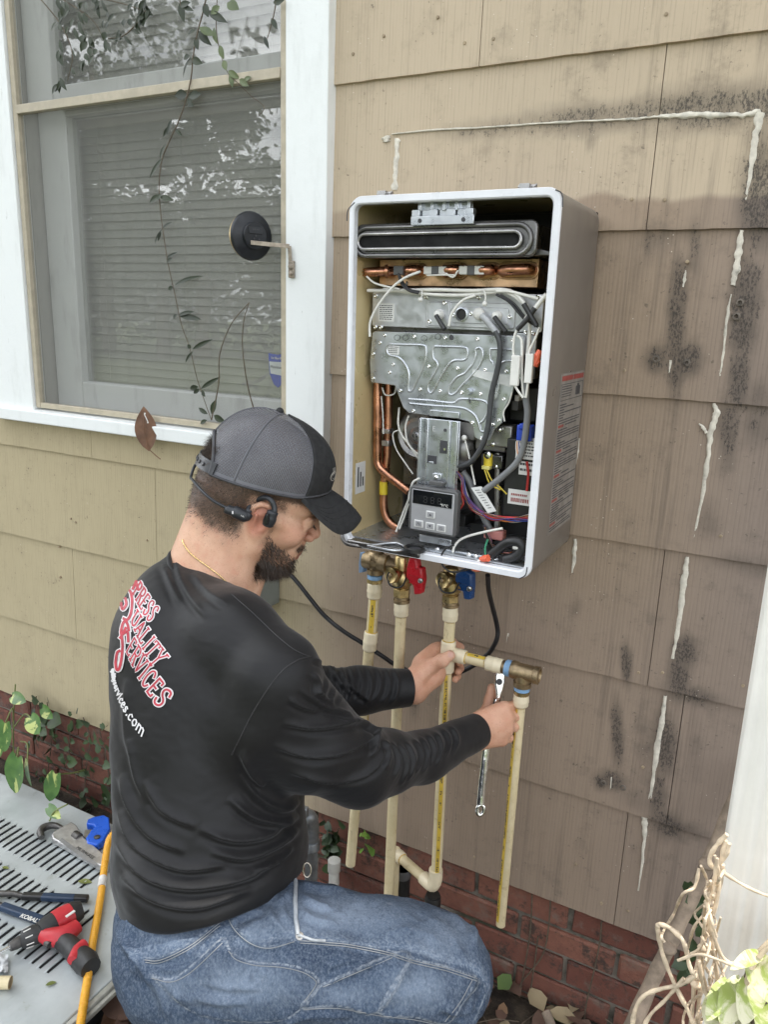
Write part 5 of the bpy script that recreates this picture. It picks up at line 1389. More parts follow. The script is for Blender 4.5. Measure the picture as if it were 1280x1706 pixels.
# ================================================================== PERSON: distance-field sculpting
class Field:
    def __init__(s, lo, hi, h):
        s.lo = np.array(lo, np.float32); s.h = h
        s.n = np.ceil((np.array(hi)-np.array(lo))/h).astype(int)+1
        s.F = np.full(s.n, 1.0, np.float32)
        s.ax = [s.lo[i] + h*np.arange(s.n[i], dtype=np.float32) for i in range(3)]
    def sub(s, lo, hi):
        a = np.clip(np.floor((np.array(lo)-s.lo)/s.h).astype(int), 0, s.n); b = np.clip(np.ceil((np.array(hi)-s.lo)/s.h).astype(int)+1, 0, s.n)
        sl = tuple(slice(a[i], b[i]) for i in range(3))
        g = (s.ax[0][sl[0]][:, None, None], s.ax[1][sl[1]][None, :, None], s.ax[2][sl[2]][None, None, :])
        return sl, g
    def blend(s, sl, d, k, op):
        F = s.F[sl]
        if F.size == 0: return
        if op == 'U':
            t = np.clip(.5+.5*(F-d)/k, 0, 1); s.F[sl] = F*(1-t)+d*t-k*t*(1-t)
        elif op == 'S':
            t = np.clip(.5-.5*(F+d)/k, 0, 1); s.F[sl] = F*(1-t)-d*t+k*t*(1-t)
        elif op == 'I':
            t = np.clip(.5-.5*(F-d)/k, 0, 1); s.F[sl] = F*(1-t)+d*t+k*t*(1-t)
    def cone(s, a, b, ra, rb, k=.01, op='U'):
        a, b = np.array(a, np.float32), np.array(b, np.float32); m = max(ra, rb)+k*2+4*s.h
        sl, g = s.sub(np.minimum(a, b)-m, np.maximum(a, b)+m)
        ab = b-a; L2 = float(ab@ab)+1e-12
        t = np.clip(((g[0]-a[0])*ab[0]+(g[1]-a[1])*ab[1]+(g[2]-a[2])*ab[2])/L2, 0, 1)
        d = np.sqrt((g[0]-a[0]-t*ab[0])**2+(g[1]-a[1]-t*ab[1])**2+(g[2]-a[2]-t*ab[2])**2)-(ra+(rb-ra)*t)
        s.blend(sl, d, k, op); return s
    def chain(s, pts, rs, k=.01, op='U'):
        for i in range(len(pts)-1): s.cone(pts[i], pts[i+1], rs[i], rs[i+1], k, op)
        return s
    def ell(s, c, r, axes=None, k=.01, op='U'):
        c = np.array(c, np.float32); r = np.array(r, np.float32); m = float(r.max())+k*2+4*s.h
        sl, g = s.sub(c-m, c+m)
        A = np.eye(3, dtype=np.float32) if axes is None else np.array(axes, np.float32)
        dx, dy, dz = g[0]-c[0], g[1]-c[1], g[2]-c[2]
        q = [dx*A[i, 0]+dy*A[i, 1]+dz*A[i, 2] for i in range(3)]
        k0 = np.sqrt((q[0]/r[0])**2+(q[1]/r[1])**2+(q[2]/r[2])**2); k1 = np.sqrt((q[0]/r[0]**2)**2+(q[1]/r[1]**2)**2+(q[2]/r[2]**2)**2)
        s.blend(sl, k0*(k0-1)/np.maximum(k1, 1e-9), k, op); return s
    def plane(s, o, n, k=.004):
        """keep the side against n"""
        sl = (slice(None),)*3
        d = (s.ax[0][:, None, None]-o[0])*n[0]+(s.ax[1][None, :, None]-o[1])*n[1]+(s.ax[2][None, None, :]-o[2])*n[2]
        s.blend(sl, d.astype(np.float32), k, 'I'); return s
    def mesh(s):
        """surface nets"""
        F = s.F; neg = F < 0
        c = neg[:-1, :-1, :-1].astype(np.uint8)
        for dx in (0, 1):
            for dy in (0, 1):
                for dz in (0, 1):
                    if dx+dy+dz: c = c + neg[dx:F.shape[0]-1+dx, dy:F.shape[1]-1+dy, dz:F.shape[2]-1+dz]
        ii = np.argwhere((c > 0) & (c < 8))
        idx = np.full(c.shape, -1, np.int32); idx[tuple(ii.T)] = np.arange(len(ii))
        acc = np.zeros((len(ii), 3)); cnt = np.zeros(len(ii))
        corners = [(0,0,0),(1,0,0),(0,1,0),(1,1,0),(0,0,1),(1,0,1),(0,1,1),(1,1,1)]
        vals = [F[ii[:, 0]+a, ii[:, 1]+b, ii[:, 2]+e].astype(float) for a, b, e in corners]
        for a, b in ((0,1),(2,3),(4,5),(6,7),(0,2),(1,3),(4,6),(5,7),(0,4),(1,5),(2,6),(3,7)):
            m = (vals[a] < 0) != (vals[b] < 0)
            t = np.where(m, vals[a]/np.where(m, vals[a]-vals[b], 1), 0)
            p = np.array(corners[a])[None]+t[:, None]*(np.array(corners[b])-np.array(corners[a]))[None]
            acc += np.where(m[:, None], p, 0); cnt += m
        V = s.lo[None]+s.h*(ii+acc/np.maximum(cnt, 1)[:, None])
        quads = []
        for ax in range(3):
            n0 = np.take(neg, range(F.shape[ax]-1), ax); n1 = np.take(neg, range(1, F.shape[ax]), ax)
            e = np.argwhere(n0 != n1); flip = n0[tuple(e.T)]
            o = [i for i in range(3) if i != ax]
            ok = (e[:, o[0]] > 0) & (e[:, o[1]] > 0) & (e[:, o[0]] < c.shape[o[0]]) & (e[:, o[1]] < c.shape[o[1]])
            e, flip = e[ok], flip[ok]
            q = []
            for da, db in ((0,0),(-1,0),(-1,-1),(0,-1)):
                f = e.copy(); f[:, o[0]] += da; f[:, o[1]] += db; q.append(idx[tuple(f.T)])
            q = np.stack(q, 1)
            if ax == 1: flip = ~flip
            q[~flip] = q[~flip][:, ::-1]
            quads.append(q)
        return V, np.concatenate(quads)
def mesh_from(name, V, Q, mat, parent, smooth_iter=0):
    if smooth_iter:
        E = np.concatenate([Q[:, [0, 1]], Q[:, [1, 2]], Q[:, [2, 3]], Q[:, [3, 0]]])
        for _ in range(smooth_iter):
            acc = np.zeros_like(V); n = np.zeros(len(V))
            for i in range(3): acc[:, i] = np.bincount(E[:, 0], V[E[:, 1], i], len(V))+np.bincount(E[:, 1], V[E[:, 0], i], len(V))
            n = np.bincount(E[:, 0], minlength=len(V))+np.bincount(E[:, 1], minlength=len(V))
            V = V*.5+.5*acc/np.maximum(n, 1)[:, None]
    return V, Q
def normals(V, Q):
    fn = np.cross(V[Q[:, 2]]-V[Q[:, 0]], V[Q[:, 3]]-V[Q[:, 1]])
    N = np.zeros_like(V)
    for k in range(4):
        for i in range(3): N[:, i] += np.bincount(Q[:, k], fn[:, i], len(V))
    return N/np.maximum(np.linalg.norm(N, axis=1), 1e-12)[:, None]
def link_np(name, V, Q, mat, parent, attrs=None):
    o0 = np.array(root_of(parent).location)
    me = bpy.data.meshes.new(name)
    me.vertices.add(len(V)); me.vertices.foreach_set('co', (V-o0).astype(np.float32).ravel())
    me.loops.add(Q.size); me.loops.foreach_set('vertex_index', Q.astype(np.int32).ravel())
    me.polygons.add(len(Q)); me.polygons.foreach_set('loop_start', np.arange(0, Q.size, 4, dtype=np.int32))
    me.polygons.foreach_set('use_smooth', np.ones(len(Q), bool))
    me.update(calc_edges=True); me.validate()
    for k, v in (attrs or {}).items():
        at = me.attributes.new(k, 'FLOAT', 'POINT'); at.data.foreach_set('value', v.astype(np.float32))
    me.materials.append(mat)
    o = bpy.data.objects.new(name, me); COL.objects.link(o); o.parent = parent
    return o
def tri_bvh(V, Q):
    return BVHTree.FromPolygons([tuple(v) for v in V], [tuple(int(i) for i in q) for q in Q])
def fbm(V, scale, seed=0.0, octv=2):
    s = Vector((seed*7.1, seed*3.3, seed*1.7))
    return np.array([mnoise.fractal(Vector(v)*scale+s, 1.0, 2.0, octv) for v in V])
def fold(V, N, strokes, facing=True):
    """raise cloth folds along strokes [(points px, half width px, height m)]; asymmetric ridge"""
    px, py, dep = project(V)
    view = V-CAMP; view /= np.linalg.norm(view, axis=1)[:, None]
    face = np.clip(-(N*view).sum(1)*2.5+.15, 0, 1) if facing else 1
    disp = np.zeros(len(V))
    for pts, wd, hgt in strokes:
        q = np.array(spline2(pts, 6)); lo, hi = q.min(0)-wd*4, q.max(0)+wd*4
        m = np.nonzero((px > lo[0]) & (px < hi[0]) & (py > lo[1]) & (py < hi[1]))[0]
        if not len(m): continue
        p = np.stack([px[m], py[m]], 1); best = np.full(len(m), 1e9); tt = np.zeros(len(m)); sd = np.zeros(len(m))
        for i in range(len(q)-1):
            a, b = q[i], q[i+1]; ab = b-a; t = np.clip(((p-a)@ab)/(ab@ab+1e-9), 0, 1)
            dv = p-a-t[:, None]*ab; d = np.hypot(dv[:, 0], dv[:, 1]); u = d < best
            best[u] = d[u]; tt[u] = (i+t[u])/(len(q)-1); sd[u] = (ab[0]*dv[u, 1]-ab[1]*dv[u, 0])
        env = np.clip(np.minimum(tt, 1-tt)*5, 0, 1)**.7
        w = np.where(sd > 0, wd*.8, wd*1.5)
        prof = np.exp(-(best/w)**1.45)-.45*np.exp(-((best-wd*2.1)/(wd*1.1))**2)*(sd > 0)
        disp[m] += hgt*env*prof
    return V+N*(disp*face)[:, None]

# ------------------------------------------------------------------ head frame
HO = np.array(P(437, 800, 1.22))
vd = HO-CAMP; vd /= np.linalg.norm(vd)
hr = -vd.copy(); hr[2] = 0; hr /= np.linalg.norm(hr)               # his right, level, towards the viewer
hf0 = np.cross(np.array([0, 0, 1.0]), hr); hf0 /= np.linalg.norm(hf0)   # level forward
if hf0 @ RC[:, 0] < 0: hf0 = -hf0
TH = R_(23.0)
hf = math.cos(TH)*hf0-math.sin(TH)*np.array([0, 0, 1.0]); hu = math.sin(TH)*hf0+math.cos(TH)*np.array([0, 0, 1.0])
HA = np.stack([hf, hu, hr])
def H(f, u, r): return HO+(f*hf+u*hu+r*hr)*.001
def hl(V): return (V-HO)@HA.T*1000

person = thing("person", "kneeling man in black long sleeve shirt, mesh cap and blue jeans holding a wrench", "person", (P(400, 1300, 1.15).x, P(400, 1300, 1.15).y, 0))

def skin_mat():
    t = NT("skin"); p = t.P()
    n = t.noise(p, 26, 5, 0.6); f = t.noise(p, 300, 3, 0.6)
    c = t.mix(t.mr(n, 0.3, 0.7), (0.54, 0.30, 0.19), (0.64, 0.395, 0.27))
    c = t.mix(t.ma('MULTIPLY', t.attr('flush'), 0.55), c, (0.50, 0.14, 0.095))
    c = t.mix(t.mr(t.noise(p, 420, 2, 0.5), 0.60, 0.72, 0, 0.35), c, (0.27, 0.12, 0.08))
    c = t.mix(t.mr(t.noise(p, 70, 5, .7), .52, .68, 0, .30), c, (0.52, 0.20, 0.13))
    st = t.noise(p, 900, 3, 0.75)
    hair = t.attr('stubble')
    k = t.ma('MULTIPLY', hair, t.mr(st, t.ma('SUBTRACT', 0.68, t.ma('MULTIPLY', hair, 0.42)), t.ma('SUBTRACT', 0.80, t.ma('MULTIPLY', hair, 0.42)), 0.30, 1.0), True)
    c = t.mix(k, c, (0.030, 0.020, 0.014))
    c = t.mix(t.attr('lip'), c, (0.36, 0.13, 0.10))
    c = t.mix(t.attr('nail'), c, (0.58, 0.34, 0.27))
    t.b.inputs['Subsurface Weight'].default_value = 0.10
    t.b.inputs['Subsurface Radius'].default_value = (0.012, 0.004, 0.002)
    t.b.inputs['Subsurface Scale'].default_value = 0.4
    h = t.ma('ADD', t.ma('MULTIPLY', f, 0.5), t.vor(p, 700))
    return t.done(c, t.mr(n, 0.3, 0.7, 0.42, 0.56), 0, t.bump(t.ma('ADD', h, t.ma('MULTIPLY', t.noise(p, 130, 5, .7), 1.2)), 0.30, 0.0008), **{'Specular IOR Level': 0.4})
M_skin = skin_mat()

# ------------------------------------------------------------------ head and neck
g = Field(HO-np.array([.20, .20, .27]), HO+np.array([.20, .20, .16]), .0017)
E_ = lambda c, r, k=8, op='U': g.ell(H(*c), np.array(r)*.001, HA, k*.001, op)
C_ = lambda a, b, ra, rb, k=8, op='U': g.cone(H(*a), H(*b), ra*.001, rb*.001, k*.001, op)
E_((-6, 14, 0), (90, 88, 74))
E_((-28, -36, 0), (66, 60, 64), 25)
E_((44, -50, 0), (50, 62, 55), 22)
E_((62, -6, 0), (36, 34, 54), 14)
E_((74, -108, 0), (20, 18, 24), 18)
for s in (-1, 1):
    C_((20, -88, 52*s), (72, -114, 18*s), 15, 14, 18)
    C_((14, -55, 56*s), (20, -90, 52*s), 16, 15, 16)
    E_((66, -55, 34*s), (26, 22, 22), 14)
    C_((88, -10, 10*s), (78, -12, 42*s), 7, 7, 9)
    C_((82, -44, 30*s), (30, -40, 64*s), 8, 6, 14)
E_((84, -84, 0), (17, 24, 28), 12)
for s in (-1, 1):
    E_((101, -28, 30*s), (11, 10, 15), 7, 'S')
C_((98, -20, 0), (113, -46, 0), 6.0, 6.6, 6)
C_((100, -36, 0), (108, -52, 0), 8.5, 9.5, 7)
E_((113.5, -49, 0), (7, 6.5, 7.5), 4)
for s in (-1, 1):
    E_((104, -57, 10.5*s), (9, 7, 6.5), 4)
    E_((108, -63.5, 7*s), (4.5, 2.5, 3), 2, 'S')
C_((98, -66, 0), (100, -82, 0), 6, 5, 8)
for s in (-1, 1):
    C_((99.5, -88, 0), (92, -91, 20*s), 4.6, 2.6, 4)
    C_((97.5, -97, 0), (90, -95, 18*s), 5.2, 3, 4)
E_((94, -106, 0), (6, 4, 14), 5, 'S')
E_((90, -116, 0), (10, 10, 15), 8)
for s in (-1, 1):
    E_((87, -29, 31*s), (11.8, 11.8, 11.8), 2)
    C_((98, -21, 22*s), (91, -22, 42*s), 3.2, 3.2, 4)       # upper lid, lowered
    C_((99.5, -26, 24*s), (92, -27, 41*s), 2.2, 2.2, 2)
    C_((95, -38, 22*s), (88, -38, 40*s), 2.6, 2.6, 4)
# neck, running down into the shirt
NB = np.array(P(352, 985, 1.22))
g.cone(H(-30, -62, 0), NB, .056, .063, .022)
g.cone(H(-52, -70, 20), NB+(-hf*.03), .032, .045, .02); g.cone(H(-52, -70, -20), NB+(-hf*.03), .032, .045, .02)
g.cone(H(8, -72, 52), NB+hf*.035+hr*.02, .014, .018, .018)              # neck muscle
g.cone(H(46, -118, 0), NB+hf*.045, .020, .03, .02)
# ears
for s in (1, -1):
    e = lambda f, u, r: (f, u+9, s*r)
    hel = [e(6, -62, 66), e(-1, -48, 72), e(-2, -36, 77), e(6, -28, 79), e(17, -27, 77), e(25, -34, 73), e(26, -44, 70)]
    E_(e(14, -54, 69), (16, 26, 8), 4)
    for i in range(len(hel)-1): C_(hel[i], hel[i+1], 4.3, 4.3, 2)
    C_(e(6, -62, 66), e(12, -76, 70), 4.2, 5, 4); E_(e(16, -80, 70), (8, 9, 4.5), 4)
    E_(e(18, -56, 79), (8.5, 13, 7), 3, 'S')
    E_(e(14, -38, 82), (7, 5, 5), 3, 'S')
    C_(e(7, -62, 75), e(6, -46, 78), 2.4, 2.6, 2)
    C_(e(27, -56, 68), e(25, -64, 68), 4.5, 3.5, 3)
HV, HQ = g.mesh()
HV, HQ = mesh_from("", HV, HQ, None, None, 1)
# ------------------------------------------------------------------ hands
def hand_field(pts): 
    pts = np.array([np.array(p) for p in pts]); return Field(pts.min(0)-.05, pts.max(0)+.05, .0016)
nail_c = []
# right hand: closed round the wrench, back of the hand towards the viewer
wr = np.array(P(793, 1219, 1.395))
kn = [np.array(P(*q)) for q in ((841, 1180, 1.408), (845, 1197, 1.405), (843, 1215, 1.405), (836, 1232, 1.41))]
g = hand_field([wr, P(770, 1228, 1.36)] + kn + [P(870, 1150, 1.46), P(815, 1140, 1.46)])
g.cone(P(760, 1235, 1.34), wr, .029, .0255, .01)
for i, q in enumerate(kn):
    base = wr+(q-wr)*.12+np.array(CAM_D)*(.010*(i-1.5))
    g.cone(base, q, .017, .0125 if i < 3 else .0115, .012)
    g.ell(q, (.0105, .0105, .0105), None, .006)
g.ell((wr+kn[1]+kn[2])/3+np.array(CAM_F)*.016, (.030, .026, .034), None, .014)
mid = [P(859, 1175, 1.428), P(861, 1192, 1.424), P(857, 1210, 1.424), P(848, 1229, 1.427)]
tip = [P(855, 1178, 1.452), P(856, 1195, 1.45), P(852, 1213, 1.45), P(843, 1231, 1.45)]
end = [P(835, 1184, 1.458), P(834, 1200, 1.456), P(830, 1217, 1.456), P(823, 1234, 1.456)]
for i in range(4):
    r = (.0094, .0096, .0092, .0082)[i]
    g.cone(kn[i], mid[i], r+.0012, r, .004); g.cone(mid[i], tip[i], r, r*.95, .003); g.cone(tip[i], end[i], r*.95, r*.85, .003)
    g.ell(np.array(mid[i])-np.array(CAM_F)*.001, (r*1.05,)*3, None, .003)
g.chain([wr+np.array(CAM_F)*.022-np.array(CAM_D)*.01, P(812, 1186, 1.452), P(817, 1166, 1.460), P(820, 1146, 1.458)], [.016, .0125, .0105, .0085], .006)
for i in range(3):                                           # tendons
    g.cone(wr+(kn[i]-wr)*.3-np.array(CAM_F)*.013, kn[i]-np.array(CAM_F)*.006, .0028, .0028, .006)
RV, RQ = g.mesh()
# left hand: round the cold pipe, thumb in front
wl = np.array(P(688, 1142, 1.443))
g = hand_field([wl, P(660, 1150, 1.408), P(770, 1070, 1.6), P(768, 1130, 1.438)])
g.cone(P(655, 1150, 1.424), wl, .026, .0255, .01)
kl = [np.array(P(*q)) for q in ((731, 1080, 1.491), (733, 1097, 1.498), (732, 1113, 1.498), (727, 1127, 1.494))]
for i, q in enumerate(kl):
    g.cone(wl+(q-wl)*.15+np.array(CAM_D)*(.010*(i-1.2)), q, .0175, .012, .012)
g.ell((wl*1.1+kl[1]+kl[2]*.9)/3-np.array(CAM_F)*.004, (.032, .026, .030), None, .014)
g.cone(wl+np.array(CAM_D)*.014, P(712, 1135, 1.458), .018, .014, .014)
m1 = [P(754, 1071, 1.510), P(757, 1090, 1.514), P(756, 1108, 1.514), P(752, 1124, 1.510)]
t1 = [P(766, 1079, 1.494), P(768, 1097, 1.496), P(766, 1113, 1.496), P(762, 1127, 1.494)]
e1 = [P(763, 1090, 1.476), P(766, 1103, 1.478), P(764, 1119, 1.478), P(759, 1132, 1.478)]
for i in range(4):
    r = (.0094, .0096, .0092, .0082)[i]
    g.cone(kl[i], m1[i], r+.001, r, .004); g.cone(m1[i], t1[i], r, r*.95, .003); g.cone(t1[i], e1[i], r*.95, r*.8, .003)
g.chain([wl+np.array([0, 0, .012])-np.array(CAM_F)*.006, P(716, 1110, 1.450), P(736, 1101, 1.440), P(750, 1092, 1.438)], [.018, .0145, .0118, .0098], .006)
g.ell(P(737, 1101, 1.439), (.0122, .0122, .0122), None, .004)
g.chain([P(704, 1104, 1.468), P(722, 1086, 1.486)], [.017, .014], .012)
LV, LQ = g.mesh()
nail_c = [(np.array(P(752, 1090, 1.429)), .0075), (np.array(P(763, 1093, 1.468)), .005)]
# torso core, arms and legs under the clothes (coarse)
g = Field(np.array([-1.25, -1.0, 0.0]), np.array([-.05, .05, 1.15]), .011)
g.cone(NB, P(345, 1100, 1.2), .05, .10, .05); g.cone(P(350, 1120, 1.2), P(345, 1450, 1.17), .10, .09, .05)
g.chain([P(360, 1030, 1.2), P(445, 1120, 1.07), P(590, 1275, 1.165), P(700, 1262, 1.275), P(765, 1232, 1.355)], [.04, .03, .025, .02, .02], .006)
g.chain([P(375, 1050, 1.25), P(395, 1085, 1.32), P(525, 1160, 1.38), P(655, 1149, 1.43)], [.035, .03, .025, .02], .006)
g.cone(P(300, 1560, 1.12), P(700, 1600, 1.06), .07, .05, .03)
BV, BQ = g.mesh()
allV = np.concatenate([HV, RV, LV, BV]); off = np.cumsum([0, len(HV), len(RV), len(LV)])
allQ = np.concatenate([HQ, RQ+off[1], LQ+off[2], BQ+off[3]])
q = hl(allV); f_, u_, r_ = q[:, 0], q[:, 1], np.abs(q[:, 2])
ishead = np.zeros(len(allV)); ishead[:len(HV)] = 1
sm = lambda x, a, b: np.clip((x-a)/(b-a), 0, 1)**2*(3-2*np.clip((x-a)/(b-a), 0, 1))
# short faded hair: strong under the cap, thinning towards the nape and in front of the ear
edge_n = fbm(allV[:len(HV)], 60, 3, 2)*9
en = np.zeros(len(allV)); en[:len(HV)] = edge_n
nape = sm(u_+en+(f_+70)*.12, -112, -62)*sm(-f_, -12+0, 18)
temple = sm(u_+en, -46, -20)*sm(-f_, -58, -40)
burn = sm(-(np.abs(f_-34)-8-(u_+60)*-.02), -6, 4)*sm(u_, -95, -75)*sm(-u_, 0, 10)
scalp = sm(u_-.16*f_, -22, -8)
hairm = np.maximum(np.maximum(np.maximum(nape*1.0, temple*.75), burn*.55), scalp)*ishead
hairm *= 1-sm(-np.hypot(f_-14, (u_+46)*.66), -24, -17)*(r_ > 60)   # none on the ear
beard = sm(-u_-(f_-30)*.25, 62, 92)*sm(f_, 24, 42)*sm(-u_, 40, 60)
beard *= 1-sm(f_-(.0*u_), 84, 92)*sm(u_, -104, -96)*sm(r_, -30, -10)*0
cheek = 1-sm(u_+.55*(f_-40), -60, -38)
beard = np.clip(sm(-(u_+58+.50*(f_-40)), 0, 22), 0, 1)*sm(f_+.10*(u_+90), 30, 42)*sm(u_+.0*f_, -146, -134)
must = sm(-np.hypot((u_+78)/1.0, (r_-12)*.45), -10, -5)*sm(f_, 80, 88)
lips = sm(-np.abs(u_+93), -7.5, -4)*sm(f_, 90, 94)*sm(-r_, -20, -14)*ishead
beard_s = np.clip(beard, 0, 1)*ishead*(1-lips); beard = np.maximum(beard, must*1.3)*ishead*(1-lips)
stub = np.clip(np.maximum(hairm*.9, beard*.60), 0, 1)
# eyebrow
brow = sm(-np.abs(u_+9-(r_-30)*.05), -6.5, -3)*sm(f_, 72, 78)*sm(r_, 12, 16)*sm(-r_, -48, -42)*ishead
stub = np.maximum(stub, brow)
flush = sm(-np.hypot(f_-14, (u_+45)*.7), -24, -10)*(r_ > 62)*ishead*1.1+sm(-np.hypot(f_-104, u_+50), -22, -6)*.6*ishead+sm(-np.hypot(f_-70, u_+52), -30, -6)*.45*ishead
flush[off[1]:off[3]] = .25
nail = np.zeros(len(allV))
for c, r in nail_c: nail = np.maximum(nail, sm(-np.linalg.norm(allV-c, axis=1), -r, -r*.75))
body = link_np("body", allV, allQ, M_skin, person, dict(stubble=stub, flush=np.clip(flush, 0, 1), lip=lips, nail=nail))
# eyes (closed to a slit) : dark lashes
m = MB()
for s in (-1, 1):
    c = [H(100.5-abs(t)*2.5, -30.5-.6*(1-t*t), (31+10*t)*s) for t in (-1, -.5, 0, .5, 1)]
    m.tube(spline(c, 4), .0009, 5)
    for k in range(9):
        t = -1+.25*k; a = H(100.5-abs(t)*2.5, -30.8, (31+10*t)*s); b = H(106.5-abs(t)*2.5, -34, (31+11.5*t)*s)
        m.tube([a, b], [.0004, .00015], 4)
M_hair = simple("dark_brown_hair", (0.045, 0.028, 0.018), 0.5, 0, 0.35, 60)
obj("eyelashes", m, M_hair, person)

# ------------------------------------------------------------------ hair strands: beard, nape, tuft above the strap
rnd = random.Random(9)
hb = tri_bvh(HV, HQ)
HN = normals(HV, HQ)
def strands(idx, count, ln, dirf, name, wd=.00035):
    vs, fs = [], []
    ch = rnd.choices(range(len(idx)), k=count)
    for c in ch:
        i = idx[c]; p = Vector(HV[i])+Vector((rnd.uniform(-1, 1), rnd.uniform(-1, 1), rnd.uniform(-1, 1)))*.0009; n = Vector(HN[i])
        d = (Vector(dirf(HV[i]))+n*rnd.uniform(.15, .55)+Vector((rnd.gauss(0, .28), rnd.gauss(0, .28), rnd.gauss(0, .28)))).normalized()
        L1 = ln*rnd.uniform(.5, 1.25); side = d.cross(n).normalized()*wd
        if side.length < 1e-6: continue
        mid_ = p+d*L1*.55+n*L1*.10; tip_ = p+d*L1+Vector((0, 0, -.1))*L1
        o = len(vs); vs += [p-n*.001-side, p-n*.001+side, mid_+side*.8, mid_-side*.8, tip_]
        fs += [(o, o+1, o+2, o+3), (o+3, o+2, o+4)]
    m = MB(); m.v = vs; m.f = fs
    o = obj(name, m, M_hair, person, smooth=None); o["kind"] = "stuff"; return o
hs = stub[:len(HV)]; bd = np.maximum(beard_s, must*.6*(1-lips))[:len(HV)]
near = q[:len(HV), 2] > -45
ids = [i for i in np.nonzero((bd > .25))[0] if rnd.random() < bd[i]**1.5]
strands(ids, 3000, .0095, lambda p: -.55*hu+.25*hf, "beard")
ids2 = [i for i in np.nonzero((bd > .6) & (q[:len(HV), 1] < -108))[0]]
strands(ids2, 1700, .014, lambda p: -.8*hu+.2*hf, "chin_beard")
hm = hairm[:len(HV)]
ids3 = [i for i in np.nonzero(hm > .3)[0] if rnd.random() < hm[i]**2]
strands(ids3, 9000, .0055, lambda p: -.9*hu-.3*hf, "short_hair", .00028)
# tuft of longer hair in the opening above the cap strap
vs, fs = [], []
m = MB()
for _ in range(1900):
    a = rnd.uniform(-1, 1); b = rnd.uniform(-14, 24)
    r0 = 46*a; f0 = -6-math.sqrt(max(0, 1-(r0/76)**2))*86+rnd.uniform(-3, 4)
    p = Vector(H(f0, b+8, r0)); d = Vector(-hf*.8+hu*rnd.uniform(-.5, .9)+hr*(a*.5+rnd.gauss(0, .25))).normalized(); s_ = d.cross(Vector(hu)).normalized()*.0006
    L1 = rnd.uniform(.008, .020)
    m.add([p-s_, p+s_, p+d*L1*.6+s_*.7, p+d*L1*.6-s_*.7, p+d*L1-Vector((0, 0, .3*L1))], [(0, 1, 2, 3), (3, 2, 4)])
o = obj("back_hair", m, M_hair, person, smooth=None); o["kind"] = "stuff"
# ------------------------------------------------------------------ shirt
def cloth_black():
    t = NT("black_jersey"); p = t.P()
    n = t.noise(p, 5, 3, 0.5); f = t.noise(p, 700, 2, 0.5)
    c = t.mix(n, (0.0042, 0.0040, 0.0046), (0.0068, 0.0064, 0.0070))
    h = t.ma('ADD', t.ma('MULTIPLY', f, 0.4), t.ma('MULTIPLY', t.noise(p, 90, 4, 0.6), 0.5))
    t.b.inputs['Sheen Weight'].default_value = 0.10
    t.b.inputs['Sheen Roughness'].default_value = 0.45
    return t.done(c, t.mr(n, 0.3, 0.7, 0.52, 0.62), 0, t.bump(h, 0.16, 0.001), **{'Specular IOR Level': 0.36})
M_shirt = cloth_black()
g = Field(np.array([-1.10, -.92, .50]), np.array([-.33, -.08, 1.20]), .0029)
nv = lambda *a: np.array(P(*a))
ax_t = np.stack([np.array(CAM_R), -np.array(CAM_D), -np.array(CAM_F)])
E = lambda px, py, d, r, k=.05: g.ell(nv(px, py, d), r, ax_t, k)
E(350, 1175, 1.20, (.145, .185, .165))
E(290, 1060, 1.21, (.085, .115, .135), .05)
E(385, 1140, 1.115, (.085, .11, .075), .05)
E(354, 1330, 1.17, (.140, .20, .155), .05)
E(352, 1440, 1.165, (.140, .12, .158), .04)
g.chain([P(305, 1000, 1.20), P(385, 1055, 1.10), P(460, 1124, 1.05)], [.055, .056, .060], .03)
g.chain([P(305, 1000, 1.22), P(375, 1050, 1.30), P(392, 1075, 1.335)], [.055, .056, .058], .03)
g.cone(P(400, 1078, 1.2), P(430, 1200, 1.2), .055, .07, .05)
# sleeves
g.chain([P(458, 1132, 1.055), P(525, 1222, 1.10), P(598, 1272, 1.165), P(640, 1268, 1.205), P(700, 1262, 1.275), P(800, 1216, 1.398)], [.062, .058, .055, .048, .041, .0315], .018)
g.cone(P(520, 1265, 1.10), P(600, 1292, 1.165), .045, .040, .03)
g.cone(P(430, 1205, 1.06), P(500, 1240, 1.09), .055, .05, .04)
g.chain([P(398, 1075, 1.33), P(480, 1135, 1.36), P(525, 1158, 1.38), P(600, 1150, 1.405), P(681, 1146, 1.44)], [.058, .054, .048, .040, .0345], .018)
# cut at cuffs and hem
def cutplane(a, b, c, inside):
    a, b, c = np.array(a), np.array(b), np.array(c); n = np.cross(b-a, c-a); n /= np.linalg.norm(n)
    if n @ (np.array(inside)-a) > 0: n = -n
    return a, n
o_, n_ = cutplane(P(178, 1478, 1.2), P(496, 1425, 1.2), P(318, 1546, 1.02), P(340, 1300, 1.2))
g.plane(o_, n_, .006)
# open the neck
cc = (np.array(P(408, 997, 1.205))+np.array(P(297, 915, 1.225)))/2
ca = np.array(P(408, 997, 1.205))-np.array(P(297, 915, 1.225)); La = np.linalg.norm(ca)/2; ca /= np.linalg.norm(ca)
cb_ = hr-ca*(hr@ca); cb_ /= np.linalg.norm(cb_)
cn = np.cross(ca, cb_); cn = cn if cn[2] > 0 else -cn
g.cone(cc+cn*.080-ca*.004, cc+cn*.22-ca*.02, .084, .11, .006, 'S')
g.cone(cc+cn*.06+ca*.02, cc+cn*.2+ca*.02, .062, .10, .006, 'S')
V, Q = g.mesh()
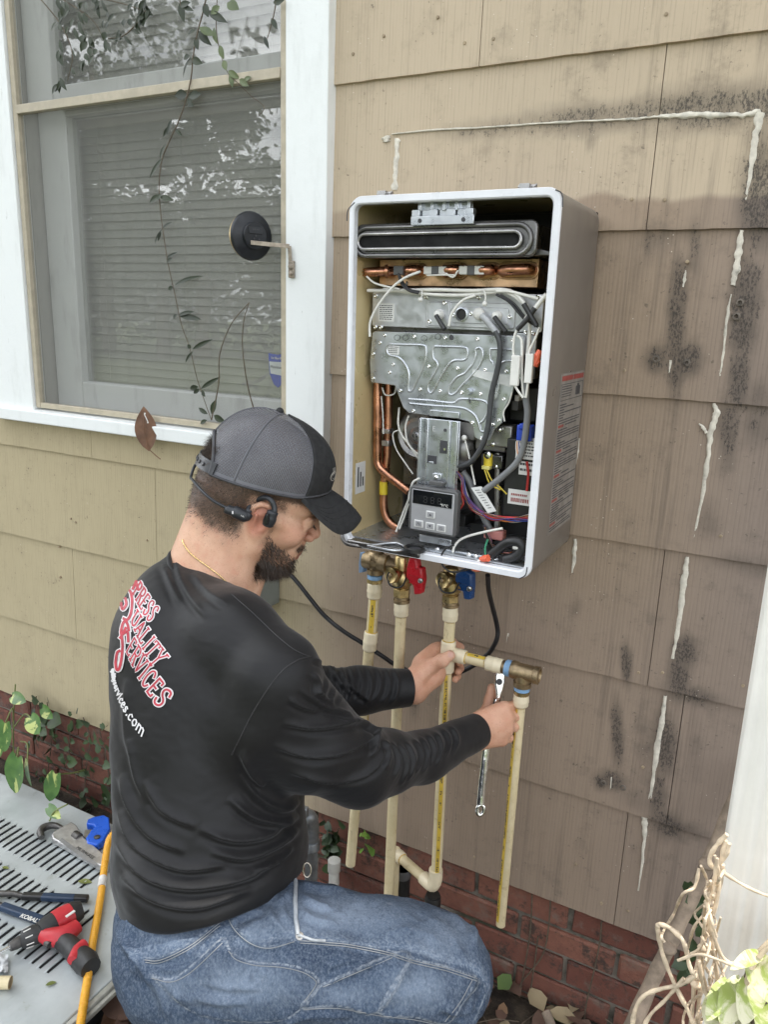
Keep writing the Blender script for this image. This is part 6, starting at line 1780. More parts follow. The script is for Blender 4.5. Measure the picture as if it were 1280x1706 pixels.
# cut the cuffs square: drop what lies beyond, then set the last row on the cut
for (w0, w1) in ((P(700, 1262, 1.275), P(794, 1217, 1.391)), (P(600, 1150, 1.405), P(680, 1146, 1.439))):
    n = np.array((w1-w0).normalized()); dd = (V-np.array(w1))@n; nr = np.linalg.norm(V-np.array(w1), axis=1) < .07
    bad = (dd > 0) & nr; kill = bad[Q].any(1); rim = np.unique(Q[kill]); Q = Q[~kill]
    rim = rim[~bad[rim]]; V[rim] -= dd[rim][:, None]*n
used = np.unique(Q); mp_ = np.full(len(V), -1); mp_[used] = np.arange(len(used)); V = V[used]; Q = mp_[Q]
N = normals(V, Q)
lownoise = fbm(V, 9, 1, 2)*.0032+fbm(V, 24, 2, 1)*.0012
V = V+N*lownoise[:, None]
FOLDS = []
# right sleeve: rings of gathered cloth along the forearm
ft = [(690, 1223), (705, 1228), (716, 1222), (729, 1216), (741, 1210), (752, 1206), (764, 1200)]
for i, (x, y) in enumerate([(652, 1234), (664, 1236), (676, 1233), (688, 1228), (700, 1225), (712, 1221), (724, 1216), (737, 1212), (750, 1207)]):
    L_ = [66, 74, 70, 62, 66, 58, 60, 52, 50][i]; b_ = [13, 16, 14, 15, 14, 13, 12, 12, 12][i]
    FOLDS.append(([(x, y+2), (x+b_*.8, y+L_*.3), (x+b_, y+L_*.6), (x+b_*.2, y+L_)], 3.1, .0034))
# elbow creases
FOLDS += [([(500, 1150), (540, 1178), (568, 1186), (588, 1196)], 5, .006), ([(470, 1205), (520, 1212), (565, 1208), (596, 1202), (612, 1212)], 5.5, .007),
          ([(455, 1242), (510, 1258), (560, 1256), (600, 1240), (622, 1222), (630, 1236)], 6, .008), ([(480, 1285), (540, 1300), (600, 1294), (634, 1268), (642, 1240)], 5, .006),
          ([(600, 1200), (618, 1215), (626, 1240), (616, 1262)], 4, .006), ([(640, 1232), (648, 1256), (640, 1280)], 4, .006),
          ([(480, 1165), (510, 1180), (540, 1184)], 5, .004), ([(525, 1150), (540, 1165), (556, 1172)], 4, .005), ([(520, 1120), (530, 1140), (528, 1160)], 5, .005)]
# left sleeve
for i, x in enumerate([538, 552, 566, 581, 596, 611, 626, 641, 655]):
    y = 1103+1.1*i; L_ = [60, 66, 70, 68, 60, 66, 58, 60, 62][i]
    FOLDS.append(([(x, y), (x+7, y+L_*.35), (x+5, y+L_*.7), (x-4, y+L_)], 3.0, .0032))
FOLDS += [([(520, 1098), (545, 1108), (560, 1130), (590, 1160)], 4, .006), ([(560, 1112), (580, 1140), (620, 1172)], 4, .004)]
# collar to shoulder drapes
FOLDS += [([(292, 930), (300, 965), (320, 1000), (345, 1030)], 6, .004), ([(270, 940), (285, 975), (300, 1010)], 6, .003), ([(320, 955), (345, 985), (380, 1010)], 6, .003)]
# back and waist folds
FOLDS += [([(200, 1290), (215, 1340), (250, 1390), (310, 1420)], 8, .006), ([(195, 1350), (230, 1410), (300, 1446), (380, 1440)], 8, .007), ([(190, 1400), (240, 1456), (310, 1478), (400, 1465), (470, 1430)], 9, .008),
          ([(200, 1460), (260, 1500), (330, 1510), (420, 1480)], 8, .006), ([(330, 1380), (390, 1400), (450, 1390), (495, 1350)], 8, .007), ([(350, 1420), (410, 1430), (470, 1405), (498, 1380)], 7, .006),
          ([(400, 1290), (430, 1330), (470, 1350), (500, 1335)], 7, .006), ([(380, 1330), (420, 1362), (470, 1372), (500, 1360)], 6, .006), ([(215, 1230), (225, 1290), (245, 1340)], 7, .004),
          ([(400, 1250), (420, 1290), (440, 1310)], 7, .006), ([(210, 1130), (208, 1200), (214, 1260)], 8, .003), ([(240, 1300), (270, 1350), (330, 1380)], 7, .004), ([(420, 1450), (460, 1436), (490, 1410)], 5, .005)]
V = fold(V, N, [(p, w*.74, h*1.2) for p, w, h in FOLDS])
N = normals(V, Q); V = V+N*(np.abs(fbm(V*np.array([1, 1, 1.8]), 34, 7, 2))*-.0006)[:, None]
# turned cuffs and hem read as a small raised band
shirt = link_np("shirt", V, Q, M_shirt, person)
SB = tri_bvh(V, Q); SN = normals(V, Q)
def cast(px, py, bvh):
    d = Vector(ray(px, py)).normalized(); h = bvh.ray_cast(Vector(CAMP), d)
    return h[0], h[1]
def surf_tube(pts, r, bvh, name, mat, parent, sub=6, n=6, lift=0.0):
    out = []
    for x, y in spline2(pts, sub):
        p, nn = cast(x, y, bvh)
        if p is None: continue
        if nn.dot(Vector(ray(x, y))) > 0: nn = -nn
        out.append(p+nn*lift)
    m = MB(); m.tube(out, r, n); return obj(name, m, mat, parent, smooth=80)
M_seam = simple("black_seam", (0.02, 0.019, 0.02), 0.6)
surf_tube([(518, 1094), (496, 1100), (470, 1118), (445, 1150), (420, 1190), (400, 1230), (386, 1258)], .0011, SB, "shoulder_seam", M_seam, shirt)
surf_tube([(386, 990), (420, 1020), (460, 1058), (490, 1082), (516, 1094)], .0010, SB, "shoulder_seam", M_seam, shirt)
# collar: rib round the neck
def ringpts(ka, kb, lift, n=40):
    out = []
    for i in range(n):
        a = 2*math.pi*i/n
        out.append(Vector(cc+ca*La*ka*math.cos(a)+cb_*.071*kb*math.sin(a)+cn*(lift-.010*math.sin(a)**2)))
    return out
r_ = ringpts(1.03, 1.0, -.004); r2_ = ringpts(1.10, 1.12, -.016)
m = MB(); m.tube(r_+[r_[0]], .0042, 8, cap=False); collar = obj("collar", m, M_shirt, shirt, smooth=80)
m = MB(); n_ = len(r_)
m.v = list(r_)+list(r2_)+ringpts(1.2, 1.3, -.034)
for j in range(2):
    for i in range(n_): m.f.append((j*n_+i, j*n_+(i+1) % n_, (j+1)*n_+(i+1) % n_, (j+1)*n_+i))
obj("collar_band", m, M_shirt, shirt, smooth=80)
# white undershirt edge inside the collar
u_ = ringpts(.985, .945, .001)
m = MB(); m.tube([u_[(i) % n_] for i in range(-9, 12)], .0022, 6); obj("undershirt", m, simple("white_cotton", (.72, .71, .68), .8), person)

# ---- print on the back: letters drawn as strokes and laid on the cloth
G = {'P': ([[(.15, 0), (.15, 1)], [(.15, 1), (.6, 1), (.8, .85), (.8, .65), (.6, .5), (.15, .5)]], [(.15, 0), (.15, 1)]),
     'R': ([[(.15, 0), (.15, 1)], [(.15, 1), (.6, 1), (.8, .85), (.8, .65), (.6, .52), (.15, .52)], [(.5, .52), (.85, 0)]], [(.15, 0), (.15, 1), (.85, 0)]),
     'E': ([[(.15, 0), (.15, 1)], [(.15, 1), (.8, 1), (.8, .86)], [(.15, .5), (.6, .5)], [(.15, 0), (.8, 0), (.8, .14)]], []),
     'S': ([[(.82, .80), (.7, .97), (.45, 1), (.2, .9), (.17, .72), (.35, .56), (.65, .46), (.84, .30), (.78, .10), (.5, 0), (.25, .05), (.15, .22)]], []),
     'U': ([[(.15, 1), (.15, .25), (.3, .03), (.5, 0), (.7, .03), (.85, .25), (.85, 1)]], [(.15, 1), (.85, 1)]),
     'A': ([[(.08, 0), (.5, 1), (.92, 0)], [(.25, .36), (.75, .36)]], [(.08, 0), (.92, 0)]),
     'L': ([[(.2, 1), (.2, 0), (.82, 0), (.82, .16)]], [(.2, 1)]),
     'I': ([[(.5, 0), (.5, 1)]], [(.5, 0), (.5, 1)]),
     'T': ([[(.5, 0), (.5, 1)], [(.1, .86), (.1, 1), (.9, 1), (.9, .86)]], [(.5, 0)]),
     'Y': ([[(.08, 1), (.5, .5), (.92, 1)], [(.5, .5), (.5, 0)]], [(.08, 1), (.92, 1), (.5, 0)]),
     'V': ([[(.08, 1), (.5, 0), (.92, 1)]], [(.08, 1), (.92, 1)]),
     'C': ([[(.84, .78), (.7, .95), (.48, 1), (.25, .88), (.14, .6), (.14, .4), (.25, .12), (.48, 0), (.7, .05), (.84, .22)]], []),
     'X': ([[(.08, 0), (.92, 1)], [(.08, 1), (.92, 0)]], [(.08, 0), (.92, 1), (.08, 1), (.92, 0)]),
     'Q': ([[(.5, 0), (.22, .1), (.08, .4), (.12, .75), (.35, .98), (.65, .98), (.88, .75), (.92, .4), (.78, .1), (.5, 0)], [(.45, .3), (.7, .1), (1.0, -.12)]], [])}
def crop7(x, y): return (160+x/3.2, 900+y/3.2)
def quadmap(b0, b1, t0, t1, bow=0):
    b0, b1, t0, t1 = [np.array(crop7(*a)) for a in (b0, b1, t0, t1)]
    nrm_ = np.array([-(b1-b0)[1], (b1-b0)[0]]); nrm_ = nrm_/np.linalg.norm(nrm_)
    def f(u, v):
        b = b0+(b1-b0)*u; t = t0+(t1-t0)*u
        return b+(t-b)*v+nrm_*bow*4*u*(1-u)
    return f
def lay(strokes_px, wpx, mat, lift, name):
    """ribbons of half width wpx along pixel polylines laid on the shirt"""
    for poly in strokes_px:
        pts = []
        for i in range(len(poly)-1):
            a, b = np.array(poly[i]), np.array(poly[i+1]); k = max(1, int(np.hypot(*(b-a))/2.2))
            pts += [a+(b-a)*j/k for j in range(k)]
        pts.append(np.array(poly[-1])); n = len(pts)
        if n < 2: continue
        hit = []
        for i in range(n):
            t = pts[min(i+1, n-1)]-pts[max(i-1, 0)]; t = t/(np.hypot(*t)+1e-9); s_ = np.array([-t[1], t[0]])*wpx
            e_ = t*wpx*(.9 if i == n-1 else (-.9 if i == 0 else 0))
            row = []
            for w_ in (-1, 0, 1):
                x, y = pts[i]+s_*w_+e_; p, nn = cast(x, y, SB)
                if p is None: row = None; break
                if nn.dot(p-Vector(CAMP)) > 0: nn = -nn
                row.append(p+nn*lift)
            hit.append(row)
        for i in range(n-1):
            if hit[i] and hit[i+1] and max((hit[i][k]-hit[i+1][k]).length for k in range(3)) < .018 and (hit[i][0]-hit[i][2]).length < .03:
                PR[name].add([hit[i][0], hit[i][1], hit[i][2], hit[i+1][0], hit[i+1][1], hit[i+1][2]], [(0, 3, 4, 1), (1, 4, 5, 2)])
PR = {'o': MB(), 'r': MB()}
M_pwhite = simple("print_white", (.70, .68, .68), .55, 0, .04)
M_pred = simple("print_red", (.42, .035, .055), .5, 0, .2, 40)
def word(txt, f, sizes, wo, wi):
    tot = sum(sizes); x = 0
    for chh, sz in zip(txt, sizes):
        st, ser = G[chh]; u0 = x/tot; w = sz/tot*.86; x += sz
        scale = lambda a, b: f(u0+a*w, b)
        px_ = [[scale(*p) for p in (spline2(s, 5) if (chh in 'SCQU' or (chh in 'PR' and len(s) > 3)) else s)] for s in st]
        sf_ = [[scale(a-.15, b), scale(a+.15, b)] for a, b in ser]
        k_ = .8+.6*u0 if wo[1] else 1
        lay(px_+sf_, wo[0]*k_, None, .0012, 'o'); lay(px_+sf_, wi*k_, None, .0020, 'r')
word("PRESS", quadmap((200, 285), (290, 445), (238, 222), (345, 375), 2), [1, 1, 1, 1, 1], (2.9, 0), 1.2)
word("UALITY", quadmap((190, 430), (312, 690), (222, 372), (392, 625), 2), [1, 1, .9, .6, 1, 1.1], (3.0, 0), 1.3)
word("ERVICES", quadmap((165, 590), (345, 905), (205, 515), (425, 838), 4), [.8, .9, .9, .55, 1, 1, 1.25], (3.0, 1), 1.4)
big = [[crop7(*p) for p in spline2(s, 6)] for s in (
    [(200, 262), (225, 210), (246, 160)], [(200, 200), (215, 225), (226, 262)], [(185, 232), (200, 200), (215, 180), (246, 150)],
    [(165, 255), (150, 290), (140, 340), (146, 370), (165, 345), (160, 300), (172, 268), (188, 280), (196, 330), (190, 390), (172, 425), (152, 420)],
    [(178, 480), (172, 450), (160, 432), (146, 450), (138, 490), (146, 500), (162, 470)], [(176, 540), (172, 490), (150, 500), (134, 520)],
    [(140, 500), (146, 560), (142, 620), (130, 680), (116, 690), (110, 650), (118, 600), (130, 590)])]
lay(big, 4.2, None, .0012, 'o'); lay(big, 2.2, None, .0020, 'r')
obj("print_outline", PR['o'], M_pwhite, shirt, smooth=60); obj("print_letter", PR['r'], M_pred, shirt, smooth=60)
# web address below
PR = {'o': MB(), 'r': MB()}
SMALL = {'q': [[(.8, 0), (.8, .6), (.4, .65), (.15, .4), (.2, .1), (.5, 0), (.8, .15)], [(.8, .6), (.8, -.3)]], 'u': [[(.15, .62), (.15, .15), (.4, 0), (.7, .1), (.8, .2)], [(.8, .62), (.8, 0)]],
         'a': [[(.2, .55), (.5, .65), (.78, .5), (.78, 0)], [(.78, .35), (.35, .35), (.15, .18), (.35, 0), (.78, .12)]], 'l': [[(.5, 0), (.5, 1)]], 'i': [[(.5, 0), (.5, .62)], [(.5, .82), (.5, .9)]],
         't': [[(.45, .9), (.45, .1), (.7, 0)], [(.15, .62), (.8, .62)]], 'y': [[(.1, .62), (.5, 0)], [(.9, .62), (.4, -.25), (.1, -.28)]], 's': [[(.8, .55), (.5, .65), (.2, .52), (.3, .36), (.7, .28), (.8, .1), (.5, 0), (.15, .08)]],
         'e': [[(.15, .33), (.85, .33), (.7, .6), (.4, .64), (.15, .4), (.25, .08), (.55, 0), (.82, .1)]], 'r': [[(.25, 0), (.25, .62)], [(.25, .42), (.5, .62), (.8, .58)]], 'v': [[(.1, .62), (.5, 0), (.9, .62)]],
         'c': [[(.82, .52), (.5, .64), (.18, .42), (.2, .14), (.5, 0), (.82, .1)]], '.': [[(.45, .02), (.55, .08)]], 'o': [[(.5, 0), (.15, .2), (.2, .52), (.5, .65), (.8, .52), (.85, .2), (.5, 0)]], 'm': [[(.08, 0), (.08, .62)], [(.08, .45), (.3, .63), (.5, .5), (.5, 0)], [(.5, .48), (.72, .63), (.92, .5), (.92, 0)]]}
cb = spline2([crop7(*p) for p in [(86, 690), (92, 745), (112, 820), (145, 900), (190, 975), (252, 1052)]], 20)
ct_ = spline2([crop7(*p) for p in [(99, 680), (106, 735), (130, 800), (165, 870), (212, 940), (268, 1004)]], 20)
txt = "qualityservices.com"; wds = [.45, .5, .5, .3, .3, .4, .55, .6, .65, .6, .7, .45, .7, .8, .8, .5, 1.0, 1.1, 1.5]
tot = sum(wds); x = 0
for chh, sz in zip(txt, wds):
    for s in SMALL[chh]:
        out = []
        for a, b in s:
            u = (x+a*sz*.88)/tot*(len(cb)-1); i = min(int(u), len(cb)-2); fr_ = u-i
            B0 = np.array(cb[i])*(1-fr_)+np.array(cb[i+1])*fr_; T0 = np.array(ct_[i])*(1-fr_)+np.array(ct_[i+1])*fr_
            out.append(B0+(T0-B0)*b*1.25)
        lay([out], 1.25, None, .0014, 'o')
    x += sz
obj("print_address", PR['o'], M_pwhite, shirt, smooth=60)
# ------------------------------------------------------------------ cap
def c6(x, y): return (290+x/3.879, 660+y/3.879)
def HP(x, y, r):
    """point of the head frame seen at crop pixel (x, y), r mm to his right"""
    px, py = c6(x, y); dx, dy = (px-437)*.95, -(py-800)*.95
    c_, s_ = math.cos(TH), math.sin(TH)
    # sight lines open with depth: solve on the plane r = const
    o = CAMP; d = ray(px, py); t = ((HO+hr*r*.001-o)@hr)/(d@hr)
    return Vector(o+d*t)
def capt(phi, s, lift=0.0):
    cf, sf = math.cos(phi), math.sin(phi)
    A = (112 if cf > 0 else 95)+lift; B = 83+lift
    f0, r0 = cf*A, sf*B
    ur = 0+.15*(f0-8)+(13*max(0, math.cos(phi*1.55))**1.2 if abs(phi) < 1.0 else 0)
    pw = 2.35
    rho = max(0.0, 1-s**pw)**(1/pw)
    return H(-8+f0*rho, ur+(111+lift-ur)*s, r0*rho)
cap = obj("cap_placeholder", MB().sphere(H(-17, 111, 0), .0065, 12, 8), simple("cap_black_cotton", (.012, .012, .0125), .75, 0, .15, 60, .3, 900), person, smooth=80)
cap.name = "cap"; M_capb = cap.data.materials[0]
def capmesh():
    t = NT("cap_mesh_net")
    u, v = t.attr('mu'), t.attr('mv')
    a = t.ma('ABSOLUTE', t.ma('SINE', t.ma('MULTIPLY', u, math.pi/2.3))); b = t.ma('ABSOLUTE', t.ma('SINE', t.ma('MULTIPLY', v, math.pi/2.3)))
    hole = t.mr(t.ma('MULTIPLY', a, b), 0.25, 0.55, 0, 0.62)
    edge = t.attr('edge')
    hole = t.ma('MULTIPLY', hole, t.ma('SUBTRACT', 1.0, edge))
    c = t.mix(t.noise(t.P(), 40, 3), (0.10, 0.10, 0.112), (0.15, 0.15, 0.165))
    t.done(c, 0.42, 0)
    tr = t.n('ShaderNodeBsdfTransparent'); mx = t.n('ShaderNodeMixShader')
    t.put(mx.inputs[0], hole); t.t.links.new(t.b.outputs[0], mx.inputs[1]); t.put(mx.inputs[2], tr.outputs[0])
    t.put(t.t.nodes['Material Output'].inputs['Surface'], mx.outputs[0]); return t.m
def cap_panel(p0, p1, name, mat, nphi, ns=46, skip=None):
    V, F, mu, mv, ed = [], [], [], [], []
    for j in range(ns+1):
        s = .999*(j/ns)**.9
        for i in range(nphi+1):
            ph = p0+(p1-p0)*i/nphi
            wob = .4*mnoise.noise(Vector((ph*3, s*4, 2)))
            V.append(capt(ph, s, wob)); mu.append(ph*95*(1-s**2.35)**(1/2.35)+0*i); mv.append(s*135); ed.append(1.0 if (i in (0, 1, nphi-1, nphi) or j < 3) else 0.0)
    w = nphi+1
    for j in range(ns):
        for i in range(nphi):
            if skip and skip(p0+(p1-p0)*(i+.5)/nphi, (j+.5)/ns): continue
            F.append((j*w+i, j*w+i+1, (j+1)*w+i+1, (j+1)*w+i))
    # fixed mu along columns so the net stays regular
    o = link_np(name, np.array(V), np.array(F), mat, cap, dict(mu=np.array([p*95 for j in range(ns+1) for p in [p0+(p1-p0)*i/nphi for i in range(nphi+1)]]), mv=np.array(mv), edge=np.array(ed)))
    return o
M_net = capmesh()
R52 = R_(50)
sl_ = lambda ph, s: (abs(abs(ph)-math.pi) < .72*math.sqrt(max(0, 1-(s/.46)**2)) and s > .0 and s < .46)
seamph = R_(112)
for a, b in ((R52, seamph), (-seamph, -R52)): cap_panel(a, b, "mesh_panel", M_net, 60)
cap_panel(seamph, math.pi, "mesh_panel", M_net, 70, skip=sl_); cap_panel(-math.pi, -seamph, "mesh_panel", M_net, 70, skip=sl_)
fp = cap_panel(-R52, R52, "front_panel", M_capb, 40)
md = fp.modifiers.new("thick", 'SOLIDIFY'); md.thickness = .002
for ph in (R52, -R52, seamph, -seamph, math.pi):
    m = MB(); m.tube([Vector(capt(ph, .999*k/30, .5)) for k in range(13 if ph == math.pi else 0, 31)], .0014, 6)
    obj("cap_seam", m, M_capb if abs(ph) < 1.2 else simple("cap_tape", (.10, .10, .11), .6), cap, smooth=80)
m = MB(); m.tube([Vector(capt(math.pi*2*k/80, 0.012, 1.0)) for k in range(81) if abs(math.pi*2*k/80-math.pi) > .72][:30], .0022, 6); 
m.tube([Vector(capt(-R_(139)+R_(139)*2*k/80, 0.012, 1.0)) for k in range(81)], .0020, 6); obj("sweatband", m, simple("cap_band", (.05, .05, .055), .7), cap, smooth=80)
m = MB(); m.tube([Vector(capt(math.pi+.72*math.cos(a), max(.02, .46*math.sin(a)), 1)) for a in [math.pi*k/24 for k in range(25)]], .0026, 6); obj("opening_trim", m, simple("cap_trim", (.06, .06, .065), .6), cap, smooth=80)
M_strap = simple("strap_plastic", (.035, .036, .04), .35, 0, .1, 40)
m = MB(); a0 = [math.pi-.80+1.60*k/24 for k in range(25)]
st_ = []
for a in a0:
    for (s, l) in ((.015, 3.0), (.165, 3.0), (.165, 1.2), (.015, 1.2)): st_.append(Vector(capt(a, s, l)))
m.v = st_
for k in range(24):
    for j in range(4): m.f.append((k*4+j, k*4+(j+1) % 4, (k+1)*4+(j+1) % 4, (k+1)*4+j))
m.f += [(0, 1, 2, 3), (99, 98, 97, 96)]
obj("strap", m, M_strap, cap, smooth=30)
m = MB()
for k in range(7):
    a = math.pi-.5+.16*k; q = np.array(capt(a, .085, 3.0)); n = q-H(-8, 0, 0); n /= np.linalg.norm(n); m.lathe([(.0032, -.0005), (.0032, .0012), (.0015, .0018)], q, n, 8)
o = obj("strap_snap", m, M_strap, cap); o["kind"] = "stuff"
# brim
outp = [(60, 7, 68), (98, -10, 71), (134, -21, 62), (156, -14, 42), (168, 0, 20), (171, 5, 0)]
inp = [(60, 9, 67), (70, 11, 62), (84, 15, 50), (96, 20, 34), (104, 25, 16), (107, 27, 0)]
so = spline([Vector(p) for p in outp]+[Vector((a, b, -c)) for a, b, c in outp[-2::-1]], 6); si = spline([Vector(p) for p in inp]+[Vector((a, b, -c)) for a, b, c in inp[-2::-1]], 6)
m = MB(); nb = len(so); K = 8
for side, dz in ((0, 1.6), (1, -1.6)):
    for i in range(nb):
        for k in range(K+1):
            t = k/K; q = si[i].lerp(so[i], t); bulge = math.sin(math.pi*t)*3.5
            m.v.append(Vector(H(q.x, q.y+bulge+dz*(1 if k < K else .5), q.z)))
w = K+1; off2 = nb*w
for i in range(nb-1):
    for k in range(K):
        a = i*w+k; m.f.append((a, a+1, a+1+w, a+w)); b = off2+a; m.f.append((b, b+w, b+w+1, b+1))
    a = i*w+K; m.f.append((a, off2+a, off2+a+w, a+w))
obj("visor", m, M_capb, cap, smooth=60)
for t in (.35, .5, .65, .8):
    m = MB(); m.tube([Vector(H(*(q.x, q.y+math.sin(math.pi*t)*3.5+1.8, q.z))) for q in [si[i].lerp(so[i], t) for i in range(2, nb-2)]], .0004, 4); obj("visor_stitch", m, M_capb, cap)
# emblem stitched to the front
M_emb = simple("emblem_thread", (.32, .30, .26), .6, 0, .1, 200)
def onfront(u, v):   # mm across, mm up round a point of the front panel
    ph = R_(16)-u/112; s = .36+v/88
    return Vector(capt(ph, s, 1.2))
m = MB(); m.tube([onfront(17*math.cos(a), 6.5*math.sin(a)-4) for a in [2*math.pi*k/28 for k in range(29)]], .0012, 5)
m.tube([onfront(10*math.cos(a), 4*math.sin(a)-4) for a in [2*math.pi*k/20 for k in range(21)]], .0009, 5)
for sx in (-6, 0, 6): m.tube([onfront(sx-2, 0), onfront(sx-2, 9), onfront(sx+2, 9), onfront(sx+2, 0)], .0009, 5)
obj("emblem", m, M_emb, cap, smooth=80)
# ------------------------------------------------------------------ headphones and chain
hp = thing("headphones", "black open ear headphones with neckband hooked over the man's ear", "headphones", HP(400, 740, 80))
M_hp = simple("soft_black_rubber", (.022, .024, .028), .42, 0, .1, 40)
band = [HP(470, 755, 80), HP(400, 745, 84), HP(340, 722, 85), HP(260, 680, 82), HP(200, 632, 70), HP(150, 580, 50), HP(118, 540, 25), HP(108, 520, 0)]
far = [H(-104, -22, -22), H(-94, -30, -50), H(-80, -42, -80), H(-20, -54, -82), H(5, -50, -80)]
m = MB(); m.tube(spline(band+[Vector(p) for p in far], 6), .0023, 8); obj("neckband", m, M_hp, hp, smooth=80)
m = MB(); pod = [HP(332, 722, 84), HP(352, 735, 86), HP(400, 752, 87), HP(445, 772, 86), HP(468, 772, 84), HP(484, 738, 80)]
m.tube(spline(pod, 5), [.004]*3+[.0075]*6+[.0095]*9+[.0085]*5+[.005]*3, 12); obj("battery_pod", m, M_hp, hp, smooth=80)
m = MB(); m.tube(spline([HP(478, 745, 72), HP(492, 705, 66), HP(530, 672, 66), HP(592, 656, 78), HP(630, 678, 84), HP(648, 720, 86), HP(648, 770, 88)], 6), [.0042]*37, 10); obj("ear_hook", m, M_hp, hp, smooth=80)
m = MB(); sp_ = spline([HP(640, 740, 88), HP(628, 775, 88), HP(612, 815, 87), HP(606, 835, 86)], 5); m.tube(sp_, [.0055]+[.0085]*5+[.0095]*5+[.0088]*4+[.0055], 14); obj("speaker_pod", m, M_hp, hp, smooth=80)
m = MB(); a, b = HP(604, 760, 96), HP(594, 828, 96); m.tube([a, a.lerp(b, .5), b], [.0035, .0045, .0035], 10); obj("speaker_face", m, simple("gloss_black", (.01, .01, .012), .15), hp, smooth=80)
q = HP(378, 752, 95.5); dirx = (HP(440, 775, 95.5)-q).normalized()
m = MB(); m.tube([q+Vector((0, 0, .002)), q-Vector((0, 0, .002))], .0012, 6)
for k in range(5): m.tube([q+dirx*(.005+.0028*k)+Vector((0, 0, .0012)), q+dirx*(.006+.0028*k)-Vector((0, 0, .0012))], .0004, 5)
obj("pod_logo", m, M_pwhite, hp)
nk = thing("necklace", "thin gold chain round the man's neck above the black collar", "necklace", HP(200, 1090, 60))
M_gold = simple("gold_chain", (.83, .62, .30), .25, 1.0, .2, 400)
bvb = tri_bvh(HV, HQ)
pts = []
for x, y in spline2([c6(*p) for p in [(58, 930), (62, 950), (100, 1008), (150, 1052), (200, 1088), (250, 1126), (300, 1166), (345, 1212), (380, 1255), (412, 1292)]], 8):
    p, n = cast(x, y, bvb)
    if p is not None: pts.append(p+(n if n.dot(Vector(ray(x, y))) < 0 else -n)*.0012)
m = MB()
m.tube(pts, .00085, 6)
for i in range(0, len(pts)-1):
    a, b = pts[i], pts[i+1]
    for t in (.2, .7): m.sphere(a.lerp(b, t), .0013, 6, 4)
obj("chain", m, M_gold, nk, smooth=80)

# ------------------------------------------------------------------ jeans and boots
def denim():
    t = NT("blue_denim"); p = t.P(); o = t.O()
    n = t.noise(p, 14, 5, 0.6); f = t.noise(t.map(p, (1, 1, .6)), 330, 3, 0.7)
    tw = t.wave(t.map(o, (1, 1, 1), rot=(.3, .7, .6)), 150, 6, 4, 'X', 2)
    base = t.mix(t.mr(n, .3, .7), (0.022, 0.037, 0.068), (0.044, 0.068, 0.112))
    fade = t.ma('ADD', t.attr('fade'), t.ma('MULTIPLY', t.ma('SUBTRACT', t.noise(p, 30, 5, .7), .5), .5), True)
    c = t.mix(fade, base, (0.25, 0.305, 0.385))
    c = t.mix(t.mr(f, .35, .75, 0, .62), c, t.mix(.5, c, (0.34, 0.39, 0.45)))
    c = t.mix(t.mr(t.noise(t.map(p, (1, 1, .25)), 150, 4, .7), .50, .68, 0, .35), c, (0.02, 0.03, 0.055))
    c = t.mix(t.mr(tw, .4, .8, 0, .10), c, (0.03, 0.045, 0.075))
    c = t.mix(t.ma('MULTIPLY', t.mr(t.attr('edge'), .3, .9, 0, .6), t.mr(t.noise(p, 160, 3, .7), .35, .6, .2, 1)), c, (0.38, 0.41, 0.44))
    c = t.mix(t.mr(t.noise(t.map(p, (1, .5, 1)), 110, 4, .7), .60, .74, 0, .35), c, (.30, .33, .38))
    h = t.ma('ADD', t.ma('MULTIPLY', tw, .4), f)
    return t.done(c, .85, 0, t.bump(t.ma('ADD', h, t.ma('MULTIPLY', t.noise(p, 60, 4), 1.5)), .35, .0012), **{'Specular IOR Level': .2})
M_denim = denim()
def z6(x, y): return (160+x/1.8824, 1380+y/1.8824)
Gd = 0.0
kneeR = P(732, 1622, 1.075); hipR = P(335, 1605, 1.08)
ankR = kneeR+Vector((-.10, -.03, -.44)); ankR.z = .13
hipL = P(310, 1590, 1.24); kneeL = Vector((hipL.x+.10, hipL.y+.10, .075)); ankL = Vector((kneeL.x-.33, kneeL.y-.22, .075))
lo = np.array([-1.15, -1.02, 0.0]); hi = np.array([-.12, -.30, .80])
g = Field(lo, hi, .0036)
ax_t = np.stack([np.array(CAM_R), -np.array(CAM_D), -np.array(CAM_F)])
g.ell(P(305, 1535, 1.165), (.088, .13, .145), ax_t, .04)
g.ell(P(308, 1580, 1.09), (.084, .10, .085), ax_t, .04)
g.ell(P(305, 1575, 1.24), (.080, .10, .085), ax_t, .04)
g.cone(P(345, 1440, 1.17), P(335, 1530, 1.17), .112, .112, .04)
g.chain([hipR, P(500, 1606, 1.065), P(655, 1612, 1.07), kneeR], [.094, .090, .078, .070], .03)
g.cone(P(450, 1535, 1.11), P(690, 1580, 1.10), .052, .05, .04)
g.chain([kneeR, kneeR.lerp(ankR, .35)+Vector((-.02, 0, 0)), ankR], [.072, .070, .062], .02)
g.cone(P(330, 1560, 1.2), P(400, 1560, 1.12), .07, .07, .04)
g.chain([hipL, hipL.lerp(kneeL, .5), kneeL], [.100, .088, .072], .03)
g.chain([kneeL, kneeL.lerp(ankL, .5)+Vector((0, 0, .02)), ankL], [.070, .068, .058], .02)
V, Q = g.mesh()
N = normals(V, Q)
V = V+N*(fbm(V, 10, 5, 2)*.004-np.abs(fbm(V, 22, 6, 2))*.0045+fbm(V, 60, 8, 1)*.0006)[:, None]
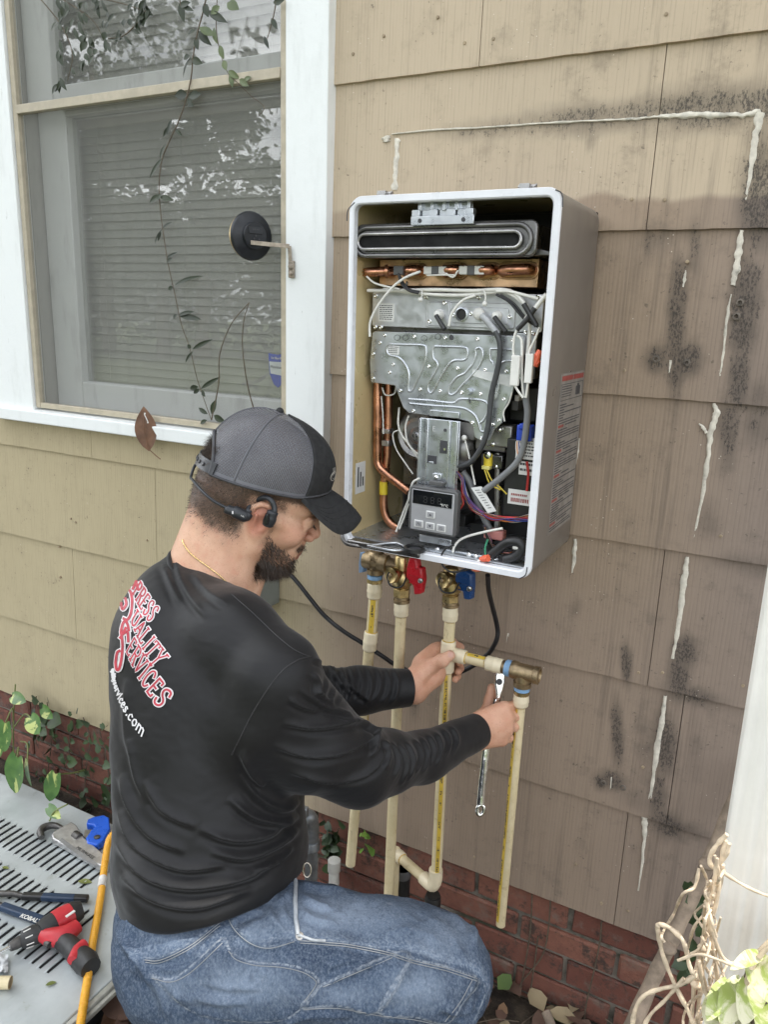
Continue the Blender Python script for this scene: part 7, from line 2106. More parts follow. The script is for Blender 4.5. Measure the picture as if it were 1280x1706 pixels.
jf = [([z6(*p) for p in pts], w, h) for pts, w, h in [
    ([(640, 345), (720, 350), (800, 358), (920, 382), (1000, 408), (1100, 432), (1195, 464)], 6, .0035),
    ([(1195, 464), (1222, 500), (1212, 545), (1190, 600)], 5, .003),
    ([(415, 265), (440, 312), (490, 355), (550, 370), (628, 350)], 6, .003),
    ([(150, 405), (200, 405), (290, 362), (385, 290)], 7, .003),
    ([(705, 490), (800, 455), (925, 398)], 4, .0035), ([(925, 398), (985, 410)], 4, .002), ([(985, 410), (940, 490), (885, 575)], 5, .0035),
    ([(640, 560), (760, 555), (885, 577), (1000, 590), (1100, 612)], 5, .003), ([(1100, 612), (1150, 550), (1190, 470)], 5, .003),
    ([(100, 270), (90, 330), (105, 380)], 3, .002), ([(660, 110), (690, 150), (760, 165)], 6, .004), ([(700, 200), (800, 215), (860, 230)], 9, .002),
    ([(420, 380), (500, 300), (600, 280)], 8, .003), ([(440, 330), (560, 310), (620, 260)], 7, .003), ([(1100, 250), (1170, 320), (1200, 400)], 9, .003), ([(900, 330), (1000, 320), (1100, 370)], 8, .0025),
    ([(220, 520), (320, 540), (440, 560)], 8, .003), ([(60, 300), (80, 360), (120, 420)], 7, .003), ([(160, 430), (200, 520), (230, 600)], 8, .004), ([(560, 250), (600, 210), (620, 160)], 7, .004)]]
jf2 = [([z6(*p) for p in pts], w, h) for pts, w, h in [([(1150, 250), (1180, 300), (1190, 360)], 4, .004), ([(1180, 240), (1215, 310), (1222, 380)], 4, .003), ([(1080, 560), (1140, 580), (1190, 560)], 4, .004), ([(1120, 600), (1170, 612), (1200, 590)], 4, .004),
    ([(640, 170), (700, 190), (780, 195)], 4, .004), ([(640, 210), (690, 240), (740, 250)], 4, .004), ([(640, 260), (690, 290), (760, 300)], 4, .0035), ([(600, 330), (560, 290), (545, 240)], 4, .004), ([(610, 300), (590, 260), (590, 220)], 4, .004),
    ([(420, 300), (470, 270), (530, 260)], 4, .0035), ([(380, 330), (340, 360), (300, 400)], 4, .004), ([(300, 420), (260, 440), (190, 440)], 4, .003), ([(110, 380), (150, 440), (170, 500)], 4, .005), ([(90, 350), (130, 420), (150, 500)], 4, .005), ([(70, 320), (100, 400), (120, 460)], 4, .004),
    ([(720, 440), (780, 420), (840, 415)], 4, .003), ([(740, 470), (800, 440), (880, 425)], 4, .003), ([(620, 590), (700, 580), (800, 590)], 5, .005), ([(560, 610), (660, 600), (760, 605)], 5, .005), ([(900, 600), (960, 605), (1040, 612)], 4, .004), ([(300, 520), (380, 540), (480, 545)], 4, .003), ([(330, 480), (420, 500), (520, 500)], 4, .0025)]]
V = fold(V, N, [(p, w*.8, h*1.1) for p, w, h in jf]+[(p, w, h*1.35) for p, w, h in jf2])
# pockets: the cloth stands up by its own thickness inside their outlines
def inside(px, py, poly):
    r = np.zeros(len(px), bool); j = len(poly)-1
    for i in range(len(poly)):
        xi, yi = poly[i]; xj, yj = poly[j]
        r ^= ((yi > py) != (yj > py)) & (px < (xj-xi)*(py-yi)/(yj-yi+1e-9)+xi); j = i
    return r
def edged(px, py, poly):
    best = np.full(len(px), 1e9); q = np.array(list(poly)+[poly[0]])
    for a, b in zip(q[:-1], q[1:]):
        ab = b-a; t = np.clip(((px-a[0])*ab[0]+(py-a[1])*ab[1])/(ab@ab+1e-9), 0, 1); best = np.minimum(best, np.hypot(px-a[0]-t*ab[0], py-a[1]-t*ab[1]))
    return best
px, py, dp = project(V)
vw = V-CAMP; vw /= np.linalg.norm(vw, axis=1)[:, None]; facing = (N*vw).sum(1) < -.02
edge = np.zeros(len(V)); lift = np.zeros(len(V))
POCK = [[(170, 458), (230, 472), (290, 440), (395, 346), (415, 372), (440, 402), (500, 420), (580, 426), (650, 440), (692, 468), (697, 495), (660, 545), (580, 602), (400, 600), (280, 562)],
        [(705, 492), (925, 396), (985, 408), (885, 576), (760, 556), (640, 562)], [(985, 408), (1192, 470), (1150, 548), (1100, 612), (1000, 592), (885, 576)]]
for po in POCK:
    pp = spline2([z6(*p) for p in po]+[z6(*po[0])], 4)
    ins = inside(px, py, pp) & facing; ed = edged(px, py, pp)
    lift += np.where(ins, .0030*np.clip(ed/2.5, 0, 1), 0); edge = np.maximum(edge, np.where(facing, np.exp(-(ed/2.2)**2), 0))
for pts, w, h in jf[:9]:
    q = spline2(pts, 5); ed = edged(px, py, q+q[::-1]); edge = np.maximum(edge, np.where(facing, np.exp(-(ed/2.0)**2)*.8, 0))
V = V+N*lift[:, None]
fade = np.zeros(len(V))
for (cx, cy, sx, sy, k) in ((760, 270, 230, 60, .75), (450, 490, 160, 70, .55), (1000, 500, 110, 60, .55), (1100, 330, 110, 70, .5), (500, 310, 60, 70, .35), (790, 520, 110, 35, .35), (240, 500, 60, 40, .4), (230, 340, 90, 40, .2)):
    a, b = z6(cx, cy); fade = np.maximum(fade, k*np.exp(-(((px-a)/(sx/1.88))**2+((py-b)/(sy/1.88))**2)))
jeans = link_np("jeans", V, Q, M_denim, person, dict(fade=fade, edge=edge))
JB = tri_bvh(V, Q)
M_thread = simple("pale_stitching", (.24, .25, .26), .8)
M_dthread = simple("dark_seam", (.045, .06, .09), .8)
def stitch(pts, dx=0, dy=0, mat=None, r=.0006, parent=jeans): surf_tube([(z6(*p)[0]+dx, z6(*p)[1]+dy) for p in pts], r, JB, "stitch_line", mat or M_thread, parent, lift=.0004)
for s_, d in [(jf[0], (0, 4)), (jf[0], (0, 8)), (jf[2], (-3, 3)), (jf[3], (1, 4)), (jf[3], (2, 8))]:
    surf_tube([(a+d[0], b+d[1]) for a, b in s_[0]], .0006, JB, "stitch_line", M_thread, jeans, lift=.0004)
for pts in ([(175, 470), (232, 482), (296, 452), (396, 360)], [(415, 385), (440, 412), (500, 430), (580, 436), (645, 450), (684, 474), (688, 494), (655, 540)], [(712, 498), (930, 405)], [(992, 418), (895, 572)], [(650, 568), (760, 564), (885, 586), (1000, 600), (1090, 620)], [(1095, 606), (1142, 546), (1182, 474)]):
    stitch(pts)
# turned pocket lip, rivet, belt loop and a loose key ring clip
M_lip = simple("worn_denim_edge", (.34, .36, .38), .85, 0, .2, 60)
surf_tube([z6(*p) for p in [(655, 95), (638, 92), (626, 115), (624, 150), (625, 200), (627, 270), (632, 335)]], .0030, JB, "pocket_lip", M_lip, jeans, lift=.0016)
surf_tube([z6(*p) for p in [(632, 335), (680, 350), (720, 352)]], .0018, JB, "pocket_lip", M_lip, jeans, lift=.001)
p, n = cast(*z6(638, 338), JB)
if p is not None:
    m = MB(); m.lathe([(.0052, -.002), (.0052, .0012), (.003, .0022), (.0015, .0012)], p, n if n.dot(p-Vector(CAMP)) < 0 else -n, 12); obj("rivet", m, simple("rivet_steel", (.45, .43, .40), .4, .9), jeans)
p, n = cast(*z6(670, 140), JB)
q0 = P(*z6(662, 108), 1.06); 
m = MB(); m.tube([q0+CAM_R*(.0055*math.cos(a))+CAM_D*(.010*math.sin(a)+.010) for a in [2*math.pi*k/18 for k in range(19)]], .0009, 6); obj("key_ring", m, simple("ring_steel", (.5, .45, .38), .3, 1.0), jeans, smooth=80)
surf_tube([z6(*p) for p in [(322, 300), (340, 294), (352, 286)]], .004, JB, "belt_loop", M_lip, jeans, lift=.002)
M_boot = simple("boot_leather", (.09, .055, .03), .6, 0, .3, 30, .4)
def boot(a, d, flat=True):
    d = Vector((d[0], d[1], 0)).normalized(); s_ = Vector((-d.y, d.x, 0)); g = Field(np.array(a)-.26, np.array(a)+.26, .006)
    if flat:
        b = Vector((a.x, a.y, 0))
        g.cone(a+Vector((0, 0, .05)), b+Vector((0, 0, .06)), .055, .05, .02); g.cone(b+Vector((0, 0, .05)), b+d*.16+Vector((0, 0, .04)), .048, .042, .03); g.cone(b-d*.03+Vector((0, 0, .03)), b, .042, .042, .02)
        g.plane((0, 0, .004), (0, 0, -1), .004)
    else:
        g.cone(a, a-d*.08, .055, .05, .02); e = a-d*.11; g.cone(e, Vector((e.x, e.y, .04)), .05, .04, .03); g.cone(Vector((e.x, e.y, .06)), Vector((e.x+d.x*.05, e.y+d.y*.05, .04)), .045, .038, .03)
        g.plane((0, 0, .004), (0, 0, -1), .004)
    V, Q = g.mesh(); return link_np("boot", V, Q, M_boot, person)
boot(ankR, (.88, .48)); boot(ankL, (.83, .55), False)
# ================================================================== WINDOW EXTRAS
M_vine = leaf_mat("dark_vine_leaf", (0.014, 0.020, 0.010), (0.030, 0.042, 0.018))
M_stem = simple("thin_brown_stem", (.10, .075, .05), .8, 0, .3, 60)
def leaf_mesh(m, base, d, nrm, L_, wd, shape='lance', curl=.15, n=5, wav=0.0):
    """one leaf as a curved sheet of cells about its midrib"""
    d = Vector(d).normalized(); nrm = Vector(nrm); nrm = (nrm-d*nrm.dot(d)); nrm = nrm.normalized() if nrm.length > 1e-6 else d.orthogonal().normalized(); s_ = d.cross(nrm)
    vs, fs = [], []
    KS = (-1, -.62, -.3, 0, .3, .62, 1); nk = len(KS)
    for i in range(n+1):
        t = i/n
        if shape == 'heart': w = wd*1.08*math.sqrt(max(0, math.sin(math.pi*(.06+.94*t))))*(1.05-.42*t)
        else: w = wd*math.sin(math.pi*t**.8)
        c = Vector(base)+d*L_*t+nrm*L_*(-curl*t*t)
        back = -.20*L_*max(0, 1-t/.3)**1.5 if shape == 'heart' else .06*L_*math.sin(math.pi*t)
        for k in KS: vs.append(c+s_*w*k+nrm*(k*k*w*.16+wav*w*abs(k)*math.sin(t*11+k*2))+d*back*(k*k*(1.6-k*k) if shape == 'heart' else k*k))
    for i in range(n):
        for k in range(nk-1): fs.append((i*nk+k, i*nk+k+1, (i+1)*nk+k+1, (i+1)*nk+k))
    m.add(vs, fs)
def vine_thing(name, label, cat, stems, leaves, r, mat_leaf, mat_stem, y, shape='lance', group=None, seed=0):
    rnd = random.Random(seed)
    pts0 = [W(*p[:2], p[2] if len(p) > 2 else y) for p in stems[0]]
    t = thing(name, label, cat, pts0[-1], group)
    for st in stems:
        q = spline([W(*p[:2], p[2] if len(p) > 2 else y) for p in st], 5)
        m = MB(); m.tube(q, [r*(1-.5*i/len(q)) for i in range(len(q))], 6); obj("stem", m, mat_stem, t, smooth=80)
    for lf in leaves:
        x0, y0, x1, y1, wpx = lf[:5]; yy = lf[5] if len(lf) > 5 else y
        a, b = W(x0, y0, yy), W(x1, y1, yy-.004); m = MB()
        leaf_mesh(m, a, b-a, Vector((rnd.uniform(-.5, .5), -1, rnd.uniform(-.2, .5))), (b-a).length*1.1, wpx*.00135, shape, rnd.uniform(.05, .3))
        obj("leaf", m, mat_leaf, t, smooth=80)
    return t
YV = -.0185
stem1 = [(345, -10), (338, 20), (330, 50), (322, 90), (318, 130), (308, 172), (296, 205), (282, 235), (270, 265), (265, 300), (266, 340), (272, 390), (280, 440), (291, 490), (302, 540), (316, 580), (328, 630), (342, 672), (352, 700)]
lv = [(318, 95, 300, 122, 5), (318, 98, 333, 104, 6), (316, 92, 306, 98, 5), (326, 50, 312, 55, 4), (326, 62, 328, 80, 5), (330, 52, 345, 70, 6), (345, 18, 374, 35, 6), (340, 5, 345, 25, 6),
      (312, 158, 292, 158, 8), (314, 162, 330, 155, 7), (312, 165, 320, 176, 6), (286, 198, 278, 222, 4), (284, 210, 270, 226, 4), (292, 215, 300, 224, 3), (276, 240, 262, 262, 4), (272, 262, 245, 293, 4), (266, 325, 248, 336, 5), (266, 328, 282, 330, 5), (268, 322, 262, 332, 4),
      (270, 380, 282, 370, 3), (270, 382, 254, 402, 3), (268, 385, 262, 400, 3), (276, 432, 290, 420, 3), (277, 438, 285, 430, 4), (290, 476, 322, 455, 4), (288, 478, 280, 482, 4), (296, 526, 316, 517, 4), (298, 526, 329, 530, 5), (294, 524, 288, 530, 4),
      (320, 582, 346, 567, 4), (318, 580, 312, 575, 4), (322, 585, 306, 602, 3), (334, 648, 360, 630, 4), (330, 644, 315, 648, 5), (332, 648, 322, 655, 4), (336, 650, 340, 660, 4), (346, 690, 330, 680, 4), (352, 690, 358, 668, 6), (356, 692, 370, 702, 6), (345, 700, 332, 705, 4)]
vine_thing("window_vine", "thin dark leafy vine climbing up behind the insect screen", "vine", [stem1, [(352, 700), (364, 640), (366, 590), (385, 540), (415, 504)], [(425, 690), (412, 640), (404, 580), (406, 535), (415, 504)]], lv, .0016, M_vine, M_stem, YV, seed=1)
stem2 = [(362, -10), (360, 40), (364, 75), (372, 105), (382, 125), (398, 140), (418, 160), (440, 178), (430, 195)]
lv2 = [(356, 60, 333, 45, 7), (356, 45, 358, 70, 6), (366, 75, 370, 95, 5), (372, 100, 376, 115, 5), (380, 118, 394, 128, 5), (384, 122, 386, 142, 4), (398, 132, 412, 142, 5), (405, 135, 416, 128, 4), (378, 5, 394, 12, 8), (366, 10, 352, 22, 6)]
vine_thing("window_vine", "pale green vine tip hanging over the middle rail of the screen", "vine", [stem2], lv2, .0010, leaf_mat("pale_vine_leaf", (.05, .075, .03), (.12, .15, .06)), M_stem, -.018, seed=2)
rnd = random.Random(4)
lv3 = []
for k in range(85):
    x = rnd.uniform(92, 250); y_ = rnd.uniform(-10, 150)*max(.15, 1-(x-92)/190); a = rnd.uniform(1.0, 2.4); l = rnd.uniform(9, 20)
    lv3.append((x, y_, x+math.cos(a)*l, y_+math.sin(a)*l, rnd.uniform(3, 5.5)))
lv3 += [(300, 2, 304, 32, 6), (298, 10, 314, 4, 5), (300, 10, 318, 15, 4), (455, 5, 470, 0, 5), (440, 60, 446, 78, 3), (452, 30, 460, 45, 4), (232, 30, 248, 22, 3), (205, 65, 178, 62, 3), (205, 58, 215, 72, 3), (220, 50, 230, 55, 3)]
sx_ = [(60, -10), (100, 40), (120, 90), (112, 135)], [(90, -10), (150, 30), (170, 60)], [(130, -10), (200, 5), (245, 20)], [(298, -10), (302, 20)], [(462, -10), (455, 30), (442, 75)], [(232, 35), (205, 60), (180, 64)]
vine_thing("hanging_branch", "leafy twigs with small dark leaves hanging before the upper window pane", "branch", list(sx_), lv3, .0014, M_vine, M_stem, -.03, seed=3)
# round outdoor thermometer seen from behind, on a rusty bracket
th = thing("thermometer", "round black backed thermometer with brass rim on a rusty window bracket", "thermometer", W(486, 458, -.03))
c = W(422, 393, -.055); ax = Vector((-.93, .36, .0)).normalized()
m = MB(); m.lathe([(.043, .008), (.0465, .008), (.0478, .012), (.047, .018), (.044, .020)], c-ax*.002, ax, 40); obj("brass_rim", m, M_brass, th, smooth=40)
m = MB(); m.lathe([(.010, -.0085), (.026, -.009), (.027, -.007), (.0275, -.002), (.034, .000), (.046, .003), (.0485, .007), (.0485, .010)], c, ax, 40); obj("back_shell", m, simple("black_shell", (.012, .014, .018), .42, 0, .2, 40), th, smooth=35)
u_ = ax.cross(Vector((0, 0, 1))).normalized(); v_ = u_.cross(ax)
def TH_(a, b, lift=.009): return c+u_*a+v_*b-ax*lift
sgn = 1 if (u_.dot(CAM_R) > 0) else -1
m = MB(); m.obox(TH_(0, .010, .0095), u_*.016, v_*.0065, ax*.001); obj("battery_door", m, simple("door_black", (.02, .022, .026), .5), th, bevel=.0006)
m = MB()
for a, b in ((-.004, -.006), (.008*sgn, -.007), (0, .0)): m.lathe([(.002, 0), (.002, .0006)], TH_(a, b, .0098), -ax, 8)
for k in range(4): m.obox(TH_((-.006+.004*k), .012, .0107), u_*.0012, v_*.0012, ax*.0001)
o = obj("shell_hole", m, M_ink, th); o["kind"] = "stuff"
M_rust = simple("rusty_steel", (.36, .31, .25), .6, .5, .3, 60, .3, 200, dirt=((.18, .07, .03), .8))
a0 = W(418, 404, -.075); a1 = W(457, 408, -.05); a2 = W(482, 410, -.03); a3 = W(484, 440, -.028)
m = MB()
for p, q in ((a0, a1), (a1, a2), (a2, a3)):
    d = (q-p); s_ = Vector((0, 0, 1)) if abs(d.normalized().z) < .7 else Vector((1, 0, 0)); nn = d.cross(s_).normalized(); m.obox((p+q)/2, d/2*1.02, s_*.0042, nn*.001)
obj("bracket_strip", m, M_rust, th, bevel=.0006)
q = W(487, 448, -.024); m = MB(); m.box(q+Vector((-.007, -.006, -.018)), q+Vector((.007, .001, .016))); m.lathe([(.006, 0), (.006, -.004), (.003, -.005)], q+Vector((.001, -.006, .004)), (0, 1, 0), 10); m.lathe([(.005, 0), (.005, -.004), (.003, -.005)], q+Vector((.001, -.006, -.009)), (0, 1, 0), 10)
obj("bracket_mount", m, M_rust, th, bevel=.002)
# security sticker on the pane
ss = [C for C in [(447, 588), (462, 591), (477, 588), (476, 625), (470, 640), (463, 646), (456, 640), (449, 622)]]
yS = YL+.0025
st = thing("security_sticker", "blue and white shield shaped sticker on the glass by the window frame", "sticker", W(462, 646, yS))
m = MB(); m.prism([W(*p, yS) for p in ss], (0, .0006, 0)); obj("shield", m, simple("sticker_blue", (.02, .05, .36), .4), st)
m = MB(); m.prism([W(*p, yS-.0005) for p in [(448.5, 602), (475.5, 604), (475, 627), (450.5, 622)]], (0, .0004, 0)); obj("white_panel", m, simple("sticker_white", (.62, .66, .62), .4), st)
text_obj("Monitored", W(463, 612, yS-.0006), (1, 0, -.02), (0, 0, 1), .010, M_ink, st)
text_obj("1st Blue Pro", W(462, 597, yS-.0006), (1, 0, -.02), (0, 0, 1), .0072, M_white, st)
# dry leaf stuck on the sill
M_dry = simple("dry_brown_leaf", (.15, .075, .04), .7, 0, .3, 30, .5, 90)
dl = thing("dry_leaf", "curled dry brown leaf hanging over the white window sill", "leaf", W(240, 760, -.05))
m = MB(); leaf_mesh(m, W(248, 752, -.05), W(237, 676, -.042)-W(248, 752, -.05), (.7, -1, .15), (W(237, 676, -.042)-W(248, 752, -.05)).length, .026, 'lance', .12, 10); obj("blade", m, M_dry, dl, smooth=80)
m = MB(); m.tube(spline([W(238, 680, -.047), W(240, 715, -.053), W(247, 745, -.053), W(256, 756, -.05), W(267, 765, -.048)], 5), .0012, 6); obj("leaf_stalk", m, M_dry, dl, smooth=80)
m = MB(); m.tube([W(240, 690, -.055), W(243, 696, -.055), W(246, 703, -.055)], .0012, 5); m.sphere(W(241, 689, -.055), .0022, 6, 4); m.sphere(W(246, 704, -.055), .002, 6, 4); obj("white_bit", m, M_white, dl)

# ================================================================== METAL PANEL AND TOOLS AT THE LEFT
PZ = .10
pc = WZ(220, 1599, PZ); yb = WZ(100, 1333, PZ).y; xl = -2.35; xr = pc.x; yf = -1.02
pn = thing("metal_panel", "galvanised louvred metal panel lying by the brick wall with tools on it", "metal panel", ((xl+xr)/2, (yb+yf)/2, 0))
def panel_mat():
    t = NT("weathered_galvanised"); p = t.P()
    n = t.noise(p, 7, 6, .65); f = t.noise(t.map(p, (1, .3, 1)), 60, 5, .7)
    c = t.mix(t.mr(n, .3, .7), (.42, .455, .46), (.53, .565, .565))
    c = t.mix(t.mr(f, .60, .70, 0, .4), c, (.34, .35, .33))
    c = t.mix(t.mr(t.noise(p, 12, 7, .8), .58, .68, 0, .5), c, (.30, .31, .25))
    return t.done(c, t.mr(n, .3, .7, .42, .6), .35, t.bump(f, .15, .001))
M_panel = panel_mat()
m = MB(); m.box((xl, yf, PZ-.012), (xr, yb, PZ)); obj("top_sheet", m, M_panel, pn, bevel=.003)
m = MB(); m.box((xr+.001, yf, PZ-.016), (xr+.014, yb, PZ-.002)); m.box((xr+.0145, yf, PZ-.02), (xr+.024, yb, PZ-.009)); obj("edge_strip", m, simple("edge_trim", (.42, .42, .38), .5, .4, .2, 30), pn, bevel=.002)
m = MB(); m.box((xl+.02, yf+.02, -.03), (xr-.02, yb-.02, PZ-.013)); obj("support_frame", m, M_dark, pn)
def ly(px, py): return WZ(px, py, PZ).y
def lx(px, py): return WZ(px, py, PZ).x
pitch = abs(lx(44, 1381)-lx(33, 1374.5))
pitch = max(.010, min(.024, pitch))
rows = [(ly(4, 1416), ly(44, 1381), lx(166, 1447)+.01), (ly(3, 1496), ly(45, 1458), lx(180, 1505)), (ly(72, 1621), ly(103, 1589), lx(103, 1589)+.012), ]
rows = [(r[0], r[1], min(r[2], xr-.03)) for r in rows]
L0 = None
M_slit = simple("louvre_gap", (.008, .008, .008), .9)
for (ya, yb2, xm) in rows:
    ya, yb2 = min(ya, yb2), max(ya, yb2); x = xm
    while x > xl+.25:
        if L0 is None:
            def lou(w, z0, h, wx0, wx1):
                m = MB(); 
                n = 6
                for j in range(n+1):
                    t = j/n; yy = ya+(yb2-ya)*t; k = min(1, 6*min(t, 1-t)+.05)
                    m.v += [Vector((wx0, yy, z0)), Vector(((wx0+wx1)/2, yy, z0+h*k)), Vector((wx1, yy, z0+h*k*.8))]
                for j in range(n):
                    for q in range(2): a = j*3+q; m.f.append((a, a+3, a+4, a+1))
                return m
            base = x
            L0 = obj("louvre", lou(0, PZ+.0004, .0035, x-.0052, x+.0005), M_panel, pn, smooth=60)
            mm = MB(); mm.box((x+.0005, ya+.006, PZ+.0005), (x+.0058, yb2-.006, PZ+.0012)); S0 = obj("louvre_slit", mm, M_slit, pn); S0.parent = L0; y0c = (ya+yb2)/2; len0 = yb2-ya
        else:
            o = L0.copy(); COL.objects.link(o); o.parent = pn
            k = (yb2-ya)/len0
            org = pn.location
            o.scale = (1, k, 1); o.location = (x-base, (ya+yb2)/2-org.y-k*(y0c-org.y), 0)
            s2 = S0.copy(); COL.objects.link(s2); s2.parent = o
        x -= pitch
# --- tools
def T(px, py, h=.015): return WZ(px, py, PZ+h)
def cz(x, y): return (x/2.912, 1120+y/2.912)
M_castal = simple("cast_aluminium", (.50, .49, .48), .42, .7, .15, 50, .2, 200)
M_dkjaw = simple("dark_forged_steel", (.10, .095, .09), .45, .7, .3, 50, .2)
pw = thing("pipe_wrench", "aluminium pipe wrench with dark hook jaw lying on the metal panel", "pipe wrench", T(*cz(380, 880), 0))
poly = [(250, 815), (262, 800), (345, 752), (372, 768), (385, 790), (410, 830), (470, 880), (530, 930), (525, 975), (470, 960), (380, 905), (300, 858), (258, 835)]
m = MB(); m.prism([T(*cz(*p), .004) for p in poly], (0, 0, .018)); obj("handle", m, M_castal, pw, bevel=.003)
m = MB(); m.prism([T(*cz(*p), .0225) for p in [(285, 818), (300, 806), (345, 838), (470, 928), (466, 942), (400, 905)]], (0, 0, .0012)); obj("handle_web", m, simple("web_grey", (.30, .30, .30), .5, .5), pw)
m = MB(); m.tube(spline([T(*cz(200, 802), .014), T(*cz(196, 770), .016), T(*cz(225, 748), .016), T(*cz(270, 745), .016), T(*cz(330, 775), .016), T(*cz(385, 800), .016)], 5), [.0075+.003*math.sin(i*.2) for i in range(26)], 8); obj("hook_jaw", m, M_dkjaw, pw, smooth=60)
m = MB(); m.lathe([(.010, -.012), (.0115, -.010), (.0115, .010), (.010, .012)], T(*cz(372, 795), .02), (T(*cz(400, 815), .02)-T(*cz(372, 795), .02)), 14); obj("adjust_nut", m, M_dkjaw, pw, smooth=30)
d_ = (T(*cz(450, 905))-T(*cz(360, 845))).normalized()
text_obj("MILWAUKEE", T(*cz(408, 872), .0232)+d_*.004, d_, Vector((0, 0, 1)).cross(d_), .0125, simple("cast_letters", (.10, .10, .10), .5, .3), pw)
pcu = thing("pipe_cutter", "bright blue ratchet pipe cutter beside the man's back on the panel", "pipe cutter", T(*cz(470, 800), 0))
m = MB(); m.prism([T(*cz(*p), .006) for p in [(425, 745), (450, 732), (505, 722), (530, 735), (535, 790), (500, 850), (470, 868), (425, 858), (418, 835), (440, 800), (462, 780), (455, 770), (420, 765)]], (0, 0, .020)); obj("cutter_body", m, simple("cutter_blue", (.015, .10, .55), .35, 0, .08), pcu, bevel=.003)
m = MB(); m.prism([T(*cz(*p), .014) for p in [(412, 770), (450, 770), (452, 800), (425, 820), (405, 800)]], (0, 0, .004)); obj("blade", m, M_steel, pcu)
m = MB(); m.lathe([(.008, 0), (.008, .003), (.004, .0045)], T(*cz(470, 802), .026), (0, 0, 1), 12); obj("pivot", m, M_dkjaw, pcu)
M_navy = simple("navy_grip", (.015, .035, .075), .45, 0, .1, 30); M_black = M_blackpl
pl = thing("pliers", "long pliers with navy and black dipped handles lying on the panel", "pliers", T(*cz(200, 1120), 0))
def bar(a, b, w, h, z, name, mat, par):
    p, q = T(*cz(*a), z), T(*cz(*b), z); d = q-p; s_ = Vector((0, 0, 1)).cross(d).normalized()
    m = MB(); m.obox((p+q)/2, d/2, s_*w, Vector((0, 0, h))); return obj(name, m, mat, par, bevel=min(w, h)*.55, seg=3)
bar((105, 1085), (428, 1098), .0085, .007, .012, "grip", M_black, pl); bar((200, 1090), (365, 1097), .0088, .0074, .012, "grip_inlay", M_navy, pl)
g2 = bar((5, 1135), (262, 1225), .0095, .008, .012, "grip", M_navy, pl); bar((228, 1208), (264, 1226), .0097, .0082, .012, "grip_end", M_black, pl)
m = MB(); m.tube([T(*cz(-40, 1075), .012), T(*cz(60, 1074), .012), T(*cz(110, 1086), .012)], [.008, .007, .006], 8); m.tube([T(*cz(-60, 1110), .012), T(*cz(10, 1138), .012)], .008, 8); obj("plier_jaw", m, M_dkjaw, pl, smooth=50)
d_ = (T(*cz(200, 1206))-T(*cz(100, 1172))).normalized(); text_obj("KOBALT", T(*cz(147, 1196), .0205), d_, Vector((0, 0, 1)).cross(d_), .0150, M_white, pl, bold=.0004)
M_dred = simple("drill_red", (.50, .03, .04), .4, 0, .1, 30); M_dblk = simple("drill_black_rubber", (.025, .025, .025), .5, 0, .15, 40)
dr = thing("drill", "red and black cordless drill lying on its side on the panel", "drill", T(*cz(280, 1320), 0))
def dt(pts, z, rs, name, mat, par=dr, n=14): 
    m = MB(); m.tube([T(*cz(*p), z) for p in pts], rs, n); return obj(name, m, mat, par, smooth=50)
dt([(-30, 1372), (0, 1358), (45, 1335)], .026, [.003, .003, .004], "bit", M_chrome)
dt([(45, 1335), (75, 1318), (110, 1298)], .026, [.009, .012, .012], "chuck", M_dkjaw)
dt([(100, 1300), (110, 1297), (160, 1275), (200, 1262)], .028, [.015, .019, .021, .020], "clutch_collar", M_dblk)
m = MB()
for k in range(8):
    a = 2*math.pi*k/8; p, q = T(*cz(115, 1296), .028), T(*cz(150, 1280), .028); ax = (q-p).normalized(); u1 = ax.orthogonal().normalized(); w1 = ax.cross(u1); m.tube([p+(u1*math.cos(a)+w1*math.sin(a))*.0195, q+(u1*math.cos(a)+w1*math.sin(a))*.0205], .0014, 5)
o = obj("collar_mark", m, M_white, dr); o["kind"] = "stuff"
dt([(190, 1265), (230, 1240), (300, 1200), (360, 1165), (395, 1150)], .030, [.022, .026, .027, .025, .019], "motor_housing", M_dblk)
dt([(262, 1222), (300, 1200), (345, 1175)], .031, [.0268, .0278, .0262], "housing_band", M_dred)
dt([(240, 1270), (290, 1290), (340, 1330), (380, 1375), (405, 1400)], .026, [.021, .020, .021, .023, .022], "pistol_grip", M_dblk)
dt([(205, 1275), (235, 1285), (285, 1285), (330, 1268), (372, 1232)], .031, [.014, .019, .021, .020, .016], "red_shell", M_dred)
dt([(352, 1400), (375, 1350), (410, 1318)], .038, [.012, .013, .012], "grip_band", M_dred)
dt([(385, 1380), (420, 1410), (440, 1435)], .026, [.024, .026, .022], "battery", M_dblk)
m = MB(); p = T(*cz(340, 1172), .058); d_ = (T(*cz(372, 1150))-T(*cz(315, 1190))).normalized(); s_ = Vector((0, 0, 1)).cross(d_); m.obox(p, d_*.011, s_*.0028, Vector((0, 0, .0012))); obj("side_label", m, M_white, dr)
dt([(225, 1310), (240, 1325)], .03, [.008, .007], "trigger", M_dkjaw)
oc = thing("pipe_offcut", "short cream pipe offcut lying at the panel edge beside the drill", "pipe offcut", T(8, 1640, 0))
m = MB(); a, b = T(-16, 1637, .014), T(17, 1637, .014); m.tube([a, b], .0125, 16, cap=False); obj("offcut_body", m, M_cpvc, oc, smooth=60)
m = MB(); m.lathe([(.0105, -.004), (.0105, -.003)], b, b-a, 14); m.tube([a.lerp(b, .85), b], .0105, 14, cap=False); obj("offcut_bore", m, simple("bore_brown", (.34, .26, .15), .6), oc)
bg = thing("plastic_scrap", "crumpled clear plastic scrap beside the drill bit on the panel", "plastic scrap", T(5, 1605, 0))
m = MB(); rnd = random.Random(8); n = 7; g0 = [[T(-14+4.5*i, 1590+5*j, .004+.012*rnd.random()) for i in range(n)] for j in range(n)]
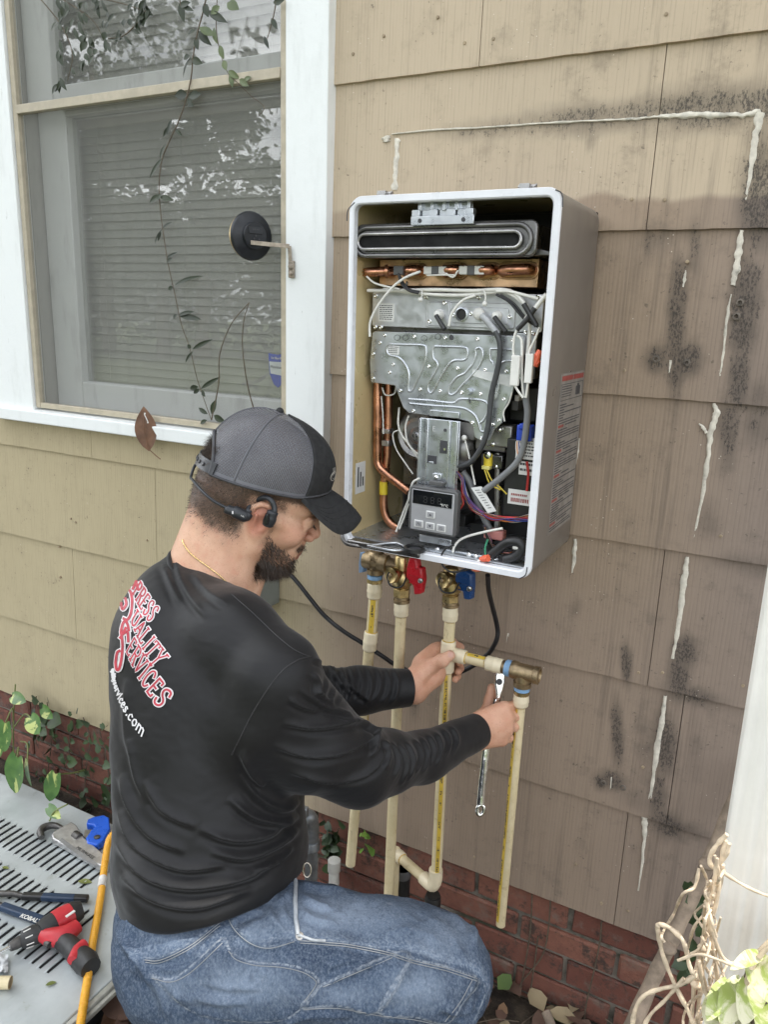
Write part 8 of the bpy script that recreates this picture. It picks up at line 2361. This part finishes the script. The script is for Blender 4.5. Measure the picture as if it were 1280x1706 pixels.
m.v = [p for r in g0 for p in r]; m.f = [(j*n+i, j*n+i+1, (j+1)*n+i+1, (j+1)*n+i) for j in range(n-1) for i in range(n-1)]
obj("film", m, simple("clear_film", (.52, .53, .53), .2), bg, smooth=60)
# small green bits on the panel
for k, (x, y, l, a) in enumerate([(388, 1000, .022, .5), (230, 1505, .014, 1.0), (20, 930, .012, .3)]):
    t = thing("fallen_leaf", ["yellow green leaf lying on the louvres below the pipe wrench", "small green leaf scrap beside the drill grip on the panel", "tiny dark leaf scrap at the top row of louvres"][k], "leaf", T(*cz(x, y), 0))
    m = MB(); leaf_mesh(m, T(*cz(x-12, y+14), .004), (math.cos(a), math.sin(a), .05), (0, 0, 1), l*1.6, l*.4); obj("blade", m, leaf_mat("fallen_green", (.10, .13, .03), (.20, .22, .06)), t, smooth=80)
# orange corrugated hose
hz = thing("orange_hose", "orange corrugated hose running over the panel edge behind the man", "hose", WZ(150, 1600, PZ))
hp_ = spline([WZ(192, 1385, PZ+.045), WZ(181, 1400, PZ+.035), WZ(174, 1440, PZ+.022), WZ(170, 1475, PZ+.016), WZ(163, 1520, PZ+.0135), WZ(154, 1570, PZ+.0135), WZ(147, 1620, PZ+.0135), WZ(140, 1665, PZ+.0135), WZ(133, 1712, PZ+.013), WZ(128, 1760, PZ+.013)], 22)
acc = 0; rs = []
for i, p in enumerate(hp_):
    acc += (p-hp_[i-1]).length if i else 0; rs.append(.0103+.0017*math.cos(acc/.0058*2*math.pi))
# resample fine enough for the rings
fine, fr2, acc = [], [], 0
for i in range(len(hp_)-1):
    n = max(1, int((hp_[i+1]-hp_[i]).length/.0012))
    for k in range(n):
        p = hp_[i].lerp(hp_[i+1], k/n); acc += (p-fine[-1]).length if fine else 0; fine.append(p); fr2.append(.0078+.0012*math.cos(acc/.0056*2*math.pi))
m = MB(); m.tube(fine, fr2, 12); obj("hose_body", m, simple("hose_orange", (.74, .37, .03), .45, 0, .08, 20), hz, smooth=80)
m = MB(); m.tube([WZ(171, 1462, PZ+.019), WZ(169, 1478, PZ+.016)], [.0098, .0102], 12); obj("tape_wrap", m, simple("white_tape", (.62, .60, .56), .4, 0, .2, 80), hz, smooth=50)

# ================================================================== PLANTS AT THE LEFT WALL
def variegated():
    t = NT("pothos_leaf"); o = t.P(); r = t.rand()
    ad = t.n('ShaderNodeVectorMath', operation='ADD'); t.put(ad.inputs[0], o); cb = t.n('ShaderNodeCombineXYZ'); t.put(cb.inputs[0], t.ma('MULTIPLY', r, 9.0)); t.put(ad.inputs[1], cb.outputs[0])
    n = t.noise(t.map(ad.outputs[0], (1, 1, .45)), 26, 4, .6, .6)
    c = t.mix(t.mr(t.noise(o, 40, 3), .3, .7), (.045, .115, .022), (.085, .175, .035))
    c = t.mix(t.mr(n, .54, .60, 0, .85), c, (.46, .50, .16))
    tl = t.done(c, .38, 0, t.bump(t.noise(o, 60, 3), .15, .001), **{'Transmission Weight': 0.0})
    return tl
M_pothos = variegated()
def pothos(label, leaves, stems, grp="pothos by the brick wall"):
    t = thing("pothos_plant", label, "plant", (W(*stems[0][0]).x, W(*stems[0][0]).y, .05), grp)
    for s in stems:
        m = MB(); m.tube(spline([W(*p) for p in s], 5), .0022, 6); obj("stem", m, simple("pothos_stem", (.16, .19, .06), .5), t, smooth=80)
    for (x0, y0, x1, y1, y, w, nx, nz) in leaves:
        m = MB(); a, b = W(x0, y0, y), W(x1, y1, y-.02); leaf_mesh(m, a, b-a, (nx, -1, nz), (b-a).length, w, 'heart', .12, 9); obj("leaf", m, M_pothos, t, smooth=80)
    return t
pothos("trailing pothos with big variegated heart shaped leaves against the brick wall", [(8, 1205, 2, 1255, -.13, .030, .3, .6), (28, 1262, 18, 1325, -.17, .038, .2, .8), (45, 1268, 47, 1312, -.15, .024, -.6, .5), (50, 1195, 62, 1222, -.10, .026, .2, .8), (20, 1160, 38, 1168, -.07, .020, 0, .8), (70, 1180, 84, 1196, -.05, .018, .3, .5), (-8, 1235, -2, 1260, -.12, .026, .4, .4)],
       [[(22, 1330, -.06), (22, 1200, -.06), (25, 1140, -.05)], [(22, 1200, -.06), (20, 1180, -.09), (8, 1205, -.12)], [(24, 1260, -.06), (30, 1245, -.12), (28, 1262, -.16)], [(24, 1210, -.06), (40, 1190, -.08), (50, 1195, -.10)], [(34, 1235, -.06), (45, 1240, -.10), (45, 1268, -.15)]])
pothos("single variegated pothos leaf on a bent stem drooping over the metal panel", [(92, 1290, 78, 1338, -.20, .025, .5, .5), (80, 1345, 97, 1362, -.20, .016, 0, 1.0)], [[(140, 1283, -.06), (120, 1288, -.12), (92, 1290, -.19)], [(112, 1340, -.2), (90, 1352, -.21), (82, 1368, -.22)]])
M_ivy = leaf_mat("ivy_leaf", (.018, .036, .012), (.05, .085, .028))
def ivy(label, stems, n, region, seed, leafpx=(7, 13), mat=None, y0=.0):
    rnd = random.Random(seed)
    t = thing("ivy_plant", label, "ivy", (W(*stems[0][0], y0).x, y0, .0), "ivy on the brick foundation")
    pts = []
    for s in stems:
        q = spline([W(*p, y0-.006) for p in s], 6); m = MB(); m.tube(q, .0016, 5); obj("stem", m, M_stem, t, smooth=80)
        pts += spline2(s, 6)
    for k in range(n):
        x, y = rnd.choice(pts); x += rnd.gauss(0, region); y += rnd.gauss(0, region); a = rnd.uniform(.2, 2.9); l = rnd.uniform(*leafpx)
        p, q = W(x, y, y0-.012-rnd.random()*.02), W(x+math.cos(a)*l, y+math.sin(a)*l, y0-.02-rnd.random()*.03)
        m = MB(); leaf_mesh(m, p, q-p, (rnd.uniform(-.6, .6), -1, rnd.uniform(-.2, .9)), (q-p).length, (q-p).length*rnd.uniform(.32, .48), 'heart', rnd.uniform(0, .3), 4); obj("leaf", m, mat or M_ivy, t, smooth=80)
ivy("dark green ivy creeping over the brick foundation beside the pothos", [[(75, 1330), (80, 1280), (85, 1230), (78, 1170)], [(140, 1335), (143, 1280), (150, 1230), (138, 1195)], [(128, 1300), (115, 1250), (120, 1200)], [(185, 1330), (178, 1270), (165, 1215)], [(60, 1240), (56, 1200), (60, 1160)]], 95, 9, 3)
ivy("small ivy sprig growing on the bricks between the conduit and first pipe", [[(552, 1430), (553, 1400), (548, 1365)], [(553, 1400), (565, 1380)]], 26, 8, 5, (9, 17))
ivy("tiny bright green weed sprouting from the mortar below the siding", [[(607, 1418), (610, 1400), (611, 1388)]], 8, 4, 6, (6, 11), leaf_mat("bright_weed", (.10, .20, .03), (.18, .30, .05)))
# ground litter
M_litter = []
for k, (a, b) in enumerate([((.16, .09, .05), (.26, .16, .09)), ((.09, .05, .035), (.17, .10, .07)), ((.22, .17, .10), (.34, .27, .16)), ((.05, .09, .025), (.10, .15, .04))]): M_litter.append(leaf_mat("litter_%s" % ["tan", "brown", "straw", "green"][k], a, b, .8))
rnd = random.Random(12)
for k, mt in enumerate(M_litter):
    m = MB()
    for _ in range([260, 420, 220, 120][k]):
        x = rnd.uniform(-1.15, .25); y = rnd.uniform(-1.0, .0)
        if x < xr+.03 and y < yb: continue
        a = rnd.uniform(0, 6.28); l = rnd.uniform(.025, .07)
        leaf_mesh(m, (x, y, .012+rnd.random()*.035), (math.cos(a), math.sin(a), rnd.uniform(-.1, .3)), (rnd.uniform(-.5, .5), rnd.uniform(-.5, .5), 1), l, l*rnd.uniform(.2, .42), 'lance', rnd.uniform(-.2, .5), 3)
    o = obj("leaf_litter", m, mt, smooth=80); tag(o, ["pale tan dead leaves scattered on the soil", "dark brown dead leaves scattered on the soil", "straw coloured dry leaf scraps on the soil", "small green weeds among the dead leaves"][k], "leaf litter"); o["kind"] = "stuff"
m = MB()
for _ in range(160):
    x = rnd.uniform(-1.0, .2); y = rnd.uniform(-.7, -.01); a = rnd.uniform(0, 6.28); l = rnd.uniform(.03, .10); p = Vector((x, y, .02)); d = Vector((math.cos(a), math.sin(a), rnd.uniform(-.1, .5)))*l; m.tube([p, p+d*.5+Vector((0, 0, .01)), p+d], .0012, 4)
o = obj("twigs", m, M_stem, smooth=None); o["kind"] = "stuff"; tag(o, "thin dry twigs lying on the soil by the bricks", "twigs")
def bigleaf(label, a, b, z0, z1, w, mat, shape='heart', nrm=(0, -.4, 1)):
    t = thing("ground_leaf", label, "leaf", WZ(*b, 0)); p, q = WZ(*a, z0), WZ(*b, z1); m = MB(); leaf_mesh(m, p, q-p, nrm, (q-p).length, w, shape, .15, 8); obj("blade", m, mat, t, smooth=80)
bigleaf("large brown dead leaf on the soil beside the panel edge", (240, 1650), (165, 1700), .05, .03, .035, M_dry, 'lance')
bigleaf("reddish dead leaf curled under the edge of the panel", (170, 1655), (225, 1690), .04, .05, .03, M_litter[1], 'lance')
bigleaf("pale green variegated leaf on the ground by the man's seat", (225, 1622), (250, 1645), .08, .05, .030, M_pothos)
bigleaf("dark green leaf under the pale leaf by the man's seat", (185, 1628), (215, 1640), .05, .04, .026, M_ivy)
bigleaf("green leaf poking out behind the man's jeans at the ground", (255, 1655), (238, 1690), .06, .04, .024, M_pothos)

# ================================================================== RIGHT: BRANCH, DOWNSPOUT, DRY VINES
M_branch = simple("grey_brown_bark", (.27, .21, .155), .85, 0, .3, 30, .8, 90, dirt=((.09, .07, .05), .6))
br_ = thing("branch", "long bare grey brown branch leaning against the wall behind the downspout", "branch", (WZ(985, 1860, 0).x, WZ(985, 1860, 0).y, 0))
bp = [W(1250, 1290, -.045), W(1228, 1325, -.06), W(1180, 1440, -.10), W(1130, 1545, -.15), W(1085, 1640, -.20), W(1040, 1740, -.27), WZ(985, 1860, .01)]
bs = spline(bp, 8); rnd = random.Random(2)
m = MB(); m.tube(bs, [(.0112+.003*i/len(bs))*(1+.06*math.sin(i*1.3)+rnd.uniform(-.03, .03)) for i in range(len(bs))], 14); obj("bark", m, M_branch, br_, smooth=80)
for (x, y, yy) in ((1180, 1440, -.115), (1113, 1580, -.18)):
    c = W(x, y, yy); m = MB(); m.sphere(c, (.0155, .0135, .009), 12, 8); obj("knot", m, M_branch, br_, smooth=80)
# corrugated downspout
yd = -.50
dx0 = W(1195, 1500, yd).x; dw_ = .078
M_gutter = simple("white_gutter_paint", (.76, .74, .69), .4, 0, .05, 10, .05, 90, dirt=((.52, .50, .44), .35))
dsp = thing("downspout", "white fluted metal downspout standing in bright sun at the house corner", "downspout", (dx0+dw_/2, yd-.03, 0))
prof = []
nr = 4
for i in range(nr*8+1):
    t = i/(nr*8); prof.append((dx0+dw_*t, yd-.0024*(1 if math.sin(t*nr*2*math.pi) > 0 else -.2)*min(1, abs(math.sin(t*nr*2*math.pi))*2.2)))
for i in range(1, 13): 
    t = i/12; prof.append((dx0+dw_+.003*math.sin(t*6*math.pi), yd+.06*t))
prof += [(dx0+dw_, yd+.062), (dx0, yd+.062)]
for i in range(1, 12):
    t = i/12; prof.append((dx0-.003*math.sin(t*6*math.pi), yd+.06*(1-t)))
m = MB(); zs = [.02]+[.1+.2*k for k in range(19)]+[3.93]; n = len(prof)
for z in zs: m.v += [Vector((x+.0015*mnoise.noise(Vector((z*2, i*.2, 0))), y+.0015*mnoise.noise(Vector((z*2, i*.2, 7))), z)) for i, (x, y) in enumerate(prof)]
for j in range(len(zs)-1):
    for k in range(n): m.f.append((j*n+k, j*n+(k+1) % n, (j+1)*n+(k+1) % n, (j+1)*n+k))
obj("spout", m, M_gutter, dsp, smooth=60)
m = MB(); m.box((dx0-.004, yd-.0075, 2.6), (dx0+dw_+.004, yd+.066, 2.63)); obj("strap", m, M_gutter, dsp)
# dry vines climbing the downspout
M_tan = simple("dry_tan_vine", (.58, .47, .34), .75, 0, .3, 50, .4, 150)
yv = -.55
dv = thing("dry_vine", "tangle of dry tan vines wrapped round the foot of the downspout", "vine", (dx0, yv, 0))
def dvine(pts, r, y=yv):
    q = spline([W(p[0], p[1], p[2] if len(p) > 2 else y) for p in pts], 7); rnd = random.Random(len(pts)*7+int(pts[0][0]))
    m = MB(); m.tube(q, [r*.55*(1+.12*math.sin(i*.9)+.35*max(0, math.sin(i*.45))**12+rnd.uniform(-.08, .08)) for i in range(len(q))], 8); obj("vine_stem", m, M_tan, dv, smooth=80)
dvine([(1212, 1390), (1192, 1412), (1183, 1432), (1190, 1445), (1207, 1430), (1216, 1405)], .0045)
dvine([(1210, 1400), (1200, 1440), (1185, 1480), (1178, 1530), (1170, 1580), (1168, 1640), (1160, 1720)], .0042)
dvine([(1205, 1440), (1195, 1500), (1176, 1560), (1160, 1620), (1152, 1720)], .0045)
dvine([(1196, 1430), (1190, 1480), (1180, 1510), (1186, 1560), (1192, 1600), (1200, 1650)], .0038, yv-.02)
dvine([(1192, 1445), (1240, 1475), (1285, 1494), (1330, 1500)], .0034)
dvine([(1096, 1545), (1100, 1540), (1120, 1548), (1140, 1570), (1150, 1610), (1160, 1625)], .0046, yv-.05)
dvine([(1096, 1545), (1105, 1590), (1125, 1640), (1150, 1690), (1165, 1730)], .0046, yv-.05)
dvine([(1160, 1625), (1135, 1640), (1100, 1648), (1075, 1658), (1060, 1680), (1052, 1720)], .0042, yv-.05)
dvine([(1140, 1630), (1110, 1665), (1085, 1690), (1068, 1720)], .0036, yv-.05)
dvine([(1178, 1500), (1190, 1560), (1210, 1600), (1240, 1605), (1290, 1560)], .0040, yv-.03)
dvine([(1180, 1720), (1220, 1690), (1260, 1660), (1300, 1640)], .0070, yv-.06)
dvine([(1165, 1600), (1175, 1650), (1200, 1690), (1230, 1720)], .0042, yv-.04)
dvine([(1285, 1700), (1250, 1685), (1245, 1640), (1262, 1600), (1290, 1570)], .0046, yv-.06)
dvine([(1170, 1560), (1182, 1590), (1172, 1620), (1180, 1660), (1165, 1700)], .0030, yv-.03)
dvine([(1192, 1425), (1200, 1470), (1188, 1520), (1170, 1575), (1150, 1590)], .0028, yv-.02)
dvine([(1130, 1600), (1165, 1590), (1200, 1600), (1230, 1612)], .0028, yv-.06)
for x0, x1 in ((1160, 1130), (1152, 1150), (1168, 1120), (1160, 1165), (1180, 1160), (1200, 1150)):
    q0 = W(x0, 1700, yv); q1 = W(x1, 1700, yv); pts = [q0, Vector((q0.x*.6+q1.x*.4+.01, yv+.02, q0.z*.6)), Vector((q1.x, yv-.02, q0.z*.3)), Vector((q1.x+.01, yv, .0))]
    m = MB(); m.tube(spline(pts, 6), .0024, 7); obj("vine_stem", m, M_tan, dv, smooth=80)
rndv = random.Random(31)
for k in range(16):
    x0 = rndv.uniform(1165, 1215); y0 = rndv.uniform(1420, 1660); pts = [(x0, y0)]
    for j in range(5): pts.append((pts[-1][0]+rndv.uniform(-26, 20), pts[-1][1]+rndv.uniform(8, 42)))
    dvine([(a, b, yv+rndv.uniform(-.06, .03)) for a, b in pts], rndv.uniform(.0016, .0032))
for (x, y) in ((1186, 1490), (1183, 1505), (1172, 1580), (1165, 1625), (1160, 1640)):
    m = MB(); c = W(x, y, yv-.005); m.sphere(c, (.0065, .006, .0055), 8, 6); obj("vine_knot", m, M_tan, dv, smooth=80)
rl = thing("variegated_plant", "sunlit pale green and white leaves at the foot of the downspout", "plant", (dx0+.05, yv-.1, 0))
M_pale = NT("pale_variegated_leaf"); t = M_pale; n = t.noise(t.P(), 34, 5, .7, 1.0)
M_pale = t.done(t.mix(t.mr(n, .42, .58), (.52, .50, .34), (.26, .32, .08)), .45, 0, t.bump(n, .2, .002))
for (x0, y0, x1, y1, w, ny) in [(1215, 1640, 1186, 1682, .015, .3), (1262, 1600, 1290, 1660, .022, .6), (1240, 1640, 1208, 1692, .021, .9), (1262, 1630, 1240, 1690, .019, .2), (1265, 1590, 1238, 1596, .010, .6), (1190, 1660, 1180, 1705, .014, .2), (1285, 1650, 1272, 1712, .019, .5), (1255, 1690, 1240, 1740, .018, .3)]:
    p, q = W(x0, y0, yv-.05), W(x1, y1, yv-.10); m = MB(); leaf_mesh(m, p, q-p, (-.2, -1, ny+.3), (q-p).length, w*.82, 'heart', .30, 16, .09); obj("leaf", m, M_pale, rl, smooth=180)
m = MB(); m.tube(spline([Vector((dx0+.03, yv-.06, .0)), W(1240, 1760, yv-.06), W(1235, 1690, yv-.06), W(1250, 1600, yv-.05)], 5), .003, 6); m.tube(spline([Vector((dx0+.035, yv-.06, .0)), W(1240, 1760, yv-.06), W(1270, 1690, yv-.07), W(1285, 1640, yv-.05)], 5), .003, 6); obj("stem", m, M_stem, rl)
# dark leaves in the gap behind, and thin runners on the bricks
ivy("dark leaves in the shaded gap between the branch and the downspout", [[(1150, 1620), (1155, 1560), (1160, 1510), (1165, 1470)]], 14, 8, 9, (18, 34), None, -.10)
rt = thing("creeper", "thin bare creeper stems hanging down the bricks below the siding", "creeper", (W(900, 1640, .0).x, 0, .02))
for pts in ([(887, 1490), (885, 1540), (880, 1580), (872, 1625), (866, 1660), (872, 1700)], [(918, 1498), (914, 1550), (905, 1590), (885, 1618), (868, 1640), (866, 1670), (880, 1706)], [(1003, 1535), (1000, 1570), (992, 1610), (985, 1640), (978, 1670), (972, 1712)], [(897, 1560), (892, 1600), (886, 1640), (880, 1680)], [(820, 1640), (850, 1652), (890, 1668), (912, 1685)]):
    m = MB(); m.tube(spline([W(*p, .002) for p in pts], 6), .0017, 6); obj("stem", m, M_stem, rt, smooth=80)
sk = thing("cut_stick", "short cut brown stick standing in the soil by the bricks", "stick", (W(918, 1700, -.06).x, -.06, 0))
m = MB(); m.tube([W(925, 1725, -.07), W(916, 1700, -.06), W(910, 1685, -.05)], .010, 10); obj("bark", m, M_branch, sk, smooth=50)
